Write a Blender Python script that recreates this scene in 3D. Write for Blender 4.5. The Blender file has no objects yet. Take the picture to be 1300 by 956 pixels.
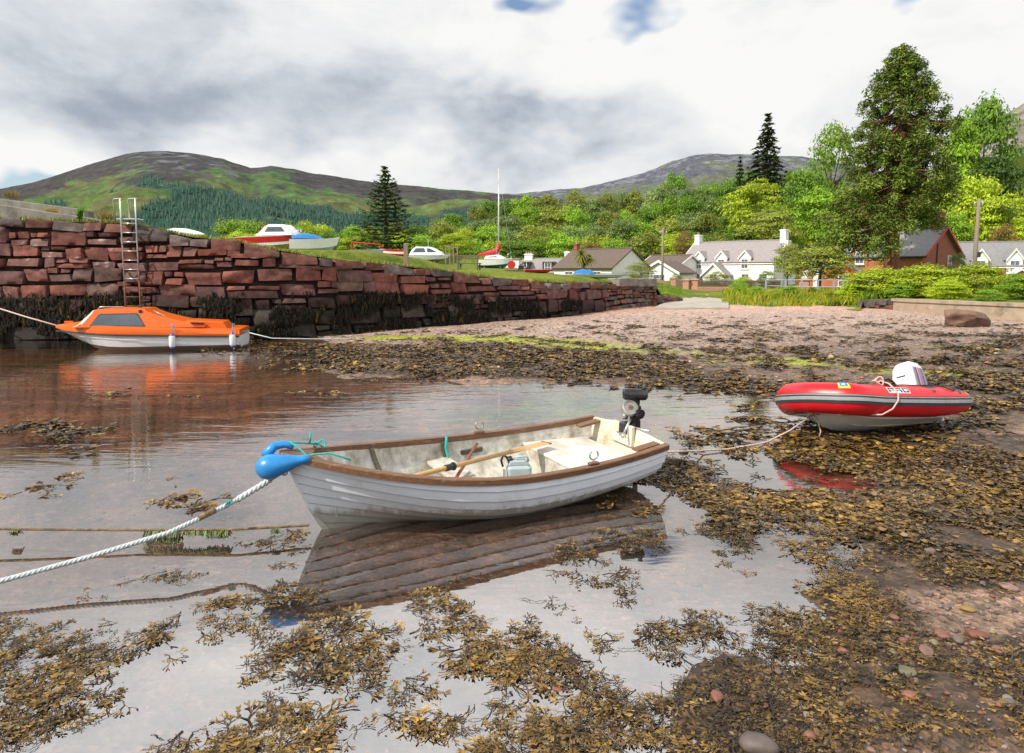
import bpy, math, random
import numpy as np
from mathutils import Vector, Matrix, Euler
PI = math.pi
R = math.radians
rng = np.random.default_rng(7)
random.seed(7)
SC = bpy.context.scene
COL = SC.collection

# ------------------------------------------------------------------ camera
CAM_H, FPX, CX, CY = 2.2, 867.0, 650.0, 433.0
PITCH = math.atan(88.0 / FPX)
cp, sp = math.cos(PITCH), math.sin(PITCH)
camd = bpy.data.cameras.new('camera')
cam = bpy.data.objects.new('camera', camd)
COL.objects.link(cam)
cam.location = (0, 0, CAM_H)
cam.rotation_euler = (PI / 2 - PITCH, 0, 0)
camd.sensor_width = 36.0
camd.sensor_fit = 'HORIZONTAL'
camd.lens = FPX / 1300.0 * 36.0
camd.shift_y = -45.0 / 1300.0
camd.clip_start = 0.1
camd.clip_end = 20000
SC.camera = cam
SC.view_settings.view_transform = 'Standard'
SC.view_settings.look = 'None'
SC.view_settings.exposure = 0
SC.view_settings.gamma = 1
SC.cycles.use_denoising = True
SC.cycles.max_bounces = 8
SC.cycles.transparent_max_bounces = 16
SC.cycles.caustics_reflective = False
SC.cycles.caustics_refractive = False
SC.cycles.sample_clamp_indirect = 4

def ray(px, py):
    a, b = (px - CX) / FPX, (CY - py) / FPX
    return Vector((a, cp + b * sp, -sp + b * cp))
def G(px, py, z=0.0):          # survey point: where the line of sight meets height z
    d = ray(px, py)
    t = (z - CAM_H) / d.z
    return Vector((d.x * t, d.y * t, z))
def D(px, py, Y):              # survey point at distance Y
    d = ray(px, py)
    t = Y / d.y
    return Vector((d.x * t, Y, CAM_H + d.z * t))
def XY(px, Y): return (px - CX) / FPX * Y * 0.995
def proj(x, y, z):
    z = z - CAM_H
    f = y * cp - z * sp
    u = y * sp + z * cp
    return CX + FPX * x / f, CY - FPX * u / f

# ------------------------------------------------------------------ noise
def _hash(i, j, k, s):
    h = (i.astype(np.int64) * 374761393 + j.astype(np.int64) * 668265263 + k.astype(np.int64) * 2147483647 + s * 974634731) & 0xffffffff
    h = ((h ^ (h >> 13)) * 1274126177) & 0xffffffff
    h = h ^ (h >> 16)
    return (h & 0xffff) / 65535.0
def vnoise(x, y, z=None, s=0):
    x = np.asarray(x, float); y = np.asarray(y, float)
    z = np.zeros_like(x) if z is None else np.asarray(z, float)
    xi, yi, zi = np.floor(x), np.floor(y), np.floor(z)
    fx, fy, fz = x - xi, y - yi, z - zi
    fx, fy, fz = [t * t * (3 - 2 * t) for t in (fx, fy, fz)]
    r = 0
    for a in (0, 1):
        for b in (0, 1):
            for c in (0, 1):
                w = (fx if a else 1 - fx) * (fy if b else 1 - fy) * (fz if c else 1 - fz)
                r = r + w * _hash(xi + a, yi + b, zi + c, s)
    return r
def fbm(x, y, z=None, s=0, o=4):
    r, a, t = 0, 1.0, 0
    x = np.asarray(x, float); y = np.asarray(y, float)
    z = np.zeros_like(x) if z is None else np.asarray(z, float)
    for k in range(o):
        r = r + a * vnoise(x * 2 ** k, y * 2 ** k, z * 2 ** k, s + k)
        t += a; a *= 0.5
    return r / t
def sstep(a, b, x):
    t = np.clip((np.asarray(x, float) - a) / (b - a), 0, 1)
    return t * t * (3 - 2 * t)

# ------------------------------------------------------------------ mesh helpers
def finish(o, parent, world):
    COL.objects.link(o)
    if parent is not None:
        o.parent = parent
        if world:
            o.matrix_parent_inverse = parent.matrix_basis.inverted()
def mesh_np(name, V, Q, mat, parent=None, cols=None, world=False, smooth=False, tri=False):
    V = np.asarray(V, np.float32); Q = np.asarray(Q, np.int32)
    k = 3 if tri else 4
    me = bpy.data.meshes.new(name)
    me.vertices.add(len(V)); me.vertices.foreach_set('co', V.ravel())
    me.loops.add(Q.size); me.loops.foreach_set('vertex_index', Q.ravel())
    me.polygons.add(len(Q))
    me.polygons.foreach_set('loop_start', np.arange(0, Q.size, k, dtype=np.int32))
    me.polygons.foreach_set('loop_total', np.full(len(Q), k, np.int32))
    if smooth:
        me.polygons.foreach_set('use_smooth', np.ones(len(Q), bool))
    if cols is not None:
        c = np.ones((len(V), 4), np.float32); c[:, :3] = cols
        a = me.color_attributes.new('Col', 'FLOAT_COLOR', 'POINT')
        a.data.foreach_set('color', c.ravel())
    me.update(calc_edges=True)
    if mat: me.materials.append(mat)
    o = bpy.data.objects.new(name, me)
    finish(o, parent, world)
    return o
class MB:
    def __init__(s): s.v = []; s.f = []; s.m = []; s.c = []; s.cur = 0; s.col = None
    def add(s, vs, fs):
        b = len(s.v); s.v += [tuple(v) for v in vs]
        s.c += [s.col or (1, 1, 1)] * len(vs)
        for f in fs: s.f.append(tuple(b + i for i in f)); s.m.append(s.cur)
        return b
    def xf(s, M, b=0):
        for i in range(b, len(s.v)): s.v[i] = tuple(M @ Vector(s.v[i]))
        return s
    def box(s, c, d, M=None, bev=0.0):
        x, y, z = [k / 2 for k in d]
        if bev <= 0:
            vs = [(sx * x, sy * y, sz * z) for sz in (-1, 1) for sy in (-1, 1) for sx in (-1, 1)]
            fs = [(0, 2, 3, 1), (4, 5, 7, 6), (0, 1, 5, 4), (2, 6, 7, 3), (0, 4, 6, 2), (1, 3, 7, 5)]
        else:
            b = min(bev, x * .9, y * .9, z * .9)
            ring = [(-x + b, -y), (x - b, -y), (x, -y + b), (x, y - b), (x - b, y), (-x + b, y), (-x, y - b), (-x, -y + b)]
            vs = []
            for zz, k in ((-z, 1), (-z + b, 0), (z - b, 0), (z, 1)):
                kx, ky = ((x - b) / x, (y - b) / y) if k else (1, 1)
                vs += [(px * kx, py * ky, zz) for px, py in ring]
            fs = [tuple(range(7, -1, -1)), tuple(range(24, 32))]
            for L in range(3):
                for i in range(8):
                    j = (i + 1) % 8
                    fs.append((L * 8 + i, L * 8 + j, L * 8 + 8 + j, L * 8 + 8 + i))
        T = Matrix.Translation(c)
        if M is not None: T = T @ M.to_4x4()
        s.add([T @ Vector(v) for v in vs], fs)
        return s
    def tube(s, pts, r, n=8, cap=True):
        pts = [Vector(p) for p in pts]
        rs = r if isinstance(r, (list, tuple)) else [r] * len(pts)
        vs, fs = [], []
        up = None
        for i, p in enumerate(pts):
            t = (pts[min(i + 1, len(pts) - 1)] - pts[max(i - 1, 0)]).normalized()
            if up is None:
                up = Vector((0, 0, 1)) if abs(t.z) < .9 else Vector((1, 0, 0))
            a = t.cross(up)
            if a.length < 1e-5: a = t.orthogonal()
            a.normalize(); b = a.cross(t).normalized(); up = b
            for k in range(n):
                w = 2 * PI * k / n
                vs.append(p + (a * math.cos(w) + b * math.sin(w)) * rs[i])
        for i in range(len(pts) - 1):
            for k in range(n):
                j = (k + 1) % n
                fs.append((i * n + k, i * n + j, i * n + n + j, i * n + n + k))
        if cap:
            fs.append(tuple(range(n - 1, -1, -1))); fs.append(tuple((len(pts) - 1) * n + k for k in range(n)))
        s.add(vs, fs)
        return s
    def lathe(s, prof, n=16, M=None):       # prof: (radius, z)
        vs, fs = [], []
        for r_, z in prof:
            for k in range(n): vs.append(Vector((r_ * math.cos(2 * PI * k / n), r_ * math.sin(2 * PI * k / n), z)))
        for i in range(len(prof) - 1):
            for k in range(n):
                j = (k + 1) % n
                fs.append((i * n + k, i * n + j, i * n + n + j, i * n + n + k))
        fs.append(tuple(range(n - 1, -1, -1))); fs.append(tuple((len(prof) - 1) * n + k for k in range(n)))
        if M is not None: vs = [M @ v for v in vs]
        s.add(vs, fs)
        return s
    def prism(s, poly, a, b, axis='y'):     # polygon (p,q) extruded along axis from a to b
        n = len(poly)
        def P(p, q, t): return {'y': (p, t, q), 'x': (t, p, q), 'z': (p, q, t)}[axis]
        vs = [P(p, q, a) for p, q in poly] + [P(p, q, b) for p, q in poly]
        fs = [tuple(range(n)), tuple(range(2 * n - 1, n - 1, -1))]
        for i in range(n):
            j = (i + 1) % n
            fs.append((i, n + i, n + j, j))
        s.add(vs, fs)
        return s
    def grid(s, rows, closed=False, flip=False):
        nr, nc = len(rows), len(rows[0])
        vs = [p for r_ in rows for p in r_]
        fs = []
        for i in range(nr - 1):
            for j in range(nc if closed else nc - 1):
                k = (j + 1) % nc
                f = (i * nc + j, i * nc + k, i * nc + nc + k, i * nc + nc + j)
                fs.append(f[::-1] if flip else f)
        s.add(vs, fs)
        return s
    def build(s, name, mats, parent=None, smooth=None, world=False, bevel=0, fixn=True):
        me = bpy.data.meshes.new(name)
        me.from_pydata(s.v, [], s.f)
        mats = mats if isinstance(mats, (list, tuple)) else [mats]
        for m in mats: me.materials.append(m)
        if len(mats) > 1: me.polygons.foreach_set('material_index', s.m)
        if any(c != (1, 1, 1) for c in s.c):
            a = me.color_attributes.new('Col', 'FLOAT_COLOR', 'POINT')
            c = np.ones((len(s.v), 4), np.float32); c[:, :3] = s.c
            a.data.foreach_set('color', c.ravel())
        if fixn:
            import bmesh
            bm = bmesh.new(); bm.from_mesh(me); bmesh.ops.recalc_face_normals(bm, faces=bm.faces); bm.to_mesh(me); bm.free()
        if smooth:
            me.polygons.foreach_set('use_smooth', [True] * len(me.polygons))
            if smooth is not True: me.set_sharp_from_angle(angle=R(smooth))
        me.update()
        o = bpy.data.objects.new(name, me)
        finish(o, parent, world)
        if bevel:
            b = o.modifiers.new('bevel', 'BEVEL'); b.width = bevel; b.segments = 2; b.limit_method = 'ANGLE'
        return o
def tag(o, label=None, cat=None, group=None, kind=None):
    if label: o['label'] = label
    if cat: o['category'] = cat
    if group: o['group'] = group
    if kind: o['kind'] = kind
    return o
def thing(name, label, cat, loc=(0, 0, 0), rz=0.0, group=None, rot=None):
    o = bpy.data.objects.new(name, None); COL.objects.link(o)
    o.location = loc; o.rotation_euler = rot if rot else (0, 0, rz)
    o.empty_display_size = .2
    return tag(o, label, cat, group)
def copy_thing(src, loc, rot, scale, label=None, group=None):
    c = src.copy(); COL.objects.link(c); c.location = loc; c.rotation_euler = rot; c.scale = scale
    if label: c['label'] = label
    if group: c['group'] = group
    for ch in [o for o in src.children]:
        d = ch.copy(); COL.objects.link(d); d.parent = c
        for g in [o for o in ch.children]:
            e = g.copy(); COL.objects.link(e); e.parent = d
    return c

# ------------------------------------------------------------------ materials
def nodes(m):
    m.use_nodes = True
    nt = m.node_tree; nt.nodes.clear()
    return nt, nt.nodes, nt.links
def N(ns, t, **k):
    n = ns.new(t)
    for a, b in k.items():
        if a.startswith('i_'):
            key = a[2:]
            n.inputs[int(key) if key.isdigit() else key].default_value = b
        else: setattr(n, a, b)
    return n
def C4(c): return (c[0], c[1], c[2], 1)
def mixc(ns, lk, fac, a, b, mode='MIX'):
    n = ns.new('ShaderNodeMix'); n.data_type = 'RGBA'; n.blend_type = mode; n.clamp_factor = True
    for sock, v in ((n.inputs[0], fac), (n.inputs[6], a), (n.inputs[7], b)):
        if hasattr(v, 'links'): lk.new(v, sock)
        elif isinstance(v, (int, float)): sock.default_value = v
        else: sock.default_value = C4(v)
    return n.outputs[2]
def ramp(ns, lk, src, stops, interp='LINEAR'):
    n = ns.new('ShaderNodeValToRGB'); n.color_ramp.interpolation = interp
    e = n.color_ramp.elements
    while len(e) < len(stops): e.new(.5)
    for i, (p, c) in enumerate(stops):
        e[i].position = p; e[i].color = C4(c) if not isinstance(c, (int, float)) else (c, c, c, 1)
    lk.new(src, n.inputs[0])
    return n.outputs[0]
def noise(ns, lk, vec, scale, detail=5, rough=.6, dist=0.0):
    n = N(ns, 'ShaderNodeTexNoise', i_Scale=scale, i_Detail=detail, i_Roughness=rough, i_Distortion=dist)
    if vec is not None: lk.new(vec, n.inputs['Vector'])
    return n.outputs[0]
def mat(name, c, rough=.6, var=.18, scale=6.0, bump=0.0, bscale=30.0, metal=0.0, spec=.5, dirt=None, dscale=3.0, damt=(.52, .68), attr=False, stretch=None, coat=0.0):
    m = bpy.data.materials.new(name)
    nt, ns, lk = nodes(m)
    out = N(ns, 'ShaderNodeOutputMaterial'); b = N(ns, 'ShaderNodeBsdfPrincipled')
    lk.new(b.outputs[0], out.inputs[0])
    tc = N(ns, 'ShaderNodeTexCoord').outputs['Object']
    if stretch:
        mp = N(ns, 'ShaderNodeMapping'); mp.inputs['Scale'].default_value = stretch
        lk.new(tc, mp.inputs[0]); tcs = mp.outputs[0]
    else: tcs = tc
    nz = noise(ns, lk, tcs, scale)
    f = ramp(ns, lk, nz, [(.3, 0.0), (.7, 1.0)])
    lo = [max(0, k * (1 - var)) for k in c]; hi = [min(1, k * (1 + var)) for k in c]
    if attr:
        a = N(ns, 'ShaderNodeAttribute', attribute_name='Col').outputs[0]
        k = mixc(ns, lk, f, (1 - var,) * 3, (1 + var,) * 3)
        col = mixc(ns, lk, 1.0, a, k, 'MULTIPLY')
    else: col = mixc(ns, lk, f, lo, hi)
    if dirt:
        d = ramp(ns, lk, noise(ns, lk, tcs, dscale, 8, .68), [(damt[0], 0.0), (damt[1], 1.0)])
        col = mixc(ns, lk, d, col, dirt)
    lk.new(col, b.inputs['Base Color'])
    b.inputs['Roughness'].default_value = rough; b.inputs['Metallic'].default_value = metal
    b.inputs['Specular IOR Level'].default_value = spec
    b.inputs['Coat Weight'].default_value = coat
    if bump:
        bp = N(ns, 'ShaderNodeBump', i_Strength=bump, i_Distance=.02)
        lk.new(noise(ns, lk, tcs, bscale, 6, .65), bp.inputs['Height']); lk.new(bp.outputs[0], b.inputs['Normal'])
    return m
def leafmat(name, trans=.35, rough=.55, hue=.03, bright=.25, spec=.3):
    m = bpy.data.materials.new(name)
    nt, ns, lk = nodes(m)
    out = N(ns, 'ShaderNodeOutputMaterial'); b = N(ns, 'ShaderNodeBsdfPrincipled')
    a = N(ns, 'ShaderNodeAttribute', attribute_name='Col').outputs[0]
    oi = N(ns, 'ShaderNodeObjectInfo')
    tint = mixc(ns, lk, 1.0, a, oi.outputs['Color'], 'MULTIPLY')
    h = N(ns, 'ShaderNodeHueSaturation')
    mr = N(ns, 'ShaderNodeMapRange', i_3=1.08 - bright, i_4=1.12 + bright); lk.new(oi.outputs['Random'], mr.inputs[0])
    lk.new(mr.outputs[0], h.inputs['Value']); lk.new(tint, h.inputs['Color'])
    lk.new(h.outputs[0], b.inputs['Base Color']); b.inputs['Roughness'].default_value = rough
    b.inputs['Specular IOR Level'].default_value = spec
    t = N(ns, 'ShaderNodeBsdfTranslucent'); lk.new(h.outputs[0], t.inputs[0])
    mx = N(ns, 'ShaderNodeMixShader', i_0=trans)
    lk.new(b.outputs[0], mx.inputs[1]); lk.new(t.outputs[0], mx.inputs[2]); lk.new(mx.outputs[0], out.inputs[0])
    return m

M = {}
M['white_gel'] = mat('white gelcoat', (.78, .80, .83), .28, .04, 3, dirt=(.5, .47, .4), dscale=5, damt=(.62, .85))
M['dinghy_white'] = mat('dinghy white paint', (.74, .785, .85), .38, .04, 4, bump=.05, bscale=60, dirt=(.50, .48, .45), dscale=3.5, damt=(.55, .82), stretch=(1, 1, 1))
_m = M['dinghy_white']; nt = _m.node_tree; ns, lk = nt.nodes, nt.links; _b = [n for n in ns if n.type == 'BSDF_PRINCIPLED'][0]
_src = _b.inputs['Base Color'].links[0].from_socket; _tc = N(ns, 'ShaderNodeTexCoord').outputs['Object']; _sp = N(ns, 'ShaderNodeSeparateXYZ'); lk.new(_tc, _sp.inputs[0])
_mp = N(ns, 'ShaderNodeMapping'); _mp.inputs['Scale'].default_value = (6, 6, 1.2); lk.new(_tc, _mp.inputs[0])
_ad = N(ns, 'ShaderNodeMath', operation='MULTIPLY_ADD'); lk.new(noise(ns, lk, _mp.outputs[0], 2.0, 6, .7), _ad.inputs[0]); _ad.inputs[1].default_value = -.30; lk.new(_sp.outputs[2], _ad.inputs[2])
_f = ramp(ns, lk, _ad.outputs[0], [(0.0, .75), (.06, .12), (.25, 0.0)]); lk.new(mixc(ns, lk, _f, _src, (.22, .20, .12)), _b.inputs['Base Color'])
M['dinghy_inside'] = mat('weathered inside paint', (.62, .61, .56), .6, .1, 6, bump=.15, bscale=40, dirt=(.24, .19, .13), dscale=5, damt=(.42, .68))
M['bench_paint'] = mat('scuffed bench paint', (.66, .66, .63), .5, .06, 5, dirt=(.38, .33, .26), dscale=4, damt=(.46, .75))
M['transom_paint'] = mat('rust stained paint', (.66, .60, .50), .6, .1, 5, bump=.15, dirt=(.42, .24, .11), dscale=4, damt=(.5, .74))
M['varnish_wood'] = mat('weathered brown wood', (.16, .075, .035), .5, .35, 10, bump=.25, bscale=50, dirt=(.30, .24, .19), dscale=6, damt=(.55, .75), stretch=(.6, 6, 6))
M['dark_wood'] = mat('dark grey wood', (.10, .075, .055), .7, .35, 10, bump=.3, bscale=40, stretch=(.6, 6, 6))
M['oar_wood'] = mat('yellow oar wood', (.52, .31, .12), .4, .2, 8, stretch=(.5, 8, 8))
M['red_wood'] = mat('red brown wood', (.25, .075, .04), .5, .3, 8, stretch=(.5, 8, 8))
M['black_rubber'] = mat('black rubber', (.02, .02, .022), .5, .3, 10)
M['black_metal'] = mat('black enamel', (.022, .022, .025), .25, .3, 14, dirt=(.1, .07, .05), damt=(.6, .8))
M['grey_metal'] = mat('dull cast metal', (.36, .35, .33), .4, .25, 20, metal=.7, dirt=(.2, .1, .05), dscale=8, damt=(.58, .75))
M['steel'] = mat('galvanised steel', (.55, .56, .57), .35, .15, 20, metal=.8)
M['rusty_steel'] = mat('rusty steel', (.17, .06, .03), .85, .4, 25, bump=.2)
M['fuel_can'] = mat('grey blue metal can', (.36, .44, .47), .4, .1, 8, dirt=(.2, .18, .15), damt=(.6, .8))
M['blue_plastic'] = mat('blue buoy plastic', (.02, .22, .56), .35, .15, 6, dirt=(.1, .25, .4), damt=(.6, .85))
M['turquoise_rope'] = mat('turquoise rope', (.02, .38, .36), .7, .25, 60, bump=.4, bscale=150)
M['red_hypalon'] = mat('red tube fabric', (.60, .008, .018), .36, .10, 2, bump=.05, bscale=6)
M['strake_black'] = mat('black strake rubber', (.025, .028, .035), .45, .2, 6)
M['strake_grey'] = mat('grey strake rubber', (.27, .28, .30), .5, .1, 6)
M['rib_hull'] = mat('grey white fibreglass', (.76, .77, .75), .3, .06, 4, dirt=(.5, .42, .28), dscale=4, damt=(.55, .85))
M['rail_yellow'] = mat('stained keel rail', (.55, .43, .22), .4, .15, 6)
M['pink_rope'] = mat('pale pink rope', (.58, .42, .38), .8, .2, 60, bump=.4, bscale=150)
M['white_rope'] = mat('pale blue white rope', (.52, .58, .60), .8, .2, 40, bump=.3, bscale=150)
M['weed_rope'] = mat('weedy brown rope', (.22, .15, .08), .9, .5, 25, bump=.6, bscale=60)
M['navy'] = mat('navy lettering', (.02, .025, .05), .5, .1)
M['sign_white'] = mat('white lettering', (.8, .8, .8), .5, .03)
M['sticker_blue'] = mat('blue sticker', (.02, .2, .55), .4, .1)
M['sticker_yellow'] = mat('yellow sticker', (.75, .6, .05), .4, .1)
M['cowl_white'] = mat('cowl white', (.72, .73, .74), .3, .04, 4)
M['cowl_violet'] = mat('cowl violet stripe', (.26, .2, .34), .35, .1)
M['cowl_pink'] = mat('cowl pink stripe', (.55, .12, .3), .35, .1)
M['cowl_dark'] = mat('cowl dark stripe', (.05, .07, .14), .35, .1)
M['orange_gel'] = mat('orange gelcoat', (.72, .13, .008), .3, .07, 3)
M['glass'] = mat('dark boat glass', (.05, .075, .10), .08, .3, 2, spec=.9)
M['pale_glass'] = mat('pale boat glass', (.35, .40, .44), .08, .2, 2, spec=.9)
M['house_glass'] = mat('window pane', (.10, .13, .16), .07, .4, 3, spec=.9)
M['fender_white'] = mat('fender vinyl', (.74, .76, .8), .35, .05)
M['fender_blue'] = mat('fender blue', (.02, .08, .4), .35, .1)
M['blue_rope'] = mat('blue rope', (.03, .25, .5), .7, .2, 50)
M['concrete'] = mat('weathered concrete', (.20, .185, .16), .85, .25, 3, bump=.35, bscale=18, dirt=(.075, .07, .06), dscale=2.2, damt=(.5, .7))
M['seawall_concrete'] = mat('sand coloured concrete', (.34, .27, .20), .85, .2, 2, bump=.4, bscale=14, dirt=(.13, .10, .075), dscale=1.5, damt=(.54, .72))
M['road'] = mat('pale concrete road', (.36, .32, .28), .85, .15, 1.2, bump=.2, bscale=10, dirt=(.22, .2, .16), dscale=.5, damt=(.55, .75))
M['harling'] = mat('white harled wall', (.80, .80, .79), .8, .04, 2, bump=.3, bscale=30)
M['harling_shade'] = mat('shaded white wall', (.70, .70, .69), .8, .06, 2, bump=.3, bscale=30)  # copy of the white harling with the gable's shade mixed into its colour
M['slate'] = mat('pink grey slate', (.28, .25, .255), .6, .22, 5, bump=.3, bscale=9, stretch=(1, 1, 2))
M['slate_grey'] = mat('grey slate', (.22, .215, .22), .6, .22, 5, bump=.3, bscale=9)
M['tile_brown'] = mat('brown concrete tile', (.115, .085, .068), .75, .22, 5, bump=.3, bscale=9)
M['sandstone'] = mat('red sandstone', (.40, .145, .062), .8, .2, 3, bump=.3, bscale=12)
M['sandstone_dark'] = mat('dark red sandstone', (.27, .085, .05), .8, .2, 3, bump=.3, bscale=12)
M['red_paint'] = mat('red painted timber', (.42, .02, .025), .5, .12, 4)
M['white_trim'] = mat('white trim', (.78, .78, .77), .5, .03)
M['black_trim'] = mat('black cladding', (.03, .032, .036), .6, .2)
M['chimney_clay'] = mat('clay chimney pot', (.38, .2, .1), .8, .2)
M['pole_wood'] = mat('grey pole timber', (.26, .21, .17), .85, .25, 4, bump=.3, stretch=(5, 5, .6))
M['fence_wood'] = mat('weathered fence timber', (.23, .17, .12), .85, .3, 4, stretch=(5, 5, 1))
M['pink_stone'] = mat('pink gate stone', (.42, .22, .16), .85, .2, 6, bump=.3)
M['rail_grey'] = mat('blue grey rail paint', (.30, .33, .38), .5, .1)
M['cable'] = mat('black cable', (.03, .03, .03), .6, .1)
M['boat_red'] = mat('red boat paint', (.50, .02, .025), .4, .1)
M['boat_blue'] = mat('blue cover', (.02, .17, .45), .6, .15, bump=.3, bscale=6)
M['boat_paleblue'] = mat('pale blue paint', (.40, .52, .62), .5, .08)
M['sail_red'] = mat('red sail cover', (.55, .02, .05), .7, .15)
M['mast_alloy'] = mat('mast alloy', (.60, .60, .60), .4, .08, metal=.3)
M['orange_plastic'] = mat('orange plastic', (.70, .25, .02), .5, .1)
M['antifoul'] = mat('stained bottom paint', (.42, .36, .22), .6, .2)
M['teal_antifoul'] = mat('teal bottom paint', (.02, .2, .28), .6, .2)
M['bark'] = mat('brown bark', (.075, .05, .035), .9, .35, 4, bump=.6, bscale=12, stretch=(4, 4, .8))
M['bark_red'] = mat('red fibrous bark', (.17, .062, .035), .9, .3, 3, bump=.6, bscale=10, stretch=(5, 5, .5))
M['boulder'] = mat('brown boulder', (.175, .10, .068), .75, .35, 2.5, bump=.6, bscale=7, dirt=(.07, .05, .045), dscale=1.4, damt=(.5, .62))
M['leaf'] = leafmat('leaf')
M['needle'] = leafmat('needle', .2, .6)
M['weed'] = mat('wrack', (1, 1, 1), .42, .3, 30, attr=True, spec=.35)
M['weed_wall'] = mat('black wall wrack', (1, 1, 1), .8, .25, 20, attr=True, spec=.15)
M['weed_dry'] = mat('dry wrack', (1, 1, 1), .45, .25, 20, attr=True, spec=.35)
M['stones'] = mat('beach stones', (1, 1, 1), .6, .2, 14, attr=True, bump=.2, bscale=20)
M['wallstone'] = mat('quay sandstone', (.88, .88, .88), .82, .38, 4.0, attr=True, bump=.9, bscale=12, spec=.25, dirt=(.05, .04, .035), dscale=2.6, damt=(.56, .72))

# ------------------------------------------------------------------ sun and sky
to_sun = Vector((-0.82, -0.57, 0.0)).normalized() * math.cos(R(44)) + Vector((0, 0, math.sin(R(44))))
sd = bpy.data.lights.new('sun', 'SUN'); sd.energy = 5.0; sd.angle = R(.5); sd.color = (1.0, .92, .78)
so = bpy.data.objects.new('sun', sd); COL.objects.link(so)
so.rotation_euler = to_sun.to_track_quat('Z', 'Y').to_euler(); so.location = (-30, -20, 40)
W = bpy.data.worlds.new('World'); SC.world = W; W.use_nodes = True
nt = W.node_tree; ns = nt.nodes; lk = nt.links; ns.clear()
wout = N(ns, 'ShaderNodeOutputWorld')
sky = N(ns, 'ShaderNodeTexSky'); sky.sky_type = 'NISHITA'; sky.sun_disc = False
sky.sun_elevation = R(44); sky.sun_rotation = math.atan2(to_sun.x, to_sun.y)
bg1 = N(ns, 'ShaderNodeBackground', i_Strength=.15); lk.new(sky.outputs[0], bg1.inputs[0])
gen = N(ns, 'ShaderNodeTexCoord').outputs['Generated']
mp = N(ns, 'ShaderNodeMapping'); mp.inputs['Scale'].default_value = (1, 1, 1.8); lk.new(gen, mp.inputs[0])
def math_(op, a, b=None, c=None):
    n = N(ns, 'ShaderNodeMath', operation=op)
    for i, v in enumerate((a, b, c)):
        if v is None: continue
        if hasattr(v, 'links'): lk.new(v, n.inputs[i])
        else: n.inputs[i].default_value = v
    return n.outputs[0]
def blob(px, py, rx, ry, amp):         # soft elliptical patch of sky around a compass direction
    d = ray(px, py).normalized()
    hx = Vector((d.y, -d.x, 0)).normalized(); vy = hx.cross(d)
    def dt(v, k):
        n = N(ns, 'ShaderNodeVectorMath', operation='DOT_PRODUCT'); lk.new(warp, n.inputs[0]); n.inputs[1].default_value = v
        return math_('MULTIPLY', n.outputs['Value'], k)
    a = dt(hx, FPX / rx); b = dt(vy, FPX / ry)
    q = math_('ADD', math_('MULTIPLY', a, a), math_('MULTIPLY', b, b))
    return math_('MULTIPLY', math_('EXPONENT', math_('MULTIPLY', q, -1.0)), amp)
nzc = N(ns, 'ShaderNodeTexNoise', i_Scale=3.0, i_Detail=4, i_Roughness=.55); lk.new(mp.outputs[0], nzc.inputs[0])
sub = N(ns, 'ShaderNodeVectorMath', operation='SUBTRACT'); lk.new(nzc.outputs['Color'], sub.inputs[0]); sub.inputs[1].default_value = (.5, .5, .5)
scl = N(ns, 'ShaderNodeVectorMath', operation='SCALE'); lk.new(sub.outputs[0], scl.inputs[0]); scl.inputs['Scale'].default_value = .30
addv = N(ns, 'ShaderNodeVectorMath', operation='ADD'); lk.new(gen, addv.inputs[0]); lk.new(scl.outputs[0], addv.inputs[1])
warp = addv.outputs[0]
n1 = noise(ns, lk, mp.outputs[0], 2.4, 9, .52, .5)
n2 = noise(ns, lk, mp.outputs[0], 5.5, 10, .60, .25)
bri = math_('MULTIPLY_ADD', n1, .50, .575)
bri = math_('MULTIPLY_ADD', math_('SUBTRACT', n2, .5), .85, bri)
for a in [(400, 125, 260, 62, -.18), (560, 155, 140, 36, -.18), (715, 140, 90, 26, -.30), (200, 120, 170, 45, -.14), (120, 40, 190, 50, -.10), (330, 30, 120, 30, -.06), (1010, 110, 120, 60, -.06),
          (70, 180, 90, 35, .20), (350, 75, 200, 45, .10), (640, 70, 90, 45, .16), (900, 60, 300, 70, .16), (1150, 90, 250, 90, .18), (380, 205, 200, 20, .12), (640, 215, 160, 18, .14)]:
    bri = math_('ADD', bri, blob(*a))
sepx = N(ns, 'ShaderNodeSeparateXYZ'); lk.new(gen, sepx.inputs[0])
hi = N(ns, 'ShaderNodeMapRange', i_1=.36, i_2=.48, i_3=1.0, i_4=2.2); lk.new(sepx.outputs[2], hi.inputs[0])  # unseen band of cloud above the view, brightened to whiten the water's reflections
ccol = ramp(ns, lk, bri, [(.30, (.30, .345, .43)), (.48, (.42, .47, .545)), (.64, (.63, .67, .72)), (.78, (.80, .815, .835)), (.98, (.955, .95, .935))])
hi2 = N(ns, 'ShaderNodeMapRange', i_1=.60, i_2=.72, i_3=1.0, i_4=.36); lk.new(sepx.outputs[2], hi2.inputs[0])
bg2 = N(ns, 'ShaderNodeBackground'); lk.new(ccol, bg2.inputs[0]); lk.new(math_('MULTIPLY', hi.outputs[0], hi2.outputs[0]), bg2.inputs[1])
gap = blob(30, 232, 75, 16, 1.3)
for a in [(650, -4, 30, 20, 1.15), (800, -8, 38, 20, 1.15), (1205, -8, 40, 12, .85), (1140, -4, 18, 14, .75)]: gap = math_('ADD', gap, blob(*a))
gap = math_('ADD', gap, math_('MULTIPLY', math_('SUBTRACT', n2, .5), .6))
gm = N(ns, 'ShaderNodeMapRange', i_1=.30, i_2=.95, i_3=1.0, i_4=0.0); lk.new(gap, gm.inputs[0])
mxw = N(ns, 'ShaderNodeMixShader'); lk.new(gm.outputs[0], mxw.inputs[0]); lk.new(bg1.outputs[0], mxw.inputs[1]); lk.new(bg2.outputs[0], mxw.inputs[2])
lk.new(mxw.outputs[0], wout.inputs[0])
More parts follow.
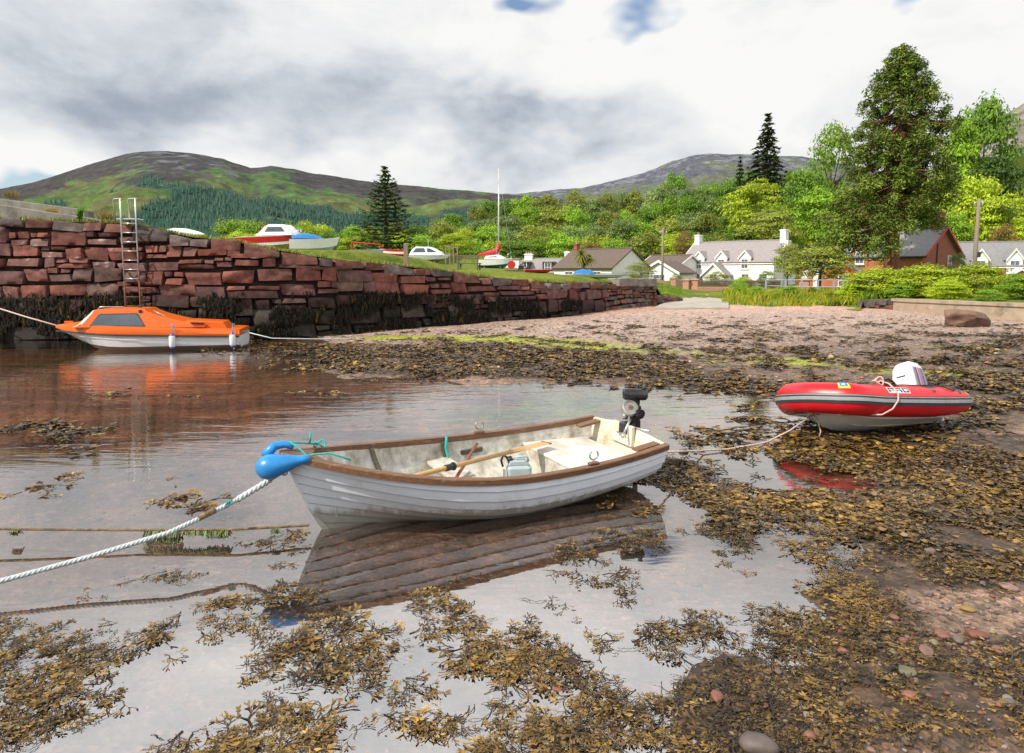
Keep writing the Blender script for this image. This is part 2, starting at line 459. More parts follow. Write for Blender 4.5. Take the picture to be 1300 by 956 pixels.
# ================================================================== ground, water, hills
def shepard(pts, vals, w):
    pts = np.array(pts); vals = np.array(vals)
    def f(x, y):
        x = np.asarray(x, float); y = np.asarray(y, float)
        a = np.arctan2(x, y) * 4.0; b = np.log(np.hypot(x, y)) * 2.0
        num = 0; den = 1e-12
        for (pa, pb), v in zip(pts, vals):
            k = np.exp(-((a - pa) ** 2 + (b - pb) ** 2) / (2 * w * w)) + 1e-9 / (.01 + (a - pa) ** 2 + (b - pb) ** 2)
            num = num + k * v; den = den + k
        return num / den
    return f
def polar(x, y): return (math.atan2(x, y) * 4.0, math.log(math.hypot(x, y)) * 2.0)
beach_s = [(100, 520, -.22), (-150, 500, -.25), (150, 440, -.32), (-100, 440, -.35), (300, 470, -.2), (500, 520, -.14), (700, 520, -.10), (850, 515, -.08),
           (100, 620, -.12), (-200, 620, -.15), (300, 640, -.11), (500, 700, -.09), (200, 800, -.06), (-100, 800, -.07), (600, 850, -.05), (800, 720, -.07), (900, 720, -.07), (960, 690, -.06),
           (1000, 800, -.005), (1200, 800, .045), (1300, 760, .05), (1450, 700, .06), (1200, 640, .01), (1060, 605, -.045), (980, 600, -.045), (900, 610, -.02),
           (950, 560, -.06), (930, 530, -.07), (880, 560, -.05), (1000, 545, -.01), (1080, 548, .03), (1250, 540, .07), (1300, 480, .14), (1450, 560, .1), (960, 482, .03), (860, 484, .02), (700, 472, .03), (480, 468, .03),
           (380, 453, .0), (330, 446, -.05), (600, 455, .08), (800, 455, .10), (1000, 455, .14), (540, 425, .10), (680, 425, .16), (850, 425, .24), (1000, 420, .28), (1300, 430, .32), (1600, 440, .35),
           (700, 405, .2), (800, 402, .32), (900, 400, .36), (1100, 400, .38), (1250, 412, .35), (850, 392, .44), (950, 392, .46), (1100, 394, .5), (1300, 408, .4),
           (420, 432, .02), (300, 434, -.1), (0, 432, -.3), (-300, 440, -.4), (650, 990, -.05), (100, 960, -.06), (1300, 960, .06)]
_bp, _bv = [], []
for px, py, z in beach_s:
    q = G(px, py, z); _bp.append(polar(q.x, q.y)); _bv.append(z)
_beach = shepard(_bp, _bv, .22)
def wblobs(bl):
    def f(px, py):
        r = np.zeros_like(np.asarray(px, float))
        for cx, cy, rx, ry, ang, amp in bl:
            c, s = math.cos(R(ang)), math.sin(R(ang))
            u = ((px - cx) * c + (py - cy) * s) / rx; v = (-(px - cx) * s + (py - cy) * c) / ry
            r = r + amp * np.exp(-(u * u + v * v) ** 1.5)
        return np.clip(r, 0, 1.3)
    return f
# where wrack lies on the shore (survey of the photographed area, tied to the ground)
weed_near = wblobs([(110, 805, 210, 62, -14, .75), (40, 855, 150, 60, 0, .7), (330, 800, 110, 55, -20, .6), (400, 715, 80, 55, -25, .6), (335, 678, 75, 16, 0, .5), (380, 860, 130, 45, 0, .7),
    (500, 740, 130, 38, -8, .5), (650, 722, 130, 24, -16, .42), (765, 690, 100, 30, -20, .5), (580, 782, 180, 30, -12, .6), (560, 845, 190, 50, 0, .75), (700, 810, 110, 45, 0, .55), (800, 735, 60, 20, 15, .6), (800, 690, 50, 20, 0, .5), (850, 825, 90, 45, 0, .4),
    (300, 930, 450, 55, 0, .75), (850, 930, 500, 60, 0, .8), (900, 600, 100, 35, 0, .8), (1150, 680, 270, 125, 0, 1.25), (1070, 565, 190, 30, 0, .8), (980, 830, 170, 60, 0, 1.1), (1230, 870, 200, 70, 0, 1.1), (1270, 600, 190, 100, 0, 1.2), (1100, 930, 250, 60, 0, .6), (880, 578, 40, 30, 0, .7), (1000, 760, 180, 50, 0, .5), (960, 665, 70, 40, 20, .5), (930, 690, 60, 22, 10, .5),
    (940, 725, 95, 45, -8, -.75), (1000, 690, 40, 30, 0, -.5), (860, 725, 60, 35, 0, -.3), (1185, 768, 65, 16, 0, -.9), (1060, 607, 85, 15, 3, -.9), (1100, 600, 50, 12, 0, -.5), (1110, 690, 60, 18, 0, -.35), (960, 553, 60, 14, 0, -.8), (1250, 795, 80, 32, -10, -.95),
    (90, 622, 55, 16, 0, .5), (265, 655, 65, 18, 0, .5), (100, 558, 60, 10, 0, .4), (230, 610, 30, 6, 0, .25), (180, 640, 60, 8, 0, .2), (160, 680, 60, 10, 0, .15)])
weed_far = wblobs([(470, 468, 130, 9, 3, .95), (560, 474, 120, 6, 2, .9), (420, 447, 120, 9, 3, 1), (600, 458, 170, 16, 3, .9), (800, 470, 170, 18, 6, .95), (900, 488, 150, 9, 6, 1), (650, 478, 90, 4, 0, .8), (815, 494, 60, 6, 0, .6), (700, 486, 60, 3, 0, .5), (1150, 485, 220, 45, 0, .5), (1220, 520, 160, 35, 0, .9), (1080, 555, 160, 22, 0, .8),
    (900, 448, 520, 26, 0, .36), (60, 545, 60, 6, 0, 1), (85, 552, 45, 5, 0, 1), (145, 500, 22, 3, 0, 1), (135, 503, 12, 2, 0, .6), (235, 505, 20, 3, 0, .6), (400, 500, 30, 3, 0, .5), (470, 482, 40, 3, 0, .5), (1280, 470, 60, 30, 0, .4), (300, 483, 30, 2.5, 0, .6), (90, 575, 60, 4, 0, .3)])
algae_f = wblobs([(570, 433, 110, 3.5, 1, .8), (700, 441, 120, 5, 3, .9), (640, 437, 90, 3, 2, .9), (820, 452, 120, 4, 3, .5), (1000, 464, 60, 5, 0, .9), (1035, 470, 60, 4, 0, .6), (1190, 482, 70, 4, 0, 1.2), (1110, 478, 40, 3, 0, .7), (1230, 455, 60, 3, 0, .3), (900, 465, 60, 3, 0, .4), (1240, 640, 60, 12, 10, .5), (900, 560, 40, 8, 0, .3), (1190, 720, 50, 10, 0, .2), (480, 432, 60, 2, 0, .5), (1255, 400, 30, 2.5, 0, .5)])
def pxy(x, y, z=0.0):
    z = z - CAM_H; f = y * cp - z * sp; u = y * sp + z * cp
    return CX + FPX * x / f, CY - FPX * u / f
def beach_z(x, y):
    b = _beach(x, y)
    px, py = pxy(x, y)
    w = np.where(py > 560, weed_near(px, py), weed_far(px, py))
    m = (fbm(x * 1.3, y * 1.3, s=3, o=5) - .5) * .07 + (fbm(x * 6, y * 6, s=9, o=3) - .5) * .02
    return b + m * np.clip(1 - np.clip(-b - .12, 0, 1) * 3, .3, 1) + w * .012 * (b > -.1)
az = np.radians(np.linspace(-56, 52, 460)); rr = np.exp(np.linspace(math.log(1.2), math.log(75), 460))
A, RR = np.meshgrid(az, rr)
bx_, by_ = np.sin(A) * RR, np.cos(A) * RR
bz_ = beach_z(bx_, by_)
def gridq(nr, nc):
    i = np.arange(nr - 1)[:, None] * nc + np.arange(nc - 1)[None, :]
    return np.stack([i, i + 1, i + nc + 1, i + nc], -1).reshape(-1, 4)
ppx, ppy = pxy(bx_, by_)
# base colours: pink sand, wet brown mud, wrack litter, green algae, painted-in tree reflections
def lerp(a, b, t): return a + (b - a) * t[..., None]
fine = fbm(bx_ * 9, by_ * 9, s=21, o=3); mid = fbm(bx_ * 1.1, by_ * 1.1, s=31, o=5); strk = fbm(bx_ * .5, by_ * 2.4, s=41, o=5)
sand = np.array([.56, .36, .285]); shing = np.array([.40, .31, .265]); wetsand = np.array([.17, .105, .078]); mud = np.array([.07, .042, .022]); green = np.array([.06, .075, .014])
bcol = np.broadcast_to(sand, bx_.shape + (3,)).copy()
line = ppy + (mid - .5) * 14 + (strk - .5) * 10
bcol = lerp(bcol, shing, sstep(396, 416, line))
bcol = lerp(bcol, np.array([.21, .14, .10]), sstep(440, 478, line) * .85)
bcol = lerp(bcol, wetsand, sstep(.02, -.03, bz_))
bcol = lerp(bcol, np.array([.25, .125, .045]), sstep(.0, -.05, bz_) * sstep(600, 540, ppy))
bcol = lerp(bcol, mud, sstep(.50, .64, strk) * sstep(-.02, -.06, bz_) * sstep(640, 540, ppy) * .8)
green_refl = wblobs([(720, 512, 150, 24, 2, .8), (850, 535, 60, 22, 0, .6), (905, 572, 50, 18, 0, .7), (640, 535, 60, 14, 0, .5), (1110, 700, 70, 25, 0, .5), (1090, 640, 60, 14, 0, .5)])  # green reflections of the trees, painted into the bed colour
bcol = lerp(bcol, np.array([.20, .27, .015]), np.clip(green_refl(ppx, ppy) * 1.2, 0, 1) * sstep(.02, -.03, bz_) * sstep(.35, .55, mid))
bcol = lerp(bcol, green, sstep(.56, .7, mid) * sstep(-.02, -.05, bz_) * sstep(700, 560, ppy) * .55)
wd = np.where(ppy > 560, weed_near(ppx, ppy) * .9, weed_far(ppx, ppy))
bcol = lerp(bcol, np.array([.055, .036, .022]), np.clip(wd * 1.2 - .15 + (fine - .5) * .9, 0, 1) * .85)
al = np.clip(algae_f(ppx, ppy) * 1.3 + (fbm(bx_ * 4, by_ * 4, s=77, o=4) - .62) * 2.2, 0, 1) * (algae_f(ppx, ppy) > .04)
bcol = lerp(bcol, np.array([.30, .36, .02]), al)
bcol = bcol * (0.75 + .5 * fine)[..., None]
gm_ = bpy.data.materials.new('shore ground'); nt, ns, lk = nodes(gm_)
out = N(ns, 'ShaderNodeOutputMaterial'); b = N(ns, 'ShaderNodeBsdfPrincipled'); lk.new(b.outputs[0], out.inputs[0])
tc = N(ns, 'ShaderNodeTexCoord').outputs['Object']
at = N(ns, 'ShaderNodeAttribute', attribute_name='Col').outputs[0]
vor = N(ns, 'ShaderNodeTexVoronoi', i_Scale=22.0); lk.new(tc, vor.inputs['Vector'])
vor2 = N(ns, 'ShaderNodeTexVoronoi', i_Scale=7.0); lk.new(tc, vor2.inputs['Vector'])
vs_ = N(ns, 'ShaderNodeSeparateColor'); lk.new(vor.outputs['Color'], vs_.inputs[0])
vs2 = N(ns, 'ShaderNodeSeparateColor'); lk.new(vor2.outputs['Color'], vs2.inputs[0])
c1 = mixc(ns, lk, 1.0, at, ramp(ns, lk, vs_.outputs[0], [(0, (.5, .48, .46)), (.5, (.95, .93, .9)), (.85, (1.15, 1.1, 1.05)), (1, (1.7, 1.6, 1.55))]), 'MULTIPLY')
c2 = mixc(ns, lk, 1.0, c1, ramp(ns, lk, vs2.outputs[0], [(0, (.7, .7, .7)), (.7, (1.05, 1.0, 1.0)), (1, (1.35, 1.25, 1.2))]), 'MULTIPLY')
c3 = mixc(ns, lk, 1.0, c2, ramp(ns, lk, noise(ns, lk, tc, 60, 4, .7), [(.3, (.65, .65, .65)), (.7, (1.35, 1.35, 1.35))]), 'MULTIPLY')
lk.new(c3, b.inputs['Base Color']); b.inputs['Roughness'].default_value = .55; b.inputs['Specular IOR Level'].default_value = .35
bp = N(ns, 'ShaderNodeBump', i_Strength=.7, i_Distance=.03); lk.new(vor.outputs['Distance'], bp.inputs['Height'])
bp2 = N(ns, 'ShaderNodeBump', i_Strength=.5, i_Distance=.02); lk.new(noise(ns, lk, tc, 45, 5, .7), bp2.inputs['Height']); lk.new(bp.outputs[0], bp2.inputs['Normal']); lk.new(bp2.outputs[0], b.inputs['Normal'])
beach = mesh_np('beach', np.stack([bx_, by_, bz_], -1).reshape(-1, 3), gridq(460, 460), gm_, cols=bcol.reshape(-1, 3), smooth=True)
tag(beach, kind='structure')
def bz_at(x, y): return float(beach_z(np.array([x]), np.array([y]))[0])

# water: one clear sheet at low tide level
wm = bpy.data.materials.new('clear shallow water'); nt, ns, lk = nodes(wm)
out = N(ns, 'ShaderNodeOutputMaterial')
tr = N(ns, 'ShaderNodeBsdfTransparent'); tr.inputs[0].default_value = (.90, .86, .80, 1)
gl = N(ns, 'ShaderNodeBsdfGlossy', i_Roughness=.0); gl.inputs[0].default_value = (1, 1, 1, 1)
tc = N(ns, 'ShaderNodeTexCoord').outputs['Object']
mp = N(ns, 'ShaderNodeMapping'); mp.inputs['Scale'].default_value = (.55, 2.2, 1); lk.new(tc, mp.inputs[0])
na = noise(ns, lk, mp.outputs[0], 1.6, 3, .5, .6)
nb = noise(ns, lk, mp.outputs[0], 7.0, 2, .5)
# ripples are stronger further out
sx = N(ns, 'ShaderNodeSeparateXYZ'); lk.new(tc, sx.inputs[0])
mr = N(ns, 'ShaderNodeMapRange', i_1=5.5, i_2=13.0, i_3=.035, i_4=.27); lk.new(sx.outputs[1], mr.inputs[0])
ad = N(ns, 'ShaderNodeMath', operation='MULTIPLY_ADD'); lk.new(nb, ad.inputs[0]); ad.inputs[1].default_value = .22; lk.new(na, ad.inputs[2])
bp = N(ns, 'ShaderNodeBump', i_Distance=.035); lk.new(ad.outputs[0], bp.inputs['Height']); lk.new(mr.outputs[0], bp.inputs['Strength'])
lk.new(bp.outputs[0], gl.inputs['Normal'])
lw_ = N(ns, 'ShaderNodeLayerWeight', i_Blend=.5); lk.new(bp.outputs[0], lw_.inputs['Normal'])
pw_ = N(ns, 'ShaderNodeMath', operation='POWER'); lk.new(lw_.outputs['Facing'], pw_.inputs[0]); pw_.inputs[1].default_value = 5
fr = N(ns, 'ShaderNodeMath', operation='MULTIPLY_ADD'); lk.new(pw_.outputs[0], fr.inputs[0]); fr.inputs[1].default_value = .73; fr.inputs[2].default_value = .27
mx = N(ns, 'ShaderNodeMixShader'); lk.new(fr.outputs[0], mx.inputs[0]); lk.new(tr.outputs[0], mx.inputs[1]); lk.new(gl.outputs[0], mx.inputs[2]); lk.new(mx.outputs[0], out.inputs[0])
water = mesh_np('water', [(-60, .3, 0), (14, .3, 0), (14, 24, 0), (-60, 24, 0)], [(0, 1, 2, 3)], wm)
tag(water, kind='structure')

# ------------------------------------------------------------------ quay line and the land behind it
Q = [(-24, 22.0, 3.98), (-18.2, 22.2, 3.95), (-16.6, 22.2, 3.9), (-12.7, 22.2, 3.78), (-10.2, 22.2, 3.32), (-9.0, 22.25, 3.22), (-8.3, 22.5, 3.02), (-6.4, 23.3, 2.7), (-2.75, 26.5, 2.28), (-1.75, 27.2, 2.07), (1.7, 29.6, 1.74), (5.0, 33.5, 1.68), (7.6, 36.4, 1.6)]
Q2 = [(7.6, 36.4, .95), (9.3, 38.6, .8)]
QS = [0.0]
for a, b_ in zip(Q, Q[1:]): QS.append(QS[-1] + math.hypot(b_[0] - a[0], b_[1] - a[1]))
def quay(s):
    return tuple(np.interp(s, QS, [q[k] for q in Q]) for k in range(3))
front = [(q[0], q[1], q[2] - .02) for q in Q] + [(8.1, 37.2, .9), (9.3, 38.8, .62)]
for px, py, z in [(858, 386, .42), (930, 389, .38), (960, 391, .36), (980, 391.5, .37), (1000, 393, .37), (1030, 392.5, .39), (1060, 394, .40), (1092, 394, .46)]:
    g_ = G(px, py, z); front.append((g_.x, g_.y, z))
SEA = [(1098, 33.5, .82), (1150, 31.0, .92), (1200, 28.8, .97), (1300, 25.5, 1.0), (1420, 22.5, 1.02), (1560, 20, 1.02)]
for px, Y, z in SEA: front.append((XY(px, Y), Y, z))
front.sort(key=lambda q: math.atan2(q[0], q[1]))
faz = [math.atan2(q[0], q[1]) for q in front]
land_s = [(300, 50, 3.72), (150, 50, 4.2), (0, 50, 4.6), (-250, 50, 5), (410, 50, 3.35), (490, 55, 3.25), (545, 65, 2.95), (600, 60, 2.6), (640, 52, 2.3), (640, 42, 2.32), (700, 40, 1.95), (700, 50, 2.0), (750, 50, 1.85), (800, 55, 1.65), (750, 75, 1.6), (840, 70, 1.2), (840, 48, .8), (900, 55, .62), (850, 45, .5), (900, 48, .5), (930, 45, .6), (960, 45, .75), (1000, 42, .75),
          (950, 82, .6), (1040, 62, .6), (1100, 62, .6), (1200, 60, .9), (1250, 75, 1.5), (1330, 75, 1.7), (1100, 40, .8), (1200, 35, .95), (1300, 32, 1.0), (1450, 30, 1.1),
          (300, 100, 3.3), (0, 110, 4), (450, 110, 3.6), (600, 120, 4.5), (600, 200, 10), (700, 120, 3.5), (700, 200, 12), (800, 115, 3.0), (800, 150, 6.5), (800, 200, 13), (900, 110, 3.5), (900, 150, 8.5), (900, 200, 16), (1000, 110, 4.5), (1000, 150, 10), (1000, 180, 16), (1000, 250, 26), (1100, 100, 3), (1200, 110, 5), (1300, 110, 7), (1200, 180, 20), (1350, 180, 22), (1450, 100, 8),
          (-200, 150, 6), (0, 300, 8), (300, 250, 6), (500, 300, 10), (600, 400, 16), (800, 400, 26), (1000, 400, 40), (1300, 400, 50)]
_lp, _lv = [], []
for px, d, z in land_s:
    _lp.append(polar(XY(px, d), d)); _lv.append(z)
for q in front: _lp.append(polar(q[0], q[1])); _lv.append(q[2])
_land = shepard(_lp, _lv, .17)
def front_at(a):
    return np.interp(a, faz, [math.hypot(q[0], q[1]) for q in front]), np.interp(a, faz, [q[2] for q in front])
def land_z(x, y):
    x = np.asarray(x, float); y = np.asarray(y, float)
    a = np.arctan2(x, y); r = np.hypot(x, y)
    fr_, fz_ = front_at(a)
    t = sstep(0, 1, (r - fr_) / (fr_ * .22))
    return fz_ * (1 - t) + _land(x, y) * t
def lz(x, y): return float(land_z(np.array([x]), np.array([y]))[0])
la = np.unique(np.concatenate([np.radians(np.linspace(-48, 47, 420)), np.array(faz)]))
lt = np.concatenate([np.linspace(0, .5, 60), np.exp(np.linspace(math.log(.52), math.log(14), 110))])
fr_, fz_ = front_at(la)
LA, LT = np.meshgrid(la, lt)
LR = (fr_[None, :] + .18) * (1 + LT)
lx, ly = np.sin(LA) * LR, np.cos(LA) * LR
lzv = land_z(lx, ly) + (fbm(lx * .6, ly * .6, s=5, o=4) - .5) * .10 * np.clip(LT * 20, 0, 1)
lpx = CX + FPX * lx / ly / .995
g1 = np.array([.17, .20, .025]); g2 = np.array([.09, .14, .02]); g3 = np.array([.30, .27, .07])
nl = fbm(lx * .5, ly * .5, s=50, o=4); nl2 = fbm(lx * 5, ly * 5, s=51, o=3)
lcol = lerp(np.broadcast_to(g2, lx.shape + (3,)).copy(), g1, sstep(.35, .6, nl)); lcol = lerp(lcol, g3, sstep(.55, .75, nl2) * .5)
lcol = lerp(lcol, np.array([.03, .05, .012]), sstep(85, 110, LR) * .8)
gr = bpy.data.materials.new('turf'); nt, ns, lk = nodes(gr)
out = N(ns, 'ShaderNodeOutputMaterial'); b = N(ns, 'ShaderNodeBsdfPrincipled', i_Roughness=.9); lk.new(b.outputs[0], out.inputs[0])
b.inputs['Specular IOR Level'].default_value = .1
at = N(ns, 'ShaderNodeAttribute', attribute_name='Col').outputs[0]; tc = N(ns, 'ShaderNodeTexCoord').outputs['Object']
k_ = ramp(ns, lk, noise(ns, lk, tc, 7, 7, .7), [(.3, (.55, .6, .5)), (.7, (1.35, 1.3, 1.2))])
lk.new(mixc(ns, lk, 1.0, at, k_, 'MULTIPLY'), b.inputs['Base Color'])
bp = N(ns, 'ShaderNodeBump', i_Strength=.8, i_Distance=.08); lk.new(noise(ns, lk, tc, 14, 5, .7), bp.inputs['Height']); lk.new(bp.outputs[0], b.inputs['Normal'])
land = mesh_np('ground', np.stack([lx, ly, lzv], -1).reshape(-1, 3), gridq(len(lt), len(la)), gr, cols=lcol.reshape(-1, 3), smooth=True)
tag(land, kind='structure')
# far flat ground out to the horizon under everything
fg = mesh_np('terrain', [(-9000, -400, -3), (9000, -400, -3), (9000, 9000, -3), (-9000, 9000, -3)], [(0, 1, 2, 3)], gr, cols=[(.05, .07, .03)] * 4)
tag(fg, kind='structure')
# road that runs off the sand past the end of the quay
rv = []
for t, (pl, pr, py, z) in enumerate([(830, 925, 392.5, .43), (838, 925, 388.5, .47), (852, 925, 384, .485), (868, 921, 380, .50), (876, 911, 376, .505), (880, 905, 373, .515), (872, 902, 370.5, .53), (850, 900, 368.8, .55)]):
    row = []
    for k in range(9):
        g_ = G(pl + (pr - pl) * k / 8, py, z)
        row.append((g_.x, g_.y, g_.z + .07 + .02 * math.sin(k * 2.1 + t)))
    rv.append(row)
rb = MB(); rb.grid(rv); low = [[(x, y, z - .5) for x, y, z in rv[0]], rv[0]]; rb.grid(low)
tag(rb.build('road', M['road'], smooth=40), kind='structure')

# ------------------------------------------------------------------ hills
hm = bpy.data.materials.new('moor'); nt, ns, lk = nodes(hm)
out = N(ns, 'ShaderNodeOutputMaterial'); b = N(ns, 'ShaderNodeBsdfPrincipled', i_Roughness=.95); lk.new(b.outputs[0], out.inputs[0])
b.inputs['Specular IOR Level'].default_value = .0
at = N(ns, 'ShaderNodeAttribute', attribute_name='Col').outputs[0]; tc = N(ns, 'ShaderNodeTexCoord').outputs['Object']
k_ = ramp(ns, lk, noise(ns, lk, tc, .03, 9, .72), [(.32, (.55, .55, .6)), (.68, (1.4, 1.4, 1.35))])
lk.new(mixc(ns, lk, 1.0, at, k_, 'MULTIPLY'), b.inputs['Base Color'])
bp = N(ns, 'ShaderNodeBump', i_Strength=.7, i_Distance=14); lk.new(noise(ns, lk, tc, .02, 8, .68), bp.inputs['Height']); lk.new(bp.outputs[0], b.inputs['Normal'])
def hill(name, ridge, R0, R1, zbase, kind, seed):
    xs = np.linspace(ridge[0][0], ridge[-1][0], 420)
    ry = np.interp(xs, [r_[0] for r_ in ridge], [r_[1] for r_ in ridge]) + (fbm(xs * .05, xs * 0, s=seed, o=5) - .5) * 3
    rz = CAM_H + (345 - ry) / FPX * R1
    t = np.concatenate([np.linspace(0, 1, 130), np.linspace(1.02, 1.4, 14)])
    X, T = np.meshgrid(xs, t)
    Y = R0 + (R1 - R0) * T
    prof = np.where(T <= 1, .10 * T + .90 * T ** 1.55, 1 - (T - 1) * .5)
    # keep every slope below the line of sight to the ridge, so the skyline is the ridge
    Z = zbase + (rz[None, :] - zbase) * prof
    wx = (X - CX) / FPX * Y
    rel = (fbm(wx * .004, Y * .004, s=seed + 3, o=6) - .5) * 120 * np.sin(np.clip(T, 0, 1) * PI) ** 1.0
    Z = Z + rel * np.clip((rz[None, :] - zbase) / 260, .15, 1)
    f1 = fbm(wx * .006, Y * .006, s=seed + 9, o=5); f2 = fbm(wx * .012, Y * .02, s=seed + 13, o=4); f3 = fbm(wx * .03, Y * .03, s=seed + 17, o=4)
    hh = np.clip((Z - zbase) / np.maximum(rz[None, :] - zbase, 30), 0, 1.2)
    c = np.zeros(X.shape + (3,))
    if kind == 'moor':
        c[:] = (.07, .12, .028)
        c = lerp(c, np.array([.16, .215, .032]), sstep(.46, .60, f2 * .55 + f3 * .45))
        c = lerp(c, np.array([.075, .060, .035]), sstep(.50, .60, f3 * .5 + f2 * .5) * .7)
        c = lerp(c, np.array([.050, .036, .036]), sstep(.44, .56, f1 * .7 + f3 * .3 + .55 * (hh - .62)) * .92)
        c = lerp(c, np.array([.13, .13, .15]), sstep(.54, .66, f3) * sstep(.55, .75, hh) * sstep(150, 190, X) * sstep(330, 290, X) * .9)
        c = lerp(c, np.array([.018, .056, .034]), sstep(.45, .52, f1 * .8 + .34 - hh * .66))
    elif kind == 'moor2':
        c[:] = (.11, .12, .05); c = lerp(c, np.array([.09, .085, .095]), sstep(.45, .6, f1 + .5 * (hh - .6))); c = lerp(c, np.array([.2, .2, .22]), sstep(.55, .65, f3) * sstep(.7, .9, hh))
    else:
        c[:] = (.20, .165, .135); c = lerp(c, np.array([.07, .08, .05]), sstep(.48, .6, f2)); c = lerp(c, np.array([.30, .27, .25]), sstep(.52, .66, f3) * .8)
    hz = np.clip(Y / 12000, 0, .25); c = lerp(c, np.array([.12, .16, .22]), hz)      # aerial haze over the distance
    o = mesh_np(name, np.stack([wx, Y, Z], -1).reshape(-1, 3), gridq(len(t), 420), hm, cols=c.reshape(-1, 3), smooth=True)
    tag(o, kind='structure')
    return wx, Y, Z, c, hh, f1
H1 = hill('hills', [(-260, 262), (-60, 252), (0, 245), (60, 232), (130, 210), (180, 197), (220, 195.5), (260, 199), (292, 205), (312, 213), (324, 217), (350, 213.5), (372, 217), (400, 222), (440, 229), (480, 234), (540, 240), (590, 244), (640, 249), (720, 256), (800, 262), (900, 268)], 420, 2200, 2, 'moor', 100)
H2 = hill('hills', [(560, 262), (640, 249), (700, 244), (735, 241), (780, 231), (815, 222), (850, 208), (870, 202), (895, 200), (945, 200), (975, 203), (1010, 203), (1080, 214), (1200, 240), (1400, 262)], 900, 3600, 5, 'moor2', 200)
H3 = hill('hills', [(1150, 250), (1200, 205), (1240, 170), (1268, 146), (1300, 128), (1360, 100), (1420, 95), (1560, 120)], 500, 1500, 20, 'rock', 300)
# conifer plantation on the lower slopes: nobody could count it
wx, Y, Z, c, hh, f1 = H1
ok = (c[..., 0] < .045) & (c[..., 1] > c[..., 0] * 1.5)
idx = np.argwhere(ok & (Y < 2150) & (np.abs(wx) < Y * .9))
sel = idx[rng.integers(0, len(idx), 26000)]
px_, py_, pz_ = wx[sel[:, 0], sel[:, 1]], Y[sel[:, 0], sel[:, 1]], Z[sel[:, 0], sel[:, 1]]
n = len(sel); jit = rng.uniform(-6, 6, (n, 2)); hgt = rng.uniform(5, 12, n); wid = hgt * rng.uniform(.2, .28, n)
base = np.stack([px_ + jit[:, 0], py_ + jit[:, 1], pz_ - 3], -1)
ang = rng.uniform(0, 6.28, n)
V = np.zeros((n, 5, 3)); V[:, 4] = base + np.stack([0 * hgt, 0 * hgt, hgt + 3], -1)
for k in range(4): V[:, k] = base + np.stack([np.cos(ang + k * PI / 2) * wid, np.sin(ang + k * PI / 2) * wid, 0 * hgt], -1)
T = np.array([[0, 1, 4], [1, 2, 4], [2, 3, 4], [3, 0, 4]])[None] + (np.arange(n) * 5)[:, None, None]
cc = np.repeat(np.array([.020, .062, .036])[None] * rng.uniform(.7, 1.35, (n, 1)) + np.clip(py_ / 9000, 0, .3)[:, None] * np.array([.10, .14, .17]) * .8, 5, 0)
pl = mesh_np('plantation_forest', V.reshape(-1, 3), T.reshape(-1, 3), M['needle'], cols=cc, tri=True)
tag(pl, 'dark green conifer plantation covering the lower slopes of the moorland hill', 'forest', kind='stuff')
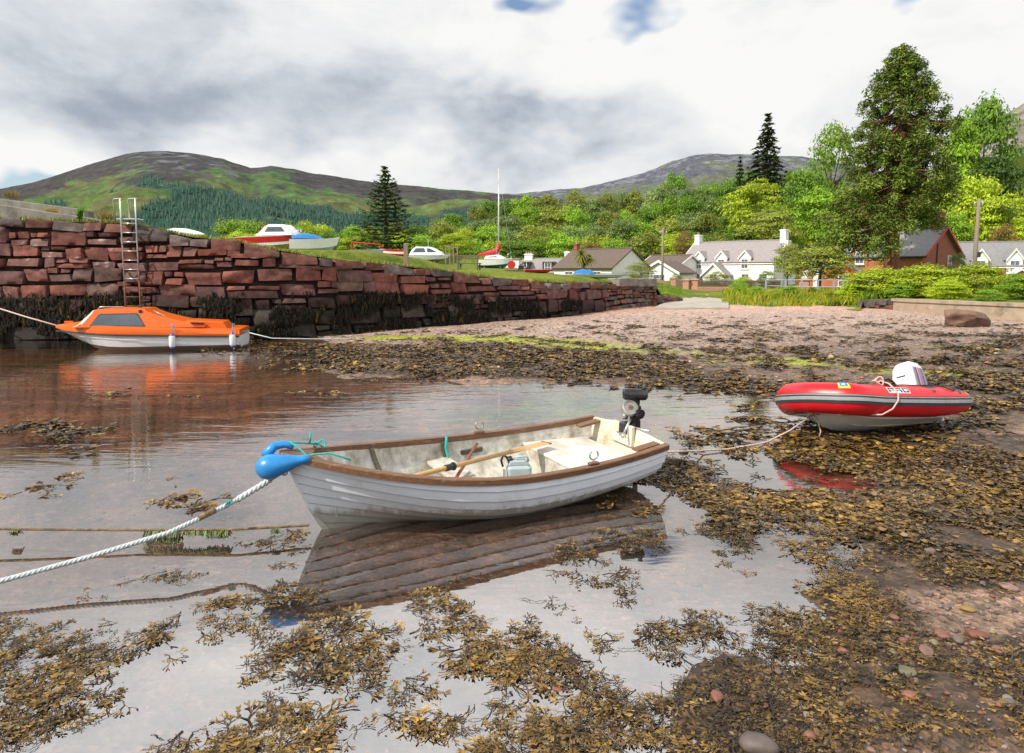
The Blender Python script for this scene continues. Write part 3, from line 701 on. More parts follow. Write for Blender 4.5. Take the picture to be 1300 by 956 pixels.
# ================================================================== quay wall: individually shaped stones in one thing
def stones(segments_s, bottom, topf, cw, chh, seed, mb, red=True, pos=quay, thick=.28, nrm=None):
    r = random.Random(seed)
    s0, s1 = segments_s
    def P3(s, h, off):
        a = pos(max(s - .05, 0)); b_ = pos(s + .05)
        tx, ty = b_[0] - a[0], b_[1] - a[1]; L = math.hypot(tx, ty) or 1
        x, y, _ = pos(s)
        return (x + ty / L * off, y - tx / L * off, h)
    def stone(sa, sb, ha, hb, capst=False):
        if sb - sa < .06 or hb - ha < .05: return
        g = r.uniform(.004, .014)
        jx = min(.08, (sb - sa) * .11); jy = min(.045, (hb - ha) * .12)
        q = [[sa + g + r.uniform(-jx, jx), ha + g + r.uniform(-jy, jy)], [sb - g + r.uniform(-jx, jx), ha + g + r.uniform(-jy, jy)], [sb - g + r.uniform(-jx, jx), hb - g + r.uniform(-jy, jy)], [sa + g + r.uniform(-jx, jx), hb - g + r.uniform(-jy, jy)]]
        if capst:
            q[2][1] = q[3][1] = 0
            q[3][1] = topf(q[3][0]) + r.uniform(-.05, .03); q[2][1] = topf(q[2][0]) + r.uniform(-.05, .03)
        nx = max(5, min(13, int((sb - sa) / .12) + 3)); ny = max(5, min(9, int((hb - ha) / .09) + 3))
        dep = r.uniform(.0, .08); tilt = r.uniform(-.05, .05); tilt2 = r.uniform(-.04, .07); e = r.choice((4, 6, 9))
        sx, sy = r.uniform(0, 99), r.uniform(0, 99)
        u = np.linspace(-1, 1, nx); v = np.linspace(-1, 1, ny)
        U, Vv = np.meshgrid(u, v)
        rough = (fbm((U * (sb - sa) + sx) * 2.2, (Vv * (hb - ha) + sy) * 2.8, s=5, o=5) - .5) * .125
        off = dep + .10 * (1 - np.abs(U) ** e) * (1 - np.abs(Vv) ** e) + tilt * U - tilt2 * Vv + rough
        tone = r.random(); dk_ = float(np.interp(sa, [20, 25, 31, 36], [0, .35, .7, 1.0])) if red else 0
        hm_ = (ha + hb) / 2 + dk_
        if capst: base = np.array([.11, .085, .08]) * r.uniform(.7, 1.4) if tone < .6 else np.array([.16, .07, .055])
        elif not red: base = np.array(r.choice([(.17, .07, .05), (.15, .12, .10), (.20, .09, .06), (.12, .09, .08)])) * r.uniform(.7, 1.2)
        elif hm_ > 1.5: base = np.array(r.choice([(.19, .070, .054), (.165, .060, .048), (.20, .088, .072), (.15, .070, .060), (.13, .066, .062)])) * r.uniform(.75, 1.3) if tone < .86 else np.array([.13, .075, .065]) * r.uniform(.8, 1.3)
        elif hm_ > 1.0: base = np.array([.10, .050, .048]) * r.uniform(.7, 1.3)
        else: base = np.array([.032, .026, .022]) * r.uniform(.6, 1.4) if tone < .62 else np.array([.13, .105, .09]) * r.uniform(.6, 1.25)
        vs, cs = [], []
        for j in range(ny):
            for i in range(nx):
                a = (u[i] + 1) / 2; b_ = (v[j] + 1) / 2
                s = (q[0][0] * (1 - a) + q[1][0] * a) * (1 - b_) + (q[3][0] * (1 - a) + q[2][0] * a) * b_
                h = (q[0][1] * (1 - a) + q[1][1] * a) * (1 - b_) + (q[3][1] * (1 - a) + q[2][1] * a) * b_
                edge = i in (0, nx - 1) or j in (0, ny - 1)
                o_ = -thick if edge else off[j, i]
                if edge:   # the ring folds back behind its neighbour
                    aa = min(max(a, 1.0 / (nx - 1)), 1 - 1.0 / (nx - 1)); 
                k = 1 + rough[j, i] * 4
                c = base * k
                w = float(np.clip((1.6 - h - dk_) / .5 + rough[j, i] * 5, 0, 1)) if red else 0
                c = c * (1 - w) + (c * .35 + np.array([.012, .010, .007])) * w
                if rough[j, i] > .028 and h > 2.1 and r.random() < .25: c = c * .3 + np.array([.26, .25, .23])
                # pull the second ring to the border so the face is full and the edge round
                if i == 1: a2 = .25 / nx; 
                vs.append((s, h, o_)); cs.append(c)
        # place inner ring close to the edge
        arr = np.array(vs).reshape(ny, nx, 3)
        arr[:, 1, :2] = arr[:, 0, :2] * .62 + arr[:, 1, :2] * .38; arr[:, -2, :2] = arr[:, -1, :2] * .62 + arr[:, -2, :2] * .38
        arr[1, :, :2] = arr[0, :, :2] * .62 + arr[1, :, :2] * .38; arr[-2, :, :2] = arr[-1, :, :2] * .62 + arr[-2, :, :2] * .38
        pts = [P3(*p) for p in arr.reshape(-1, 3)]
        b0 = len(mb.v)
        mb.v += pts; mb.c += [tuple(np.clip(c, 0, 1)) for c in cs]
        for j in range(ny - 1):
            for i in range(nx - 1):
                mb.f.append((b0 + j * nx + i, b0 + j * nx + i + 1, b0 + (j + 1) * nx + i + 1, b0 + (j + 1) * nx + i)); mb.m.append(0)
    # courses
    h = bottom; course = 0
    hs = [h]
    while h < 4.2:
        h += r.uniform(*chh); hs.append(h)
    for ha, hb in zip(hs, hs[1:]):
        s = s0 - r.uniform(0, .5)
        while s < s1:
            w = r.uniform(*cw) * (1.5 if r.random() < .15 else 1)
            sa, sb = s, min(s + w, s1)
            lim = min(topf(sa), topf(sb)) - .27
            wave = lambda q: .07 * math.sin(q * .9 + ha * 3)
            a, b_ = ha + wave(s), min(hb + wave(s), lim)
            if lim - (hb + wave(s)) < .12: b_ = lim
            if hb + wave(s) > lim + .35 or a > lim - .05: s += w; continue
            if b_ - a > .3 and r.random() < .28 and w > .5:
                k = a + (b_ - a) * r.uniform(.35, .65)
                stone(sa, sb, a, k); m_ = sa + (sb - sa) * r.uniform(.3, .7)
                stone(sa, m_, k, b_); stone(m_, sb, k, b_)
            else: stone(sa, sb, a, b_)
            s += w
    s = s0
    while s < s1:
        w = r.uniform(.5, 1.35); t = topf(s)
        stone(s, min(s + w, s1), min(topf(s), topf(min(s + w, s1))) - .29, t, True)
        s += w
def steps(s):        # the top of the quay drops in small steps
    z = quay(s)[2]
    return z + .035 * math.sin(s * 1.7) + .02 * math.sin(s * 4.1)
wl = thing('quay_wall', 'long quay wall of red sandstone blocks, black with weed along its foot', 'wall', (-9, 22.5, 0))
mb = MB(); SEND = QS[-1]
def s_of_px(px):
    ss = np.linspace(0, SEND, 2000); xs = [CX + quay(s)[0] / quay(s)[1] * FPX for s in ss]
    return float(np.interp(px, xs, ss))
sA = s_of_px(770)
stones((0, sA), -.45, steps, (.4, 1.3), (.28, .58), 11, mb)
stones((sA, SEND), .1, lambda s: quay(s)[2] - .05, (.22, .6), (.16, .3), 12, mb, red=False)
o = mb.build('stonework', M['wallstone'], wl, smooth=70, world=True, fixn=False)
core = MB(); rowa, rowb, rowc = [], [], []
for s in np.linspace(0, SEND, 120):
    x, y, z = quay(s); a = quay(s + .05); b_ = quay(max(0, s - .05)); tx, ty = a[0] - b_[0], a[1] - b_[1]; L = math.hypot(tx, ty) or 1
    nx, ny = ty / L, -tx / L
    rowa.append((x - nx * .13, y - ny * .13, -.6)); rowb.append((x - nx * .13, y - ny * .13, z - .12)); rowc.append((x - nx * .75, y - ny * .75, z - .12))
core.grid([rowa, rowb, rowc])
core.build('wall_core', mat('dark joint', (.045, .028, .023), .9, .5, bump=.5), wl, world=True)
# low broken end of the wall beside the road
ql = [(7.65, 36.35, 1.0), (8.4, 37.4, .95), (9.3, 38.7, .8), (9.9, 39.5, .62)]
qls = [0, 1.3, 2.85, 3.85]
def pos2(s): return tuple(np.interp(s, qls, [q[k] for q in ql]) for k in range(3))
mb = MB(); stones((0, 3.8), .1, lambda s: pos2(s)[2], (.22, .5), (.16, .28), 31, mb, red=False, pos=pos2)
w2 = mb.build('rubble_wall', M['wallstone'], smooth=70, fixn=False)
tag(w2, 'low broken rubble wall beside the road where the quay ends', 'wall')
cb = MB()
s1_, s2_ = s_of_px(778), s_of_px(826)
for sa, sb in ((s1_, (s1_ + s2_) / 2 - .02), ((s1_ + s2_) / 2 + .02, s2_)):
    a, b_ = quay(sa), quay(sb); m_ = [(a[k] + b_[k]) / 2 for k in range(3)]
    yaw = math.atan2(b_[1] - a[1], b_[0] - a[0])
    cb.box((m_[0], m_[1] + .1, m_[2] + .02), (math.hypot(b_[0] - a[0], b_[1] - a[1]), .75, .42), Matrix.Rotation(yaw, 3, 'Z'), .04)
cb.build('coping_slab', M['concrete'], wl, world=True)
# wrack hanging over the lower stones
def hanging(n, seed):
    g = np.random.default_rng(seed)
    s = g.uniform(0, s_of_px(735), n); h = 0.15 + g.beta(1.2, 1.4, n) * 1.45; h = h - np.interp(s, [20, 25, 31, 36], [0, .3, .6, .8]); 
    h0 = np.interp(s, [0, 22, 30, 36], [-.1, .0, .12, .3]); msk = np.where(h > h0, fbm(s * 1.1, h * 2.2, s=61, o=4), 0)
    k = msk > .49; s, h = s[k], h[k]
    V, F, Cc = [], [], []
    for si, hi_ in zip(s, h):
        x, y, _ = quay(si); a = quay(si + .05); b_ = quay(max(0, si - .05)); tx, ty = a[0] - b_[0], a[1] - b_[1]; L = math.hypot(tx, ty) or 1
        tx, ty = tx / L, ty / L; nx, ny = ty, -tx
        ln = g.uniform(.10, .34); w = g.uniform(.008, .026); d = .13 + g.uniform(0, .10); sway = g.uniform(-.1, .1)
        if hi_ - ln < -.05: ln = hi_ + .05
        b0 = len(V); col = np.array([.010, .0085, .006]) * g.uniform(.5, 1.8) if g.random() < .93 else np.array([.06, .042, .014]) * g.uniform(.6, 1.2)
        for t in (0, .35, .75, 1):
            px, py, pz = x + nx * (d + .05 * math.sin(t * 3)) + tx * sway * t, y + ny * (d + .05 * math.sin(t * 3)) + ty * sway * t, hi_ - ln * t
            ww = w * (.7 + t if t < 1 else .6)
            V += [(px - tx * ww, py - ty * ww, pz), (px + tx * ww, py + ty * ww, pz)]; Cc += [col * (1 + .5 * t)] * 2
        F += [(b0 + 2 * i, b0 + 2 * i + 1, b0 + 2 * i + 3, b0 + 2 * i + 2) for i in range(3)]
    return V, F, Cc
V, F, Cc = hanging(15000, 5)
o = mesh_np('seaweed', V, F, M['weed_wall'], cols=np.array(Cc))
tag(o, 'dark wrack hanging over the lower stones of the quay wall', 'seaweed', kind='stuff')
# grass and weeds growing along the top of the quay and the bank
def blades(pts, hr, wr, cols, seed, lean=.35):
    g = np.random.default_rng(seed); n = len(pts)
    P_ = np.asarray(pts, float); an = g.uniform(0, 6.28, n); h = g.uniform(hr[0], hr[1], n); w = g.uniform(wr[0], wr[1], n)
    t = np.stack([np.cos(an), np.sin(an), 0 * an], -1); ln = np.stack([g.normal(0, lean, n) * h, g.normal(0, lean, n) * h, h], -1)
    V = np.stack([P_ - t * w[:, None], P_ + t * w[:, None], P_ + ln * .6 + t * w[:, None] * .7, P_ + ln * .6 - t * w[:, None] * .7, P_ + ln + t * w[:, None] * .1, P_ + ln - t * w[:, None] * .1], 1)
    Qd = np.array([[0, 1, 2, 3], [3, 2, 4, 5]])[None] + (np.arange(n) * 6)[:, None, None]
    cols = np.asarray(cols); c = cols[g.integers(0, len(cols), n)] * g.uniform(.7, 1.3, (n, 1))
    return V.reshape(-1, 3), Qd.reshape(-1, 4), np.repeat(c, 6, 0)
sq_ = rng.uniform(0, SEND, 9000); qx, qy, qz = [np.interp(sq_, QS, [q[k] for q in Q]) for k in range(3)]
tq = np.abs(rng.normal(0, .012, 9000)); keep = fbm(sq_ * .9, sq_ * 0, s=71) > .38
xx, yy = qx * (1.004 + tq), qy * (1.004 + tq); zz = land_z(xx, yy); zz = np.where(tq < .01, np.maximum(qz - .03, zz), zz)
gp = np.stack([xx, yy, zz], -1)[keep]
V, F, Cc = blades(gp, (.05, .16), (.008, .02), [(.20, .24, .03), (.12, .17, .02), (.30, .27, .08)], 3)
o = mesh_np('grass', V, F, M['leaf'], cols=Cc); tag(o, 'short yellow green grass along the top edge of the quay', 'grass', kind='stuff')

# ------------------------------------------------------------------ parapets at the left end of the quay
pp = MB()
pa = [(D(-140, 290, 22.75).x, 22.75, 4.78), (D(0, 290, 22.75).x, 22.75, 4.40), (D(137, 290, 22.75).x, 22.75, 3.88)]
for (a, b_) in zip(pa, pa[1:]):
    pp.prism([(a[0], 3.5), (b_[0], 3.5), (b_[0], b_[2]), (a[0], a[2])], 22.45, 23.1)
o = pp.build('parapet', M['concrete'], bevel=.03); tag(o, 'low grey concrete parapet sloping down on top of the red quay', 'parapet')
pp = MB()
pa = [(D(-160, 290, 27).x, 5.66), (D(113, 290, 27).x, 4.57)]
pp.prism([(pa[0][0], 3.6), (pa[1][0], 3.6), (pa[1][0], pa[1][1]), (pa[0][0], pa[0][1])], 26.8, 27.4)
pp.prism([(pa[0][0], pa[0][1] - .28), (pa[1][0] + .05, pa[1][1] - .28), (pa[1][0] + .05, pa[1][1] + .02), (pa[0][0], pa[0][1] + .02)], 26.72, 26.797)
o = pp.build('parapet', M['concrete'], bevel=.03); tag(o, 'taller concrete parapet set further back at the far left of the quay', 'parapet')
# plants on the quay edge
def leafy(name, label, cat, loc, n, size, hgt, cols, seed, spread=.3, group=None):
    g = np.random.default_rng(seed)
    t = thing(name, label, cat, loc, group=group)
    st = MB(); P_, Nn = [], []
    for k in range(7):
        a = g.uniform(0, 6.28); tip = Vector((math.cos(a) * spread * g.uniform(.3, 1), math.sin(a) * spread * g.uniform(.3, 1), hgt * g.uniform(.7, 1)))
        st.tube([(0, 0, -.05), tip * .5 + Vector((0, 0, .08 * hgt)), tip], [.012, .008, .003], 5)
        for q in range(n // 7):
            f = g.uniform(.2, 1); P_.append(tip * f + Vector(g.normal(0, .06 * hgt, 3)))
    st.build('stem', M['bark'], t)
    V, Qd, c = leaf_quads(np.array(P_), size, cols, g)
    mesh_np('foliage', V, Qd, M['leaf'], t, cols=c)
    return t
def leaf_quads(P_, size, cols, g, out=None, elong=1.5, bias=.5):
    n = len(P_)
    nr = g.normal(0, 1, (n, 3)); nr[:, 2] = np.abs(nr[:, 2]) + .3
    if out is not None: nr = nr * (1 - bias) + out * bias * 1.6
    nr /= np.linalg.norm(nr, axis=1, keepdims=True)
    t = np.cross(nr, g.normal(0, 1, (n, 3))); t /= np.linalg.norm(t, axis=1, keepdims=True) + 1e-9
    b_ = np.cross(nr, t)
    s = (size * g.uniform(.6, 1.4, n))[:, None]
    V = np.stack([P_ - t * s * elong, P_ - b_ * s * .62 + nr * s * .12, P_ + t * s * elong * .9, P_ + b_ * s * .62 + nr * s * .12], 1)
    Qd = np.arange(n * 4).reshape(n, 4)
    cols = np.asarray(cols); c = cols[g.integers(0, len(cols), n)] * g.uniform(.75, 1.25, (n, 1))
    return V.reshape(-1, 3), Qd, np.repeat(c, 4, 0)
q = D(100, 290, 22.0)
leafy('wall_plant', 'small bright green plant growing from the top of the quay below the parapet', 'plant', (q.x, 22.05, 3.82), 240, .035, .42, [(.10, .28, .02), (.16, .34, .03)], 4, .14)
for i, (px, h, lab) in enumerate([(8, .35, 'dry straw tuft on the parapet at the left edge'), (66, .2, 'dry straw tuft beside the end of the back parapet'), (136, .42, 'tuft of dry straw grass at the foot of the ladder hoops')]):
    pts = [(D(px, 290, 22.7 if i else 26.6).x + rng.normal(0, .12), (22.7 if i != 0 else 27.0) + rng.normal(0, .06), [5.08, 4.12, 3.86][i]) for _ in range(220)]
    V, F, Cc = blades(pts, (.08, h), (.005, .012), [(.42, .30, .12), (.36, .25, .10), (.2, .22, .05)], 40 + i)
    o = mesh_np('grass_tuft', V, F, M['leaf'], cols=Cc); tag(o, lab, 'grass tuft')

# ------------------------------------------------------------------ ladder
lt_ = thing('ladder', 'grey steel ladder with a rusty foot fixed to the red quay wall', 'ladder', (-12.6, 21.9, 0))
xl, xr = D(154.5, 290, 21.85).x, D(173.5, 290, 21.85).x
yl = 21.83
for x, hx in ((xl, -.46), (xr, -.46)):
    lt_p = MB(); lt_p.tube([(x, yl, 1.9), (x, yl, 3.8), (x, yl + .02, 4.45), (x - .04, yl + .12, 4.50), (x + hx + .04, yl + .42, 4.52), (x + hx, yl + .45, 4.48), (x + hx, yl + .5, 3.75)], .024, 8)
    lt_p.build('rail', M['steel'], lt_, True, world=True)
    b_ = MB(); b_.tube([(x, yl, 1.9), (x, yl - .01, .6)], .026, 8); b_.build('rusty_rail', M['rusty_steel'], lt_, True, world=True)
z = 3.72
while z > .65:
    b_ = MB(); b_.tube([(xl, yl, z), (xr, yl, z)], .017, 6); b_.build('rung', M['steel'] if z > 1.95 else M['rusty_steel'], lt_, True, world=True); z -= .29
for z in (3.3, 2.2, 1.2):
    for x in (xl, xr): b_ = MB(); b_.box((x, yl + .1, z), (.04, .2, .05)); b_.build('bracket', M['rusty_steel'], lt_, world=True)
b_ = MB(); b_.box(((xl + xr) / 2 - .1, yl + .28, 3.86), (.62, .5, .05), bev=.01); b_.build('landing_plate', M['steel'], lt_, world=True)
# ================================================================== clinker dinghy
BOW, YAW = Vector((-1.90, 5.52)), R(29.0)
L_D = 3.58
dg = thing('dinghy', 'white clinker rowing dinghy with brown gunwales and an old outboard, aground in the shallows', 'boat', (BOW.x, BOW.y, .0), rot=Euler((R(2.5), R(0.6), YAW)))
def sm(t): t = max(0., min(1., t)); return t * t * (3 - 2 * t)
def d_b(u): return .02 + (.70 * (1 - (1 - u / .6) ** 2.25) if u < .6 else .70 - .09 * ((u - .6) / .4) ** 2)
def d_zs(u): return .46 + (.26 * (1 - u / .6) ** 2 if u < .6 else .08 * ((u - .6) / .4) ** 2)
def d_zk(u): return -.05 + .17 * max(0, (u - .45) / .55) ** 2 + .02 * (1 - u) ** 6
def d_pt(u, v, inset=0.0, side=1):
    b_, zs, zk = d_b(u), d_zs(u), d_zk(u)
    f = sm(u / .55)
    e = 1.0 + 1.55 * f; m_ = 1.0 + .75 * f
    xs = u * L_D; xk = .36 + u * (L_D - .10 - .36)
    vv = max(v, 0)
    y = b_ * (1 - (1 - vv) ** e); z = zk + (zs - zk) * vv ** m_
    k = vv ** .8 if u < .5 else vv
    x = xk + (xs - xk) * k
    if inset: y = max(0, y - inset); z = z + inset * .7 * (1 - vv)
    return Vector((x, side * y, z))
NS = 8
us = [0, .012, .03, .06, .1, .15, .21, .28, .36, .45, .54, .63, .72, .8, .87, .93, .97, 1.0]
hb = MB()
for side in (1, -1):
    for k in range(NS):
        v0, v1 = (k / NS) ** .95, ((k + 1) / NS) ** .95
        rows = []
        for t in (0, .5, 1):
            row = []
            for u in us:
                v = v0 + (v1 - v0) * t
                p = d_pt(u, v, 0, side)
                q = d_pt(u, min(1, v + .03), 0, side); q0 = d_pt(u, max(0, v - .03), 0, side)
                tan = (q - q0); nrm = Vector((0, tan.z, -tan.y))
                if nrm.length > 1e-6: nrm.normalize()
                if nrm.y * side < 0: nrm = -nrm
                p = p + nrm * (.019 * (1 - t) * min(1, u / .03 + .15))
                row.append(p)
            rows.append(row)
        hb.grid(rows, flip=side < 0)
        # lap step down to the strake below
        if k:
            lo = [d_pt(u, v0 - .013, 0, side) for u in us]
            hb.cur = 1; hb.grid([lo, rows[0]], flip=side < 0); hb.cur = 0
hull = hb.build('hull', [M['dinghy_white'], mat('dark plank lap', (.20, .19, .18), .7, .3, 8)], dg, smooth=28, fixn=False)  # lap faces darker than the planks, drawing the plank lines
ib = MB()
for side in (1, -1):
    ib.grid([[d_pt(u, v, .028, side) for u in us[2:]] for v in np.linspace(0, .985, 12)], flip=side > 0)
ib.build('inner_skin', M['dinghy_inside'], dg, True, fixn=False)
# gunwale strips
for side, nm in ((1, 'gunwale'), (-1, 'gunwale')):
    gb = MB(); rows = []
    for u in np.linspace(0, 1, 40):
        p = d_pt(u, 1, 0, side); q = d_pt(min(1, u + .01), 1, 0, side); q0 = d_pt(max(0, u - .01), 1, 0, side)
        t = (q - q0); t.z = 0; t.normalize(); n_ = Vector((-t.y, t.x, 0)) * side
        if n_.y * side < 0: n_ = -n_
        i_ = .035 if u > .02 else .0
        rows.append([p + n_ * .028 + Vector((0, 0, -.04)), p + n_ * .030 + Vector((0, 0, .008)), p + n_ * .022 + Vector((0, 0, .016)), p - n_ * i_ + Vector((0, 0, .016)), p - n_ * i_ + Vector((0, 0, -.04))])
    gb.grid(rows, closed=True)
    gb.f.append((0, 1, 2, 3, 4)); gb.m.append(0); e_ = len(gb.v) - 5; gb.f.append((e_, e_ + 1, e_ + 2, e_ + 3, e_ + 4)); gb.m.append(0)
    gb.build(nm, M['varnish_wood'], dg, smooth=35)
# breasthook and stem
b_ = MB(); tri = [d_pt(0, 1) + Vector((-.03, 0, .018)), d_pt(.085, 1, .02, 1) + Vector((0, 0, .016)), d_pt(.055, 1) * 1 + Vector((.04, -d_b(.055), .016)), d_pt(.085, 1, .02, -1) + Vector((0, 0, .016))]
b_.add(tri + [p - Vector((0, 0, .035)) for p in tri], [(0, 1, 2, 3), (7, 6, 5, 4), (0, 4, 5, 1), (1, 5, 6, 2), (2, 6, 7, 3), (3, 7, 4, 0)])
b_.build('breasthook', M['varnish_wood'], dg)
b_ = MB(); rows = []
for v in np.linspace(0, 1, 12):
    p = d_pt(0, v); rows.append([p + Vector((-.022, -.014, 0)), p + Vector((-.022, .014, 0)), p + Vector((.03, .022, 0)), p + Vector((.03, -.022, 0))])
b_.grid(rows, closed=True); b_.build('stem', M['dinghy_white'], dg)
# transom
prof = [d_pt(1, v, .0, 1) for v in np.linspace(1, 0, 12)] + [d_pt(1, v, 0, -1) for v in np.linspace(0, 1, 12)][1:]
def tr_poly(dx, top): 
    pts = [p + Vector((dx, 0, 0)) for p in prof]
    return pts + [Vector((pts[-1].x, -.42, prof[0].z + top * .3)), Vector((pts[-1].x, -.2, prof[0].z + top)), Vector((pts[-1].x, .2, prof[0].z + top)), Vector((pts[-1].x, .42, prof[0].z + top * .3))]
b_ = MB(); A_ = tr_poly(-.02, .055); B_ = tr_poly(.02, .055); n_ = len(A_)
b_.add(A_ + B_, [tuple(range(n_)), tuple(range(2 * n_ - 1, n_ - 1, -1))] + [(i, (i + 1) % n_, n_ + (i + 1) % n_, n_ + i) for i in range(n_)])
b_.build('transom', M['transom_paint'], dg)
b_ = MB(); b_.box((L_D - .06, 0, d_zs(1) - .03), (.05, .34, .22), bev=.008); b_.build('motor_pad', M['transom_paint'], dg)
for s_ in (1, -1):
    b_ = MB(); b_.prism([(L_D - .30, d_zs(.92) - .01), (L_D - .025, d_zs(1) + .002), (L_D - .025, d_zs(1) - .028), (L_D - .30, d_zs(.92) - .035)], s_ * .50 - .05, s_ * .50 + .05); b_.build('quarter_knee', M['varnish_wood'], dg, bevel=.006)
# thwarts and stern bench
def inner_b(u, z):
    vv = np.linspace(0, 1, 60); zz = [d_pt(u, v).z for v in vv]
    return d_pt(u, float(np.interp(z, zz, vv)), .03).y
def plank(x0, x1, z, th, name, m_):
    b_ = MB(); rows = []
    for x in np.linspace(x0, x1, 6):
        w = inner_b((x - .22 * (1 - x / L_D)) / L_D, z) - .012
        rows.append([(x, -w, z - th), (x, -w, z), (x, w, z), (x, w, z - th)])
    b_.grid(rows, closed=True); b_.f.append((0, 1, 2, 3)); b_.m.append(0); e_ = len(b_.v) - 4; b_.f.append((e_, e_ + 1, e_ + 2, e_ + 3)); b_.m.append(0)
    return b_.build(name, m_, dg, bevel=.006)
plank(1.50, 1.76, .29, .035, 'thwart', M['dinghy_inside'])
plank(.50, .72, .40, .03, 'thwart', M['dinghy_inside'])
plank(2.66, 3.44, .33, .03, 'stern_bench', M['bench_paint'])
b_ = MB(); w = inner_b(2.68 / L_D, .3); wl_ = inner_b(2.68 / L_D, .08)
b_.add([(2.675, -w, .298), (2.675, w, .298), (2.675, wl_, .05), (2.675, -wl_, .05), (2.70, -w, .298), (2.70, w, .298), (2.70, wl_, .05), (2.70, -wl_, .05)], [(0, 1, 2, 3), (7, 6, 5, 4), (0, 4, 5, 1), (1, 5, 6, 2), (2, 6, 7, 3), (3, 7, 4, 0)])
b_.build('locker_front', M['dinghy_inside'], dg)
b_ = MB()
for k in range(3): b_.box((2.0, -.13 + .13 * k, .05), (1.2, .11, .015), bev=.004)
b_.build('floorboards', M['dinghy_inside'], dg)
# knees against the planking
for u_ in (.245, .475):
    for side in (1, -1):
        b_ = MB(); rows = []
        for v in np.linspace(.35, .97, 8):
            p = d_pt(u_, v, .028, side); dp = .03 + .06 * (1 - abs(v - .35) / .62)
            rows.append([p + Vector((-.02, 0, 0)), p + Vector((.02, 0, 0)), p + Vector((.02, -side * dp, 0)), p + Vector((-.02, -side * dp, 0))])
        b_.grid(rows, closed=True); b_.f.append((0, 1, 2, 3)); b_.m.append(0); e_ = len(b_.v) - 4; b_.f.append((e_, e_ + 1, e_ + 2, e_ + 3)); b_.m.append(0)
        b_.build('knee', M['dark_wood'], dg)
b_ = MB(); p = d_pt(.565, .80, .035, 1); b_.box(p, (.26, .03, .05), Matrix.Rotation(R(-3), 3, 'Y'), .008); b_.build('rowlock_block', M['dark_wood'], dg)
# rowlocks
for u_, side in ((.60, 1), (.735, -1)):
    p = d_pt(u_, 1, 0, side) + Vector((0, -side * .012, .016))
    b_ = MB(); b_.box(p + Vector((0, 0, .012)), (.11, .05, .024), bev=.006); k_ = b_.build('rowlock_chock', M['varnish_wood'], dg)
    b_ = MB(); b_.tube([p + Vector((0, 0, .0)), p + Vector((0, 0, .05))], .009, 8)
    b_.tube([p + Vector((.047 * math.sin(a), 0, .088 - .042 * math.cos(a))) for a in np.linspace(-2.55, 2.55, 15)], .0075, 7); b_.build('rowlock', M['grey_metal'], k_, True)
# outboard clamped on the transom
ob = MB(); X0 = L_D + .0; zt = d_zs(1) + .055; yo = -.03
ob.box((X0 - .03, yo, zt - .02), (.13, .14, .12), bev=.01)
ob.tube([(X0 + .10, yo, zt + .15), (X0 + .11, yo, -.02)], .03, 10)
ob.tube([(X0 + .085, yo, zt + .05), (X0 + .09, yo, zt - .1)], .05, 10)
ob.tube([(X0 + .06, yo, zt + .02), (X0 + .07, yo, zt + .21)], .055, 10)
ob.box((X0 + .03, yo, zt + .17), (.16, .13, .12), bev=.02)
ob.tube([(X0 + .03, yo - .06, zt + .16), (X0 + .03, yo - .15, zt + .13)], .032, 10)
for k in range(5): ob.lathe([(.05, -.005), (.05, .005)], 12, Matrix.Translation((X0 + .03, yo - .07 - k * .018, zt + .155)) @ Matrix.Rotation(PI / 2, 4, 'X'))
ob.lathe([(.02, -.13), (.05, -.08), (.055, 0), (.045, .07), (.02, .1)], 12, Matrix.Translation((X0 + .12, yo, -.03)) @ Matrix.Rotation(PI / 2, 4, 'Y'))
mo = ob.build('outboard_motor', M['black_metal'], dg, smooth=40)
b_ = MB(); b_.lathe([(.0, -.135), (.045, -.13), (.060, -.115), (.063, -.085), (.063, .085), (.060, .115), (.045, .13), (.0, .135)], 24, Matrix.Translation((X0 + .06, yo + .01, zt + .335)) @ Matrix.Rotation(R(62), 4, 'Z') @ Matrix.Rotation(PI / 2, 4, 'X'))
b_.box((X0 + .06, yo, zt + .26), (.08, .06, .06)); b_.build('fuel_tank', M['black_metal'], mo, smooth=35)
b_ = MB(); T_ = Matrix.Translation((X0 + .06, yo + .01, zt + .335)) @ Matrix.Rotation(R(-28), 4, 'Z')
b_.lathe([(.0, .06), (.024, .06), (.026, .075), (.022, .085), (.0, .088)], 14, T_ @ Matrix.Translation((.09, 0, .0))); b_.build('filler_cap', M['black_rubber'], mo, smooth=40)
Rf = Matrix.Translation((X0 - .035, yo - .03, zt + .20)) @ Matrix.Rotation(R(-118), 4, 'Z') @ Matrix.Rotation(R(48), 4, 'Y')
b_ = MB(); b_.lathe([(.0, -.05), (.07, -.05), (.085, -.035), (.09, -.01), (.09, .018), (.086, .026), (.066, .030), (.060, .022), (.03, .022), (.026, .034), (.0, .034)], 28, Rf); b_.build('flywheel', M['grey_metal'], mo, smooth=30)
b_ = MB(); b_.lathe([(.0, .034), (.02, .034), (.02, .046), (0, .046)], 8, Rf)
b_.build('flywheel_nut', M['rusty_steel'], mo)
b_ = MB(); b_.tube([(X0 + .02, yo - .02, zt + .13), (X0 - .15, yo - .1, zt - .04)], .013, 10); b_.tube([(X0 - .15, yo - .1, zt - .04), (X0 - .19, yo - .12, zt - .08)], .017, 10); b_.build('tiller', M['steel'], mo, True)
b_ = MB(); b_.tube([(X0 - .02, yo - .02, zt + .0), (X0 - .03, yo - .36, zt + .03)], .011, 8); b_.build('clamp_bar', M['steel'], mo, True)
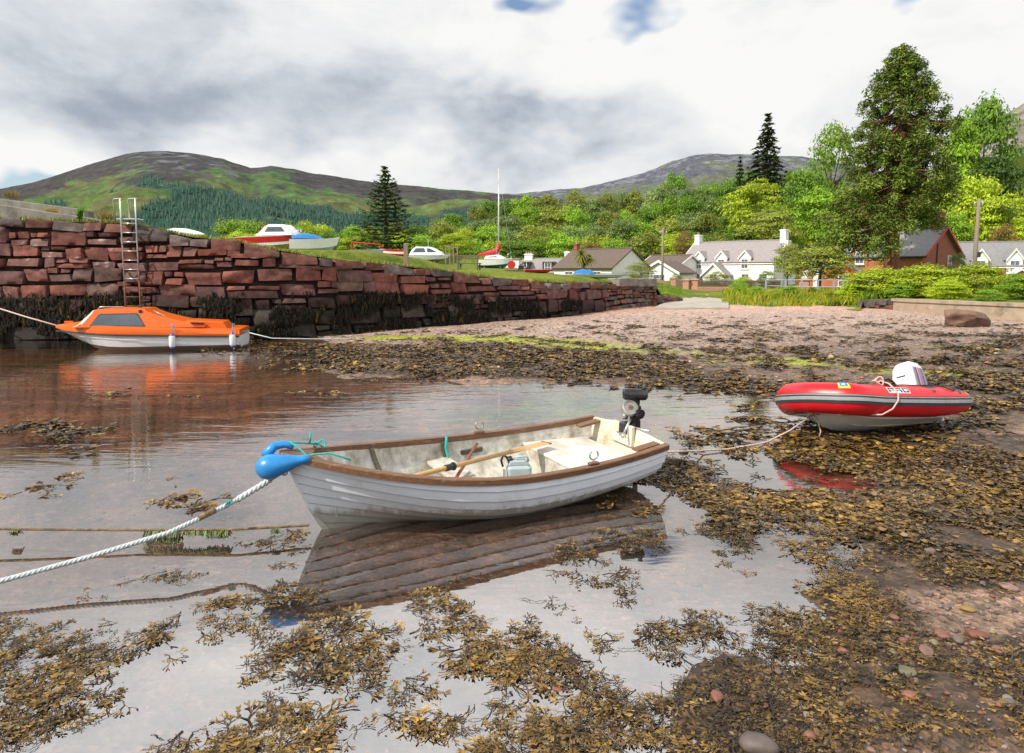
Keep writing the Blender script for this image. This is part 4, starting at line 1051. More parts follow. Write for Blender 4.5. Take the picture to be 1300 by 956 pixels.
b_ = MB(); b_.lathe([(.0, -.03), (.03, -.028), (.035, 0), (.03, .035), (0, .04)], 12, Matrix.Translation((X0 - .02, yo + .06, zt + .09))); b_.tube([(X0 - .03, yo + .03, zt + .05), (X0 - .07, yo + .05, zt - .0), (X0 - .06, yo + .02, zt - .05)], .009, 6); b_.build('carburettor', M['grey_metal'], mo, True)
for s_ in (.035, -.035):
    b_ = MB(); b_.tube([(X0 - .06, yo + s_, zt - .07), (X0 - .12, yo + s_, zt - .07)], .007, 6); b_.box((X0 - .12, yo + s_, zt - .07), (.012, .06, .018), bev=.004); b_.build('clamp_screw', M['grey_metal'], mo)
b_ = MB()
for k in range(3):
    a = 2 * PI * k / 3
    b_.box((X0 + .22, yo + math.sin(a) * .05, -.03 + math.cos(a) * .05), (.012, .05, .09), Matrix.Rotation(-a, 3, 'X') @ Matrix.Rotation(R(25), 3, 'Z'), .004)
b_.build('propeller', M['grey_metal'], mo)
dmx = Matrix.Translation(dg.location) @ dg.rotation_euler.to_matrix().to_4x4()
def dw(x, y, z): return dmx @ Vector((x, y, z))
# oars lying in the boat
def oar(label, a, b_, blade_first=False, mat_=M['oar_wood'], collar=.55):
    a, b_ = dw(*a), dw(*b_); d_ = b_ - a; L = d_.length
    t = thing('oar', label, 'oar', a, group='oars lying in the dinghy')
    q = d_.to_track_quat('X', 'Z').to_matrix().to_4x4()
    m_ = MB(); m_.tube([(0, 0, 0), (.02, 0, 0), (.14, 0, 0), (.16, 0, 0), (L * .72, 0, 0)], [.014, .018, .017, .023, .021], 12); m_.xf(q); m_.build('loom', mat_, t, True)
    m_ = MB(); rows = []
    for k in np.linspace(0, 1, 9):
        x = L * (.70 + .30 * k); w = .022 + .045 * sm(k * 1.6); th = .02 * (1 - k) + .005
        rows.append([(x, -w, -th * .2), (x, -w * .4, th), (x, w * .4, th), (x, w, -th * .2), (x, w * .3, -th), (x, -w * .3, -th)])
    m_.grid(rows, closed=True); m_.f.append(tuple(range(len(m_.v) - 6, len(m_.v)))); m_.m.append(0)
    m_.xf(q); bl = m_.build('blade', M['oar_wood'], t, smooth=40)
    m_ = MB(); m_.box((L * .99, 0, 0), (.03, .135, .016), bev=.004); m_.xf(q); m_.build('blade_tip', M['red_wood'], bl)
    m_ = MB(); m_.tube([(L * collar - .05, 0, 0), (L * collar + .05, 0, 0)], .031, 12); m_.tube([(L * collar + .04, 0, 0), (L * collar + .055, 0, 0)], .04, 12); m_.xf(q); m_.build('collar', M['black_rubber'], t, smooth=40)
oar('wooden oar with a black collar lying across the middle of the dinghy', (.95, -.22, .43), (2.78, .34, .40), collar=.28)
oar('wooden oar half hidden along the near side of the dinghy, only its edge showing', (1.1, -.50, .36), (2.72, -.50, .37), collar=.4)
a, b_ = dw(1.42, -.22, .31), dw(2.02, .50, .43)
m_ = MB(); m_.tube([a, a.lerp(b_, .5), b_], [.016, .017, .015], 8)
tag(m_.build('boat_hook', M['red_wood'], smooth=True), 'red brown wooden pole lying crosswise over the thwart under the oar', 'pole')
# fuel can
fc = thing('fuel_can', 'grey blue metal fuel can standing on the dinghy floor before the stern bench', 'fuel can', dw(2.30, .10, .055), rot=Euler((R(2), 0, YAW + R(-20))))
m_ = MB(); m_.box((0, 0, .12), (.25, .17, .24), bev=.025); m_.prism([(-.11, .24), (.11, .24), (.06, .285), (-.09, .285)], -.06, .06); m_.build('can_body', M['fuel_can'], fc, bevel=.006)
m_ = MB(); m_.tube([(-.02, 0, .27), (-.02, 0, .315), (.09, 0, .315), (.10, 0, .265)], .013, 8); m_.build('can_handle', M['fuel_can'], fc, True)
m_ = MB(); m_.tube([(-.08, 0, .27), (-.10, 0, .315)], .03, 12); m_.tube([(-.10, 0, .30), (-.15, .03, .33), (-.17, .05, .27), (-.15, .07, .2)], .012, 8); m_.build('can_cap', M['black_rubber'], fc, True)
# blue buoy lashed over the bow
bu = thing('buoy', 'blue pear shaped buoy lashed over the bow of the dinghy', 'buoy', dw(-.10, 0, .62))
ax = (dw(.35, -.22, .72) - dw(-.16, -.03, .60)).normalized()
T_ = Matrix.Translation(dw(-.12, -.05, .63)) @ ax.to_track_quat('Z', 'Y').to_matrix().to_4x4()
m_ = MB(); m_.lathe([(.0, -.11), (.042, -.102), (.078, -.076), (.097, -.036), (.102, .0), (.095, .05), (.078, .11), (.062, .17), (.045, .22), (.036, .27), (.030, .32), (.0, .325)], 24, T_); m_.build('buoy_body', M['blue_plastic'], bu, True, world=True)
m_ = MB(); m_.tube([dw(-.14, .03, .70), dw(-.06, .07, .765), dw(.02, .06, .775), dw(.08, .02, .755)], [.045, .038, .032, .026], 12); m_.build('buoy_neck', M['blue_plastic'], bu, True, world=True)
rp = MB(); rp.tube([dw(.06, .04, .79), dw(.10, -.02, .77), dw(.16, -.1, .71), dw(.17, -.15, .66)], .008, 7)
rp.tube([dw(.12, -.13, .70), dw(.22, -.13, .715), dw(.34, -.16, .72), dw(.48, -.28, .68)], .008, 7)
rp.tube([dw(.04, .06, .79), dw(.2, .12, .745), dw(.34, .2, .70)], .008, 7)
rp.tube([dw(.24, .13, .74), dw(.25, .14, .83)], .009, 7)
rp.tube([dw(.34 + .05 * math.cos(a), .2 + .04 * math.sin(a), .70 + .03 * math.sin(2 * a)) for a in np.linspace(0, 9, 20)], .008, 6)
tag(rp.build('lashing_rope', M['turquoise_rope'], smooth=True), 'turquoise cord lashing the blue buoy to the dinghy bow', 'rope')
rp = MB(); p = d_pt(.485, .97, .06, 1); rp.tube([dw(p.x, p.y, p.z + .06), dw(p.x - .02, p.y - .03, p.z - .05), dw(p.x + .01, p.y - .05, p.z - .2), dw(p.x + .05, p.y - .1, p.z - .28)], .014, 8)
tag(rp.build('rope_end', M['turquoise_rope'], smooth=True), 'short turquoise rope hanging from the far gunwale of the dinghy', 'rope')
# twisted mooring rope with spliced shackle
def twisted(name, pts, r_, m_, label, cat='rope', strands=3, pitch=.09, parent=None):
    pts = [Vector(p) for p in pts]; mb_ = MB()
    seg = [0]
    for a, b_ in zip(pts, pts[1:]): seg.append(seg[-1] + (b_ - a).length)
    n = max(8, int(seg[-1] / (pitch / 6)))
    n = min(n, 900)
    ts = np.linspace(0, seg[-1], n)
    ctr = [Vector([np.interp(t, seg, [p[k] for p in pts]) for k in range(3)]) for t in ts]
    for s_ in range(strands):
        path = []
        for i, c in enumerate(ctr):
            t = (ctr[min(i + 1, n - 1)] - ctr[max(0, i - 1)]).normalized(); a = t.cross(Vector((0, 0, 1))).normalized(); b_ = a.cross(t)
            ph = ts[i] / pitch * 2 * PI + s_ * 2 * PI / strands
            path.append(c + (a * math.cos(ph) + b_ * math.sin(ph)) * r_ * .5)
        mb_.tube(path, r_ * .58, 6)
    o_ = mb_.build(name, m_, parent, True, world=True)
    if label: tag(o_, label, cat)
    return o_
mr_ = thing('mooring_rope', 'thick pale blue white twisted mooring rope running from the dinghy bow to the left edge', 'rope', dw(.02, 0, .5))
e0 = dw(.0, 0, .56); e1 = G(302, 634, .36); e2 = G(215, 676, .26); e3 = G(0, 738, .12); e4 = G(-260, 800, -.05)
twisted('rope_body', [e1, e1.lerp(e2, .5) - Vector((0, 0, .005)), e2, e2.lerp(e3, .5) - Vector((0, 0, .01)), e3, e4], .019, M['white_rope'], None, parent=mr_)
twisted('spliced_eye', [e0.lerp(e1, .3), e0.lerp(e1, .65) + Vector((0, 0, .0)), e1], .026, M['white_rope'], None, parent=mr_, pitch=.12)
rb_ = MB(); rb_.tube([e0, e0.lerp(e1, .3)], .016, 8)
rb_.tube([e0 + Vector((.03 * math.cos(a), .0, .03 * math.sin(a))) for a in np.linspace(0, 6.3, 14)], .008, 6); rb_.build('shackle', M['grey_metal'], mr_, True, world=True)
rb_ = MB()
for k in range(3):
    c = e1.lerp(e2, .12 + k * .03); rb_.tube([c + Vector((.022 * math.cos(a) * .4, .02 * math.sin(a), .024 * math.cos(a))) for a in np.linspace(0, 6.3, 12)], .007, 6)
rb_.build('whipping', M['turquoise_rope'], mr_, True, world=True)
rb_ = MB(); rb_.tube([e1.lerp(e2, .35), e1.lerp(e2, .6)], .0235, 8); rb_.build('weedy_length', M['weed_rope'], mr_, True, world=True)
# weedy line at the water
wr = thing('weedy_line', 'thin brown weed covered line stretched just above the water left of the dinghy', 'rope', G(200, 672, .1))
l0, l1, l2, l3, l4 = G(-200, 668, .16), G(30, 672, .13), G(180, 673, .105), G(300, 672, .11), G(392, 667, .10)
twisted('line', [l0, l1, l2, l3, l4], .011, M['weed_rope'], None, parent=wr, pitch=.05)
g_ = np.random.default_rng(9); V, F, Cc = [], [], []
for a_, b_, n_, ln_ in ((184, 228, 800, .105), (230, 290, 320, .05), (262, 290, 260, .07), (14, 24, 60, .05), (345, 354, 70, .03)):
    for _ in range(n_):
        t = G(g_.uniform(a_, b_), 672.5, .105); ln = ln_ * g_.uniform(.35, 1.0); w = g_.uniform(.002, .006); dx = g_.normal(0, .012); dy = g_.normal(0, .018)
        b0 = len(V); col = np.array(random.choice([(.05, .10, .012), (.03, .055, .01), (.09, .13, .015), (.05, .035, .015)])) * g_.uniform(.6, 1.4)
        for q in (0, .5, 1): V += [(t.x - w + dx * q, t.y + dy * (.3 + q), t.z - ln * q), (t.x + w + dx * q, t.y + dy * (.3 + q), t.z - ln * q)]; Cc += [col] * 2
        F += [(b0, b0 + 1, b0 + 3, b0 + 2), (b0 + 2, b0 + 3, b0 + 5, b0 + 4)]
mesh_np('hanging_weed', V, F, M['weed_dry'], wr, cols=np.array(Cc), world=True)
# ================================================================== red rigid inflatable
RIBP = G(1096, 549, .0)
rib = thing('inflatable_boat', 'red rigid inflatable boat with grey strake and white outboard, grounded on wrack', 'boat', (RIBP.x, RIBP.y, .0), rot=Euler((R(12), R(-2.5), R(196)), 'XYZ'))
rib.scale = (.77, .96, .96)
zc = .42      # tube centre height above the keel
RT = .215
def tube_path():
    pts = [(-1.62, .60, .00, .05), (-1.52, .60, .0, .12), (-1.36, .60, 0, .165), (-1.10, .60, 0, .195), (-.7, .60, 0, RT), (0, .60, .01, RT), (.5, .60, .02, RT), (.82, .59, .04, RT), (.93, .56, .05, RT), (1.02, .50, .055, RT * .99), (1.18, .34, .07, RT * .98), (1.28, .22, .08, RT * .97), (1.33, .12, .085, RT * .97), (1.345, 0, .085, RT * .97)]
    full = pts + [(x, -y, z, r_) for x, y, z, r_ in pts[-2::-1]]
    return full
TP = tube_path()
def dens(P_, n):
    P_ = np.array(P_); s = np.concatenate([[0], np.cumsum(np.linalg.norm(np.diff(P_[:, :3], axis=0), axis=1))])
    t = np.linspace(0, s[-1], n)
    return np.stack([np.interp(t, s, P_[:, k]) for k in range(4)], 1), s[-1]
TPD, TLEN = dens(TP, 110)
def frame_at(i):
    a = TPD[max(0, i - 1), :3]; b_ = TPD[min(len(TPD) - 1, i + 1), :3]; t = b_ - a; t[2] = 0; t /= np.linalg.norm(t)
    out = np.array([-t[1], t[0], 0.0])       # outward (left of travel: stern near side, bow, other side)
    c = TPD[i, :3]
    return c, out, TPD[i, 3]
def tube_pt(i, phi, off=0.0):
    c, o_, r_ = frame_at(i); return Vector(c + (o_ * math.cos(phi) + np.array([0, 0, 1.]) * math.sin(phi)) * (r_ + off) + np.array([0, 0, zc]))
m_ = MB(); m_.grid([[tube_pt(i, 2 * PI * k / 28) for k in range(28)] for i in range(len(TPD))], closed=True)
for i in (0, len(TPD) - 1): m_.f.append(tuple(i * 28 + k for k in range(28))); m_.m.append(0)
m_.build('tube', M['red_hypalon'], rib, True)
def band(phi0, phi1, off, name, m__, i0=2, i1=None, ph=3):
    m_ = MB(); i1 = i1 or len(TPD) - 2
    rows = []
    for i in range(i0, i1):
        r_ = TPD[i, 3]; k = RT / r_
        row = [tube_pt(i, phi0 * k, -.004)] + [tube_pt(i, (phi0 + (phi1 - phi0) * q / ph) * k, off) for q in range(ph + 1)] + [tube_pt(i, phi1 * k, -.004)]
        rows.append(row)
    m_.grid(rows); return m_.build(name, m__, rib, smooth=45)
band(R(-17), R(15), .012, 'strake', M['strake_black'])
band(R(-7), R(4), .020, 'strake_stripe', M['strake_grey'])
band(R(9.5), R(12.5), .016, 'strake_stripe', M['strake_grey'])
# hull
m_ = MB()
for side in (1, -1):
    rows = []
    for x, kz, cz, cy in [(-1.18, .08, .20, .50), (-.6, .04, .19, .52), (0, .02, .19, .52), (.4, .02, .20, .50), (.7, .05, .24, .44), (.9, .11, .29, .34), (1.03, .19, .34, .22), (1.12, .30, .39, .08), (1.14, .38, .41, .01)]:
        ch = (cy * .62, kz + (cz - kz) * .50)
        rows.append([(x, 0, kz), (x, side * ch[0] * .96, ch[1] - .012), (x, side * (ch[0] + .03), ch[1] + .012), (x, side * cy, cz), (x, side * (cy + .02), cz + .12)])
    m_.grid(rows, flip=side > 0)
m_.build('hull', M['rib_hull'], rib, smooth=25)
for side in (1, -1):
    m_ = MB(); m_.tube([(-1.15, side * .31, .132), (0, side * .32, .098), (.5, side * .29, .11), (.8, side * .23, .165)], [.012, .013, .012, .004], 6); m_.build('spray_rail', M['rail_yellow'], rib, True)
m_ = MB(); m_.box((-.05, 0, .27), (2.2, 1.0, .03)); m_.build('deck', M['rib_hull'], rib)
m_ = MB(); m_.prism([(-.50, .15), (.50, .15), (.50, .56), (.25, .56), (.2, .48), (-.2, .48), (-.25, .56), (-.50, .56)], -1.17, -1.12, 'x'); m_.build('transom', M['rib_hull'], rib)
m_ = MB(); m_.box((-.3, 0, .50), (.24, .9, .04), bev=.01); m_.build('thwart', M['cowl_white'], rib)
# outboard
OBX = -1.16; q = Matrix.Translation((OBX, .02, .60)) @ Matrix.Diagonal((1.2, 1, 1, 1)) @ Matrix.Rotation(R(17), 4, 'Z') @ Matrix.Rotation(R(-4), 4, 'Y') @ Matrix.Rotation(R(12), 4, 'X')
m_ = MB(); m_.box((0, 0, -.05), (.16, .14, .2), bev=.02); m_.tube([(-.06, 0, .0), (-.08, 0, -.45)], [.07, .05], 10); m_.lathe([(.0, -.12), (.04, -.08), (.045, .1), (.0, .16)], 10, Matrix.Translation((-.1, 0, -.40)) @ Matrix.Rotation(PI / 2, 4, 'Y')); m_.xf(q)
rmo = m_.build('outboard_motor', M['strake_black'], rib, smooth=40)
def cowl_ring(z, k, sh):
    a, b_ = .235 * k, .165 * k
    return [(x * a + sh, y * b_, z) for x, y in [(1, -.72), (1, .72), (.9, .95), (.2, 1), (-.75, .92), (-1, .5), (-1, -.5), (-.75, -.92), (.2, -1), (.9, -.95)]]
m_ = MB(); m_.grid([cowl_ring(-.02, .96, 0), cowl_ring(.02, 1.0, 0), cowl_ring(.18, .99, -.005), cowl_ring(.32, .88, -.02), cowl_ring(.40, .66, -.035), cowl_ring(.42, .46, -.04)], closed=True)
m_.f.append(tuple(range(len(m_.v) - 10, len(m_.v)))); m_.m.append(0); m_.f.append(tuple(range(10))); m_.m.append(0); m_.xf(q); m_.build('cowl', M['cowl_white'], rmo, smooth=38)
for j, (x0, x1, mm) in enumerate([(.13, .17, 'cowl_violet'), (.07, .12, 'cowl_dark'), (.0, .05, 'cowl_pink'), (-.05, -.01, 'cowl_violet'), (-.11, -.06, 'cowl_dark'), (-.17, -.13, 'cowl_violet')]):
    for s_ in (1, -1):
        m_ = MB(); rows = []
        for z, k, sh in ((.02, 1.0, 0), (.10, .995, 0), (.18, .99, -.005), (.25, .94, -.012), (.31, .89, -.018)):
            def yy(x): return s_ * (np.interp(x, [-.75 * .235, .2 * .235, .9 * .235], [.92, 1, .95]) * .165 * k + .003)
            rows.append([(x0 * k + sh, yy(x0), z), (x1 * k + sh, yy(x1), z)])
        m_.grid(rows); m_.xf(q); m_.build('cowl_stripe', M[mm], rmo)
m_ = MB(); m_.box((.236, -.01, .19), (.008, .13, .014)); m_.xf(q); m_.build('pull_cord_slot', M['navy'], rmo)
# lettering on the near tube: white plate, dark letters P R O
def arc_i(x):  # index on the near side for local x
    h = [i for i in range(len(TPD)) if TPD[i, 1] > .3]
    return float(np.interp(x, [TPD[i, 0] for i in h], h))
def tp2(x, phi, off):
    f = arc_i(x); i = int(f); t = f - i; return tube_pt(i, phi, off).lerp(tube_pt(min(i + 1, len(TPD) - 1), phi, off), t)
def patch(m_, x0, x1, p0, p1, off, nx=3, ny=3):
    m_.grid([[tp2(x0 + (x1 - x0) * a / nx, p0 + (p1 - p0) * b_ / ny, off) for b_ in range(ny + 1)] for a in range(nx + 1)])
LX, LW, P0, P1 = .335, .125, R(30), R(50)
def lx_(u): return LX - u          # reading direction: bow is to the left, so text runs toward the stern
for k, strokes in enumerate([[(0, .26, 0, 1), (.26, 1, .74, 1), (.76, 1, .42, .74), (.26, 1, .36, .60)], [(0, .26, 0, 1), (.26, 1, .74, 1), (.76, 1, .42, .74), (.26, 1, .36, .60), (.70, 1.0, 0, .36)], [(0, .26, 0, 1), (.76, 1, 0, 1), (.26, .76, .74, 1), (.26, .76, 0, .26)]]):
    u0 = k * (LW + .022)
    m_ = MB(); patch(m_, lx_(u0 - .014), lx_(u0 + LW + .014), P0 - R(3), P1 + R(3), .004, 4, 4)
    pl_ = m_.build('letter_outline', M['sign_white'], rib)
    m_ = MB()
    for a, b_, c, d_ in strokes: patch(m_, lx_(u0 + a * LW), lx_(u0 + b_ * LW), P0 + (P1 - P0) * c, P0 + (P1 - P0) * d_, .007)
    m_.build('letter', M['navy'], pl_)
    m_ = MB(); patch(m_, lx_(u0), lx_(u0 + LW), P0 + (P1 - P0) * .47, P0 + (P1 - P0) * .54, .009); m_.build('letter_stripe', M['sign_white'], pl_)
# stickers, lifeline patches and line
for x, nm in ((.985, 'bow'), (-1.42, 'stern')):
    m_ = MB(); patch(m_, x - .05, x + .05, R(38), R(72), .004); k_ = m_.build('sticker', M['sticker_yellow'], rib)
    m_ = MB(); patch(m_, x - .035, x + .035, R(48), R(78), .007); m_.build('sticker_emblem', M['sticker_blue'], k_)
    m_ = MB(); patch(m_, x - .012, x + .02, R(54), R(62), .009); m_.build('sticker_mark', M['sign_white'], k_)
for x in (.16, -.62, -1.22):
    m_ = MB(); p_ = [(x + .10, R(66)), (x - .10, R(66)), (x - .02, R(30)), (x + .03, R(30))]
    m_.grid([[tp2(x + .12 - .24 * a / 4, R(80), .005) for a in range(5)], [tp2(x + .10 - .20 * a / 4, R(64), .006) for a in range(5)], [tp2(x + .025 - .05 * a / 4 - .01, R(34), .006) for a in range(5)]]) if x < .1 else patch(m_, x - .07, x + .07, R(62), R(84), .005)
    m_.build('handle_patch', M['strake_black'], rib)
ll = MB(); pts = []
for x0, x1, sag in ((.30, -.10, .03), (-.10, -.62, .02), (-.62, -.92, .02), (-.92, -1.22, .16)):
    for k in range(8): 
        a = k / 8; pts.append(tp2(x0 + (x1 - x0) * a, R(74) - sag * 4 * a * (1 - a) * 3.2, .014))
pts.append(tp2(-1.22, R(74), .014)); pts.append(tp2(-1.4, R(80), .014)); ll.tube(pts, .009, 6); ll.build('lifeline', M['black_rubber'], rib, True)
ll = MB(); ll.tube([tp2(.28, R(80), .0), tp2(.22, R(84), .07), tp2(.14, R(84), .085), tp2(.06, R(82), .05), tp2(.0, R(80), .0)], .016, 8); ll.build('grab_handle', M['black_rubber'], rib, True)
ll = MB(); ll.box(tp2(.22, R(88), .03), (.12, .08, .06), bev=.02); ll.build('valve_cap', M['black_rubber'], rib)
RMX = Matrix.Translation(rib.location) @ rib.rotation_euler.to_matrix().to_4x4() @ Matrix.Diagonal((.77, .96, .96, 1))
def rw(v): return RMX @ Vector(v)
bowe = rw((1.10, .06, .27))
rp = thing('painter_rope', 'pale pink painter rope looped over the red inflatable tube and run to the ground', 'rope', bowe)
m_ = MB(); m_.tube([rw(tp2(.34, R(95), .02)), rw(tp2(.28, R(88), .055)), rw(tp2(.21, R(70), .03)), rw(tp2(.20, R(45), .012)), rw(tp2(.21, R(20), .03)), rw(tp2(.26, R(0), .045)), rw(tp2(.36, R(-25), .05)), rw(tp2(.50, R(-48), .04)), rw((.85, .42, .26)), bowe], .011, 7)
m_.tube([rw(tp2(.36, R(84), .02 + .03 * math.sin(a))) + Vector((.07 * math.cos(a), .03 * math.sin(a), .03 + .03 * math.sin(2 * a))) for a in np.linspace(0, 12, 30)], .011, 6)
m_.build('looped_rope', M['pink_rope'], rp, True, world=True)
m_ = MB(); gA = G(972, 562, .02); gB = G(925, 570, .02); gC = G(893, 572, .03); 
m_.tube([bowe, bowe.lerp(gA, .5) - Vector((0, 0, .03)), gA, gB, gC, dw(L_D + .02, -.40, .40)], .011, 7)
m_.build('ground_rope', M['pink_rope'], rp, True, world=True)
m_ = MB(); m_.tube([bowe, bowe + Vector((.05, -.03, -.10)), bowe + Vector((.09, -.04, -.22)), bowe + Vector((.06, -.06, -.31))], .010, 6); m_.build('rope_tail', M['pink_rope'], rp, True, world=True)

# ================================================================== orange and white cabin boat
YC = 18.38
def bx(px, py, Y=YC): return x0 + (px - 72) / 234.5 * LB, D(px, py, 18.85).z
x0 = D(72, 400, 19.3).x; LB = 5.0; x1 = x0 + LB
cbp = Vector((x0, 19.3, 0))
cb = thing('cabin_boat', 'small orange and white cabin boat moored under the quay wall ladder', 'boat', (cbp.x, cbp.y, 0))
HBm = .92
ym = YC + HBm
sheer = lambda u: np.interp(u, [0, .05, .3, .6, 1], [.66, .65, .58, .53, .47])
def hbm(u): return HBm * (1 - (1 - min(1, u / .45)) ** 2.1) if u < .45 else HBm - .06 * ((u - .45) / .55)
def cpt(u, v, side):        # v 0 keel,1 sheer
    b_ = hbm(u); zs = sheer(u); zk = -.22 + .46 * max(0, 1 - u / .22) ** 2.0
    xs = x0 + u * LB; xk = x0 + .42 * LB / 4.7 * 2.0 * (1 - u) ** 3 + u * LB
    ch = .40 + .2 * (1 - sm(u / .5))
    if v < .42: t = v / .42; y = b_ * .90 * t; z = zk + (.10 + .22 * max(0, 1 - u / .35) ** 2 - zk) * t
    else: t = (v - .42) / .58; z0 = .10 + .22 * max(0, 1 - u / .35) ** 2; y = b_ * (.90 + .10 * t ** .8); z = z0 + (zs - z0) * t
    return Vector((xk + (xs - xk) * min(1, v / .9), ym + side * y, z))
uu = [0, .01, .03, .06, .1, .15, .2, .27, .35, .45, .55, .65, .75, .85, .93, 1]
vv = [0, .14, .28, .40, .42, .44, .55, .66, .70, .72, .86, 1]
m_ = MB()
for side in (1, -1): m_.grid([[cpt(u, v, side) + Vector((0, side * (.018 if .43 < v < .71 else 0), 0)) for v in vv] for u in uu], flip=side > 0)
e_ = [cpt(1, v, 1) for v in vv] + [cpt(1, v, -1) for v in vv[::-1]]
m_.add(e_, [tuple(range(len(e_)))])
m_.build('hull', M['white_gel'], cb, smooth=22, world=True, fixn=False)
# orange deck moulding with side band
m_ = MB(); rows = []
for u in uu:
    xs = x0 + u * LB - (.03 if u < .02 else 0); b_ = hbm(u) + .035; z = sheer(u)
    k = (.13 - .07 * u) * min(1, .15 + u / .12); lo_ = .10 * min(1, .35 + u / .08)
    rows.append([(xs, ym - b_, z - lo_), (xs, ym - b_ - .012, z - lo_ * .4), (xs, ym - b_ * .97, z + k), (xs, ym - b_ * .85, z + k + .02), (xs, ym, z + k + .02), (xs, ym + b_ * .85, z + k + .02), (xs, ym + b_ * .97, z + k), (xs, ym + b_, z - lo_)])
m_.grid(rows); m_.f.append(tuple(range(8))); m_.m.append(0); k_ = len(m_.v) - 8; m_.f.append(tuple(range(k_, k_ + 8))); m_.m.append(0)
m_.build('deck', M['orange_gel'], cb, smooth=30, world=True)
m_ = MB(); m_.grid([[Vector((x0 + u * LB - (.03 if u < .02 else 0), ym + sd_ * (hbm(u) + .05), sheer(u) - .115 + dz)) for u in uu] for dz in (-.022, .022) for sd_ in (-1,)])
m_.build('rubbing_strip', M['strake_black'], cb, world=True)
# cabin: side profile in px measured on the photo, built as a prism with sloping sides
def cabin(prof, name, m__, y_near, y_far, inset_top):
    zs = [p[1] for p in prof]; zl, zh = min(zs), max(zs)
    m_ = MB(); n = len(prof)
    A_ = [(x, y_near + inset_top * (z - zl) / (zh - zl), z) for x, z in prof]; B_ = [(x, y_far - inset_top * (z - zl) / (zh - zl), z) for x, z in prof]
    m_.add(A_ + B_, [tuple(range(n)), tuple(range(2 * n - 1, n - 1, -1))] + [(i, (i + 1) % n, n + (i + 1) % n, n + i) for i in range(n)])
    return m_.build(name, m__, cb, world=True, bevel=.02)
yn = ym - .74
prof = [bx(*p, yn) for p in [(100, 416), (108, 412.5), (126, 394), (136, 392.5), (186, 393), (192, 397), (204, 402), (232, 409.5), (262, 413.5), (262, 418)]]
cabin(prof, 'cabin', M['orange_gel'], yn, ym + .74, .16)
m_ = MB(); m_.prism([bx(*p, yn) for p in [(236, 420), (238, 409), (283, 412), (288, 421)]], ym - .5, ym + .5); m_.build('engine_box', M['orange_gel'], cb, world=True, bevel=.02)
m_ = MB(); m_.prism([bx(*p, yn) for p in [(245, 411), (262, 411.8), (262, 412.8), (245, 412.4)]], yn - .04, yn + .1); m_.build('cockpit_opening', M['black_rubber'], cb, world=True)
zl = min(p[1] for p in prof); zh = max(p[1] for p in prof)
def on_side(px, py, off=.008):
    x, z = bx(px, py, yn + .05); return (x, yn + .16 * (z - zl) / (zh - zl) - off, z)
def sidewin(pts, name, m__, off=.006):
    m_ = MB(); a = [on_side(*p, off) for p in pts]; b_ = [on_side(*p, -.02) for p in pts]; n = len(a)
    m_.add(a + b_, [tuple(range(n))] + [(i, (i + 1) % n, n + (i + 1) % n, n + i) for i in range(n)])
    return m_.build(name, m__, cb, world=True)
wpts = [(124, 413.2), (124.5, 411), (133, 401), (136, 400), (177, 399.6), (179.5, 401), (187.5, 413), (186, 414.5)]
wf = sidewin([(122.5, 414), (132.5, 399.8), (135, 398.8), (178, 398.4), (180.5, 400), (189.5, 415.6)], 'window_frame', M['black_rubber'], .004)
sidewin(wpts, 'side_window', M['glass'], .010)
m_ = MB(); xA, zA = bx(109.5, 412, yn); xB, zB = bx(125.5, 394.5, yn)
def ws(t, y, o_): return (xA + (xB - xA) * t - o_, y, zA + (zB - zA) * t)
m_.add([ws(.08, ym - .62, .012), ws(.08, ym + .62, .012), ws(.9, ym + .52, .012), ws(.9, ym - .52, .012)], [(0, 1, 2, 3)]); m_.build('windscreen', M['pale_glass'], cb, world=True)
sidewin([(111, 411.5), (114, 411.8), (126, 397.5), (124.5, 395.8)], 'windscreen_pillar', M['cowl_white'], .006)
m_ = MB(); za = zh + .0
for yy in (ym - .5, ):
    m_.tube([(bx(130, 0)[0], yy, zh - .01), (bx(133, 0)[0], yy, zh + .05), (bx(160, 0)[0], yy, zh + .05), (bx(163, 0)[0], yy, zh)], .012, 6)
m_.build('roof_rail', M['steel'], cb, True, world=True)
m_ = MB(); p1, p2 = bx(197, 396, ym - .5), bx(211, 404, ym - .5); m_.tube([(p1[0], ym - .55, p1[1] - .04), (p1[0], ym - .55, p1[1] + .02), (p2[0], ym - .55, p2[1] + .03), (p2[0], ym - .55, p2[1] - .06)], .012, 6); m_.build('grab_rail', M['steel'], cb, True, world=True)
m_ = MB(); p = on_side(182.5, 397.5); m_.box((p[0], p[1], p[2] + .03), (.09, .03, .09), bev=.01); m_.build('vent', M['strake_black'], cb, world=True)
m_ = MB(); p = bx(177, 390.5, ym - .2); m_.box((p[0], ym - .2, p[1]), (.12, .08, .06), bev=.015); m_.build('navigation_light', M['strake_black'], cb, world=True)
m_ = MB(); m_.box((x0 + LB * .06, ym, sheer(.06) + .13), (.22, .06, .06), bev=.01); m_.build('bow_cleat', M['orange_gel'], cb, world=True)
CROT = R(12); CB0 = Vector(cb.location); cb.rotation_euler = (0, 0, CROT); cb.scale = (1, 1, 1)
def rc(v):
    q_ = Vector(v) - CB0; q_.x *= 1.0
    return CB0 + Matrix.Rotation(CROT, 3, 'Z') @ q_
